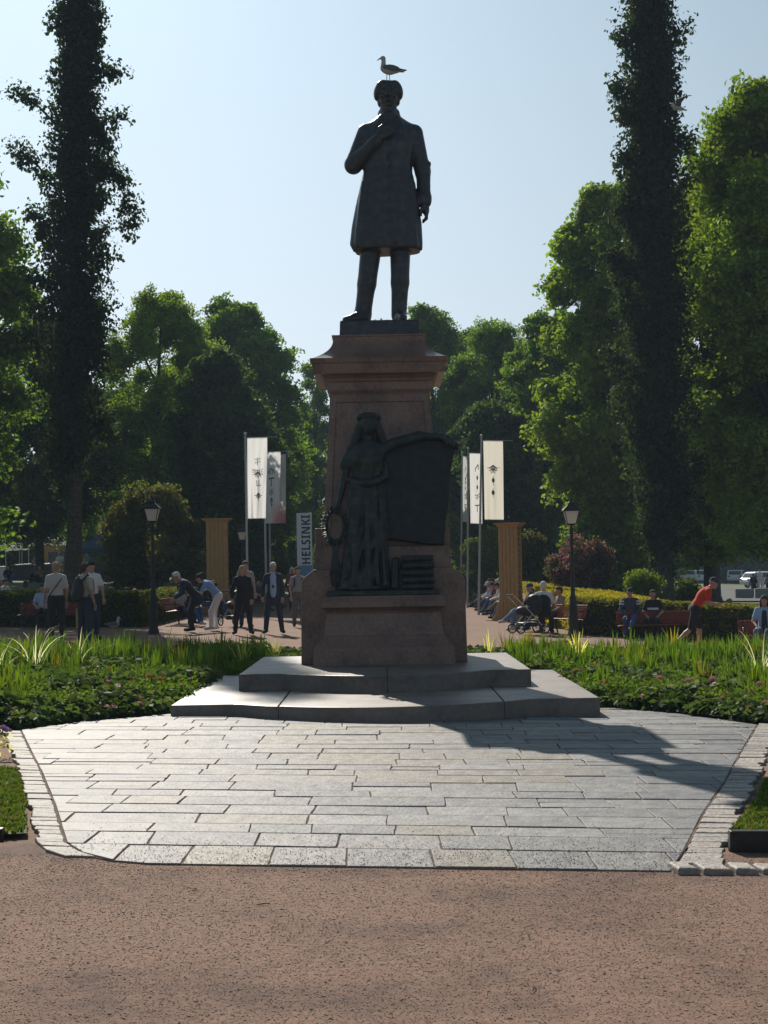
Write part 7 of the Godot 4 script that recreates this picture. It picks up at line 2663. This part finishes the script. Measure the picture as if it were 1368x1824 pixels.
	person("sit_long", "person in light blue jeans stretched out before the right wooden column", on(3.95, 43.0), -PI / 2 + 0.3, 1.0, black, cloth(0.16, 0.24, 0.40), "cap", cloth(0.03, 0.06, 0.16), "", M.sole)
	p = person("sit", "white-haired woman in a black waistcoat, seen from behind at the pram", on(4.22, 41.0), PI - 0.2, 1.06, white, black, "short", hair_white, "")
	mb = MB.new()
	var vf := Field.new(Vector3(-0.26, 0.35, -0.34), Vector3(0.26, 1.12, 0.14), 0.026, 0.014)
	vf.ell(Vector3(0, 0.82, -0.12), Vector3(0.185, 0.22, 0.145))
	vf.ell(Vector3(0, 0.62, -0.10), Vector3(0.188, 0.20, 0.145))
	vf.into(mb)
	part("waistcoat", mb.mesh(), black, p)
	person("sit_lean", "person in black leaning forward on the orange bench, left of the waistcoated woman", on(4.35, 43.6), -1.3, 1.0, black, navy, "short", hair_dark)
	person("sit_long", "person beside the waistcoated woman, on the orange bench", on(4.7, 42.4), -1.2, 0.95, cloth(0.30, 0.22, 0.16), navy, "short", hair_brown)
	# right-hand bench
	p = person("sit_long", "man in a dark cap and striped jacket on the right-hand bench", on(6.42, 40.45), -0.15, 1.0, cloth(0.05, 0.055, 0.08), jeans, "cap", cloth(0.04, 0.04, 0.05), "")
	mb = MB.new()
	for s in [-1.0, 1.0]:
		for q in [0.16, 0.42]:
			var c := Vector3(s * 0.19, 0.98, -0.13).lerp(Vector3(s * 0.25, 0.72, -0.04), q)
			mb.lathe([Vector2(0.071, -0.018), Vector2(0.074, 0.0), Vector2(0.071, 0.018)], 12, Transform3D(toward(Vector3(s * 0.19, 0.98, -0.13), Vector3(s * 0.25, 0.72, -0.04)), c))
	part("sleeve_stripes", mb.mesh(), white, p)
	p = person("sit", "woman in a black top with a white band, second sitter on the right-hand bench", on(7.02, 40.5), -0.25, 0.98, black, black, "short", hair_brown, "")
	mb = MB.new()
	mb.lathe([Vector2(0.182, -0.03), Vector2(0.19, 0.0), Vector2(0.182, 0.03)], 16, Transform3D(Basis.from_scale(Vector3(1, 1, 0.7)), Vector3(0, 0.80, -0.115)))
	part("band", mb.mesh(), white, p)
	person("run", "runner in a red T-shirt leaning forward, right of the right-hand bench", on(6.78, 33.6), PI / 2 + 0.15, 1.0, red, black, "cap", cloth(0.03, 0.04, 0.08), "", M.sole)
	p = person("sit", "person in a light blue jacket sitting at the right edge", on(8.42, 34.3), -0.35, 0.98, cloth(0.30, 0.46, 0.66), cloth(0.12, 0.16, 0.26), "long", hair_brown, "")
	mb = MB.new()
	var jf := Field.new(Vector3(-0.12, 0.42, -0.08), Vector3(0.12, 1.06, 0.10), 0.024, 0.012)
	jf.cap(Vector3(0, 0.52, 0.0), Vector3(0, 0.92, -0.04), 0.075, 0.06)
	jf.into(mb)
	part("dark_shirt", mb.mesh(), navy, p)
	# beyond the hedges on the right
	person("ground", "person in a straw hat behind the right hedge", on(8.05, 50.0, 0.15), 0.3, 1.0, khaki, jeans, "hat", straw)
	person("ground", "fair-haired head above the hedge, left of the runner", on(10.55, 54.5, 0.1), 0.5, 1.0, tee, jeans, "short", hair_white)
	person("ground", "second head above the hedge left of the runner, fair and long-haired", on(11.05, 56.0, 0.1), -0.3, 1.0, beige, black, "long", hair_fair)
	person("ground", "fair head above the hedge, right of the runner", on(12.3, 55.0, 0.05), 0.4, 1.0, grey, black, "bun", hair_fair)
	person("walk", "man in dark clothes walking away by the street on the right", on(26.3, 110.0), PI, 1.0, black, black, "short", hair_dark)
	person("walk", "woman in grey walking at the right edge, by the street", on(27.6, 111.0), PI + 0.3, 1.0, grey, navy, "long", hair_brown)
	person("stand", "person in white standing before the white car on the right", on(33.6, 138.0), 0.0, 1.1, white, white, "short", hair_dark)
	# on the lawn at the left
	var lawn := [
		[-18.6, 76.0, "sitter on the lawn at the left edge, dark-haired in black", black, jeans, "long", hair_dark], [-17.4, 77.5, "sitter on the lawn, second from the left edge, in brown", cloth(0.24, 0.14, 0.1), black, "short", hair_brown], [-16.6, 79.0, "sitter on the lawn, third from the left edge, in beige", beige, jeans, "short", hair_fair], [-14.6, 75.0, "sitter on the lawn in a pale blue shirt, seen from behind", pale_blue, grey, "short", hair_dark],
		[-13.7, 78.0, "sitter on the lawn right of the pale blue shirt, in black", black, black, "short", hair_brown], [-12.8, 74.0, "sitter on the lawn by the pinned-up fair hair, in white", white, jeans, "short", hair_dark], [-12.2, 72.0, "sitter on the lawn in orange-red, left of the backpack", cloth(0.60, 0.12, 0.03), black, "long", hair_brown], [-11.3, 68.0, "sitter on the lawn just right of the man with the backpack", khaki, jeans, "long", hair_fair],
		[-9.25, 52.0, "child on the lawn, left of three in a row behind the hedge", cloth(0.24, 0.15, 0.12), black, "short", hair_brown], [-8.8, 52.3, "child on the lawn, middle of three in a row behind the hedge", cloth(0.35, 0.18, 0.14), black, "short", hair_brown], [-8.4, 51.6, "child on the lawn, right of three in a row behind the hedge", white, jeans, "short", hair_fair], [-7.9, 54.0, "sitter on the lawn behind the left lamp post, in grey", grey, black, "short", hair_white], [-14.3, 58.0, "sitter on the lawn in white above the red bench's left end", white, black, "short", hair_dark], [-13.3, 57.0, "sitter on the lawn in brown, above the red bench's sitter", cloth(0.22, 0.13, 0.09), jeans, "long", hair_brown], [-10.4, 56.0, "sitter on the lawn between the backpack and the three children, in beige", beige, jeans, "short", hair_brown], [-15.6, 62.0, "sitter on the lawn in pink, near the left edge", cloth(0.5, 0.28, 0.26), jeans, "bun", hair_fair], [-18.0, 66.0, "sitter low behind the hedge at the left edge, in green", cloth(0.08, 0.14, 0.10), black, "cap", cloth(0.1, 0.16, 0.12)]]
	var i := 0
	for q in lawn:
		person("ground", q[2], on(q[0], q[1]), [0.3, -0.6, 1.2, 2.7, -1.0][i % 5], 1.0, q[3], q[4], q[5], q[6], "people sitting on the left lawn")
		i += 1
	p = person("stand", "standing person in a dark jacket and long white shirt, far on the left lawn", on(-16.6, 96.0, 0.3), 0.0, 1.0, black, white, "short", hair_dark)
	mb = MB.new()
	mb.box(Vector3(0, 1.0, 0.125), Vector3(0.15, 0.5, 0.05), Basis(), 0.02)
	part("shirt_front", mb.mesh(), white, p)
	var stall := [[-20.6, 97.5, "person in white at the food stall under the white canopy", white, black, "short", hair_dark], [-19.6, 98.5, "person in dark clothes at the food stall", black, black, "short", hair_brown], [-22.4, 99.0, "person in grey at the left end of the stall's counter", grey, black, "short", hair_dark], [-18.6, 97.0, "person in blue at the right end of the food stall", sky_blue, black, "long", hair_brown]]
	for q in stall:
		person("arms_front", q[2], on(q[0], q[1]), 0.2, 1.0, q[3], q[4], q[5], q[6], "people at the food stall")

	pram("dark pram behind the bending woman in white trousers", on(-4.35, 44.6), -0.5)
	pram("pushchair in front of the waistcoated woman on the right", on(3.78, 40.6), -1.2)


func pram(label: String, at: Vector3, turn: float) -> void:
	var o := thing("pram", label, "pram", at, turn, "prams")
	var mb := MB.new()
	var f := Field.new(Vector3(-0.32, 0.38, -0.52), Vector3(0.32, 1.12, 0.52), 0.03, 0.018)
	f.ell(Vector3(0, 0.60, 0.02), Vector3(0.20, 0.15, 0.38))
	f.ell(Vector3(0, 0.82, -0.16), Vector3(0.22, 0.22, 0.22))
	f.ell(Vector3(0, 0.80, 0.08), Vector3(0.15, 0.14, 0.18), Basis(), true)
	f.into(mb)
	part("hood_and_seat", mb.mesh(), M.black_nylon, o)
	for s in [-1.0, 1.0]:
		mb = MB.new()
		mb.tube([Vector3(s * 0.24, 0.12, -0.32), Vector3(s * 0.22, 0.5, 0.0), Vector3(s * 0.22, 0.95, 0.48), Vector3(s * 0.22, 1.02, 0.56)], [0.014, 0.014, 0.013, 0.013], 6)
		mb.tube([Vector3(s * 0.22, 0.52, 0.02), Vector3(s * 0.24, 0.14, 0.36)], [0.014, 0.014], 6)
		part("frame", mb.mesh(), M.steel, o)
		for z in [-0.34, 0.38]:
			mb = MB.new()
			var pts := []
			var radii := []
			for i in 17:
				var w := TAU * i / 16.0
				pts.append(Vector3(s * 0.26, 0.135 + cos(w) * 0.115, z + sin(w) * 0.115))
				radii.append(0.02)
			mb.tube(pts, radii, 6, false)
			var wheel := part("wheel", mb.mesh(), M.rubber, o)
			mb = MB.new()
			for i in 6:
				var w := TAU * i / 6.0
				mb.tube([Vector3(s * 0.26, 0.135, z), Vector3(s * 0.26, 0.135 + cos(w) * 0.105, z + sin(w) * 0.105)], [0.006, 0.005], 4)
			part("rim", mb.mesh(), M.steel, wheel)
	mb = MB.new()
	mb.tube([Vector3(-0.22, 1.02, 0.56), Vector3(0.22, 1.02, 0.56)], [0.017, 0.017], 8)
	part("handle", mb.mesh(), M.rubber, o)
	mb = MB.new()
	mb.box(Vector3(0, 0.24, 0.05), Vector3(0.36, 0.12, 0.45), Basis(), 0.03)
	part("basket", mb.mesh(), M.black_nylon, o)


# ------------------------------------------------------------------ far things: stalls, cars, walls

func car(label: String, at: Vector3, turn: float) -> void:
	var o := thing("parked_car", label, "car", at, turn, "cars in the street")
	var mb := MB.new()
	var side := PackedVector2Array([Vector2(-2.15, 0.32), Vector2(-2.2, 0.62), Vector2(-2.12, 0.86), Vector2(-1.95, 0.98), Vector2(-1.62, 1.42), Vector2(-1.35, 1.54), Vector2(0.25, 1.56), Vector2(0.55, 1.48), Vector2(1.12, 1.02), Vector2(1.9, 0.90), Vector2(2.18, 0.72), Vector2(2.2, 0.34)])
	mb.prism(side, -0.88, 0.88, 0.10, Transform3D(Basis(Vector3(1, 0, 0), Vector3(0, 0, 1), Vector3(0, 1, 0)), Vector3.ZERO), true)
	part("body", mb.mesh(), M.white_paint, o)
	for s in [-1.0, 1.0]:
		mb = MB.new()
		mb.prism(PackedVector2Array([Vector2(-1.66, 1.02), Vector2(-1.36, 1.42), Vector2(0.2, 1.45), Vector2(0.48, 1.38), Vector2(0.92, 1.04)]), 0.0, 0.012, 0.003, Transform3D(Basis(Vector3(1, 0, 0), Vector3(0, 0, s), Vector3(0, 1, 0)), Vector3(0, 0, s * 0.872)))
		part("side_window", mb.mesh(), M.glass, o)
	for e in [[Vector3(0.86, 1.24, 0), 0.70, 0.78], [Vector3(-1.80, 1.20, 0), -0.72, 0.52]]:
		mb = MB.new()
		mb.box(Vector3.ZERO, Vector3(e[2], 0.02, 1.42), Basis(), 0.008)
		var g := part("windscreen", mb.mesh(), M.glass, o)
		g.position = e[0] + Vector3(signf(e[1]) * 0.02, 0.02, 0)
		g.rotation.z = -e[1] if e[1] > 0 else 0.92
	for s in [-1.0, 1.0]:
		for x in [-1.35, 1.35]:
			mb = MB.new()
			mb.lathe([Vector2(0.18, -0.10), Vector2(0.31, -0.10), Vector2(0.33, -0.06), Vector2(0.33, 0.06), Vector2(0.31, 0.10), Vector2(0.18, 0.10)], 16, Transform3D(Basis(Vector3.RIGHT, PI / 2), Vector3(x, 0.33, s * 0.82)))
			var w := part("wheel", mb.mesh(), M.rubber, o)
			mb = MB.new()
			mb.lathe([Vector2(0.17, -0.11), Vector2(0.19, -0.105), Vector2(0.19, 0.105), Vector2(0.17, 0.11)], 12, Transform3D(Basis(Vector3.RIGHT, PI / 2), Vector3(x, 0.33, s * 0.82)))
			part("rim", mb.mesh(), M.steel, w)
		mb = MB.new()
		mb.box(Vector3(2.12, 0.72, s * 0.62), Vector3(0.16, 0.16, 0.34), Basis(), 0.03)
		part("headlight", mb.mesh(), M.steel, o)
		mb = MB.new()
		mb.box(Vector3(-2.12, 0.82, s * 0.66), Vector3(0.14, 0.18, 0.28), Basis(), 0.03)
		part("tail_light", mb.mesh(), cloth(0.35, 0.02, 0.02, 0.3), o)


func canopy(label: String, at: Vector3, w: float, d: float, eave: float, top: float, m: Material) -> void:
	var o := thing("canopy", label, "canopy", at, 0.0, "canopies of the stalls")
	for sx in [-1.0, 1.0]:
		for sz in [-1.0, 1.0]:
			var mb := MB.new()
			mb.tube([Vector3(sx * w * 0.48, -0.1, sz * d * 0.48), Vector3(sx * w * 0.48, eave, sz * d * 0.48)], [0.03, 0.03], 6)
			part("pole", mb.mesh(), M.pole, o)
	var mb := MB.new()
	mb.rect_loft([[eave - 0.25, w * 0.5, d * 0.5, 0, 0], [eave, w * 0.51, d * 0.51, 0, 0], [top - 0.1, w * 0.12, d * 0.12, 0, 0], [top, w * 0.02, d * 0.02, 0, 0]])
	part("roof", mb.mesh(), m, o)


func build_far_things() -> void:
	canopy("white canopy of the food stall, far at the left", on(-22.2, 100.0), 2.6, 2.6, 2.5, 3.1, M.canvas)
	canopy("smaller white canopy at the left edge, beside the food stall", on(-24.6, 102.0), 1.6, 2.0, 2.2, 2.7, M.canvas)
	canopy("dark blue canopy behind the left poplar's trunk, on its right", on(-17.6, 97.0), 3.0, 2.6, 2.0, 2.9, M.blue_canvas)
	canopy("white canopy half hidden by the rounded bush", on(-13.6, 100.0), 2.0, 2.4, 2.3, 2.9, M.canvas)
	var o := thing("stall_counter", "long dark counter of the food stall, far at the left", "counter", on(-20.2, 95.5))
	var mb := MB.new()
	mb.box(Vector3(0, 0.45, 0), Vector3(6.6, 0.95, 0.6), Basis(), 0.02)
	part("front", mb.mesh(), M.iron, o)
	mb = MB.new()
	mb.box(Vector3(0, 0.96, 0), Vector3(6.8, 0.06, 0.8), Basis(), 0.01)
	part("top", mb.mesh(), M.dull_wall, o)
	for q in [-2.2, -1.0]:
		mb = MB.new()
		mb.box(Vector3(q, 1.02, 0.1), Vector3(1.0, 0.05, 0.5), Basis(Vector3.BACK, 0.05), 0.02)
		part("tray", mb.mesh(), M.steel, o)
	o = thing("stall_cabin", "brown food stall cabin under the white canopy", "stall", on(-21.2, 100.5))
	mb = MB.new()
	for i in 12:
		mb.box(Vector3(-0.9 + i * 0.165, 1.1, 0), Vector3(0.16, 2.2, 1.2), Basis(), 0.01)
	part("boards", mb.mesh(), M.wood, o)
	mb = MB.new()
	mb.box(Vector3(0, 1.45, 0.61), Vector3(1.3, 0.7, 0.02), Basis(), 0.0)
	part("hatch", mb.mesh(), M.glass, o)
	o = thing("white_box", "white box standing on the lawn at the left edge", "box", on(-22.1, 88.0))
	mb = MB.new()
	mb.box(Vector3(0, 0.4, 0), Vector3(0.9, 0.8, 0.7), Basis(), 0.03)
	part("case", mb.mesh(), M.white_paint, o)
	mb = MB.new()
	mb.box(Vector3(0, 0.82, 0), Vector3(0.94, 0.05, 0.74), Basis(), 0.015)
	part("lid", mb.mesh(), M.white_paint, o)

	car("white car seen in the gap left of the street-side tree trunk", on(42.3, 185.0), 1.2)
	car("white car half hidden behind the runner's cap", on(36.6, 182.0), 1.9)
	car("white car at the right edge, in the street", on(36.9, 150.0), 0.3)
	o = thing("low_wall", "low grey wall beside the street at the right edge", "wall", on(25.2, 106.0))
	for i in 2:
		mb = MB.new()
		mb.box(Vector3(-0.55 + i * 1.35, 0.32, 0), Vector3(1.2, 0.75, 0.4), Basis(), 0.02)
		part("block", mb.mesh(), M.pale_wall, o)
	o = thing("grey_cabin", "dull grey cabin behind the pink bush, on its right", "cabin", on(11.3, 76.0))
	mb = MB.new()
	mb.box(Vector3(0, 0.8, 0), Vector3(2.3, 1.7, 1.6), Basis(), 0.02)
	part("wall", mb.mesh(), M.dull_wall, o)
	mb = MB.new()
	mb.box(Vector3(0, 1.69, 0), Vector3(2.5, 0.1, 1.8), Basis(), 0.02)
	part("roof", mb.mesh(), M.iron, o)
	mb = MB.new()
	mb.box(Vector3(-0.5, 0.75, 0.805), Vector3(0.7, 1.5, 0.03), Basis(), 0.01)
	part("door", mb.mesh(), M.iron, o)
	# trunks of the trees along the street
	var k := 0
	for q in [[20.5, 96.0, "tree trunk by the street right of the runner"], [16.0, 92.0, "slanting pale tree trunk left of the runner"], [-26.0, 92.0, "tree trunk by the stall at the left edge"]]:
		var r := 0.42 if k == 0 else 0.2
		o = thing("street_tree", q[2], "tree", on(q[0], q[1]), 0.0)
		mb = MB.new()
		mb.tube([Vector3(0, -0.1, 0), Vector3(0, 0.4, 0), Vector3(-0.3 if k == 1 else 0.0, 3.0, 0), Vector3(-0.8 if k == 1 else 0.1, 8.0, 0)], [r * 1.4, r, r * 0.85, r * 0.4], 10)
		part("trunk", mb.mesh(), M.bark, o)
		var places := []
		var tints := PackedColorArray()
		for n in 1500:
			var dir := Vector3(rng.randfn(), rng.randfn() * 0.9, rng.randfn()).normalized() * pow(rng.randf(), 0.4)
			places.append(Transform3D(Basis(Vector3.UP, rng.randf() * TAU).scaled(Vector3.ONE * rng.randf_range(0.4, 0.8)), Vector3(0, 7.5, 0) + dir * Vector3(4.2, 4.0, 4.2)))
			tints.append(leaf_tint(Color(0.11, 0.18, 0.035), rng))
		many("crown", sprays[0], M.leaf, places, tints, o)
		k += 1
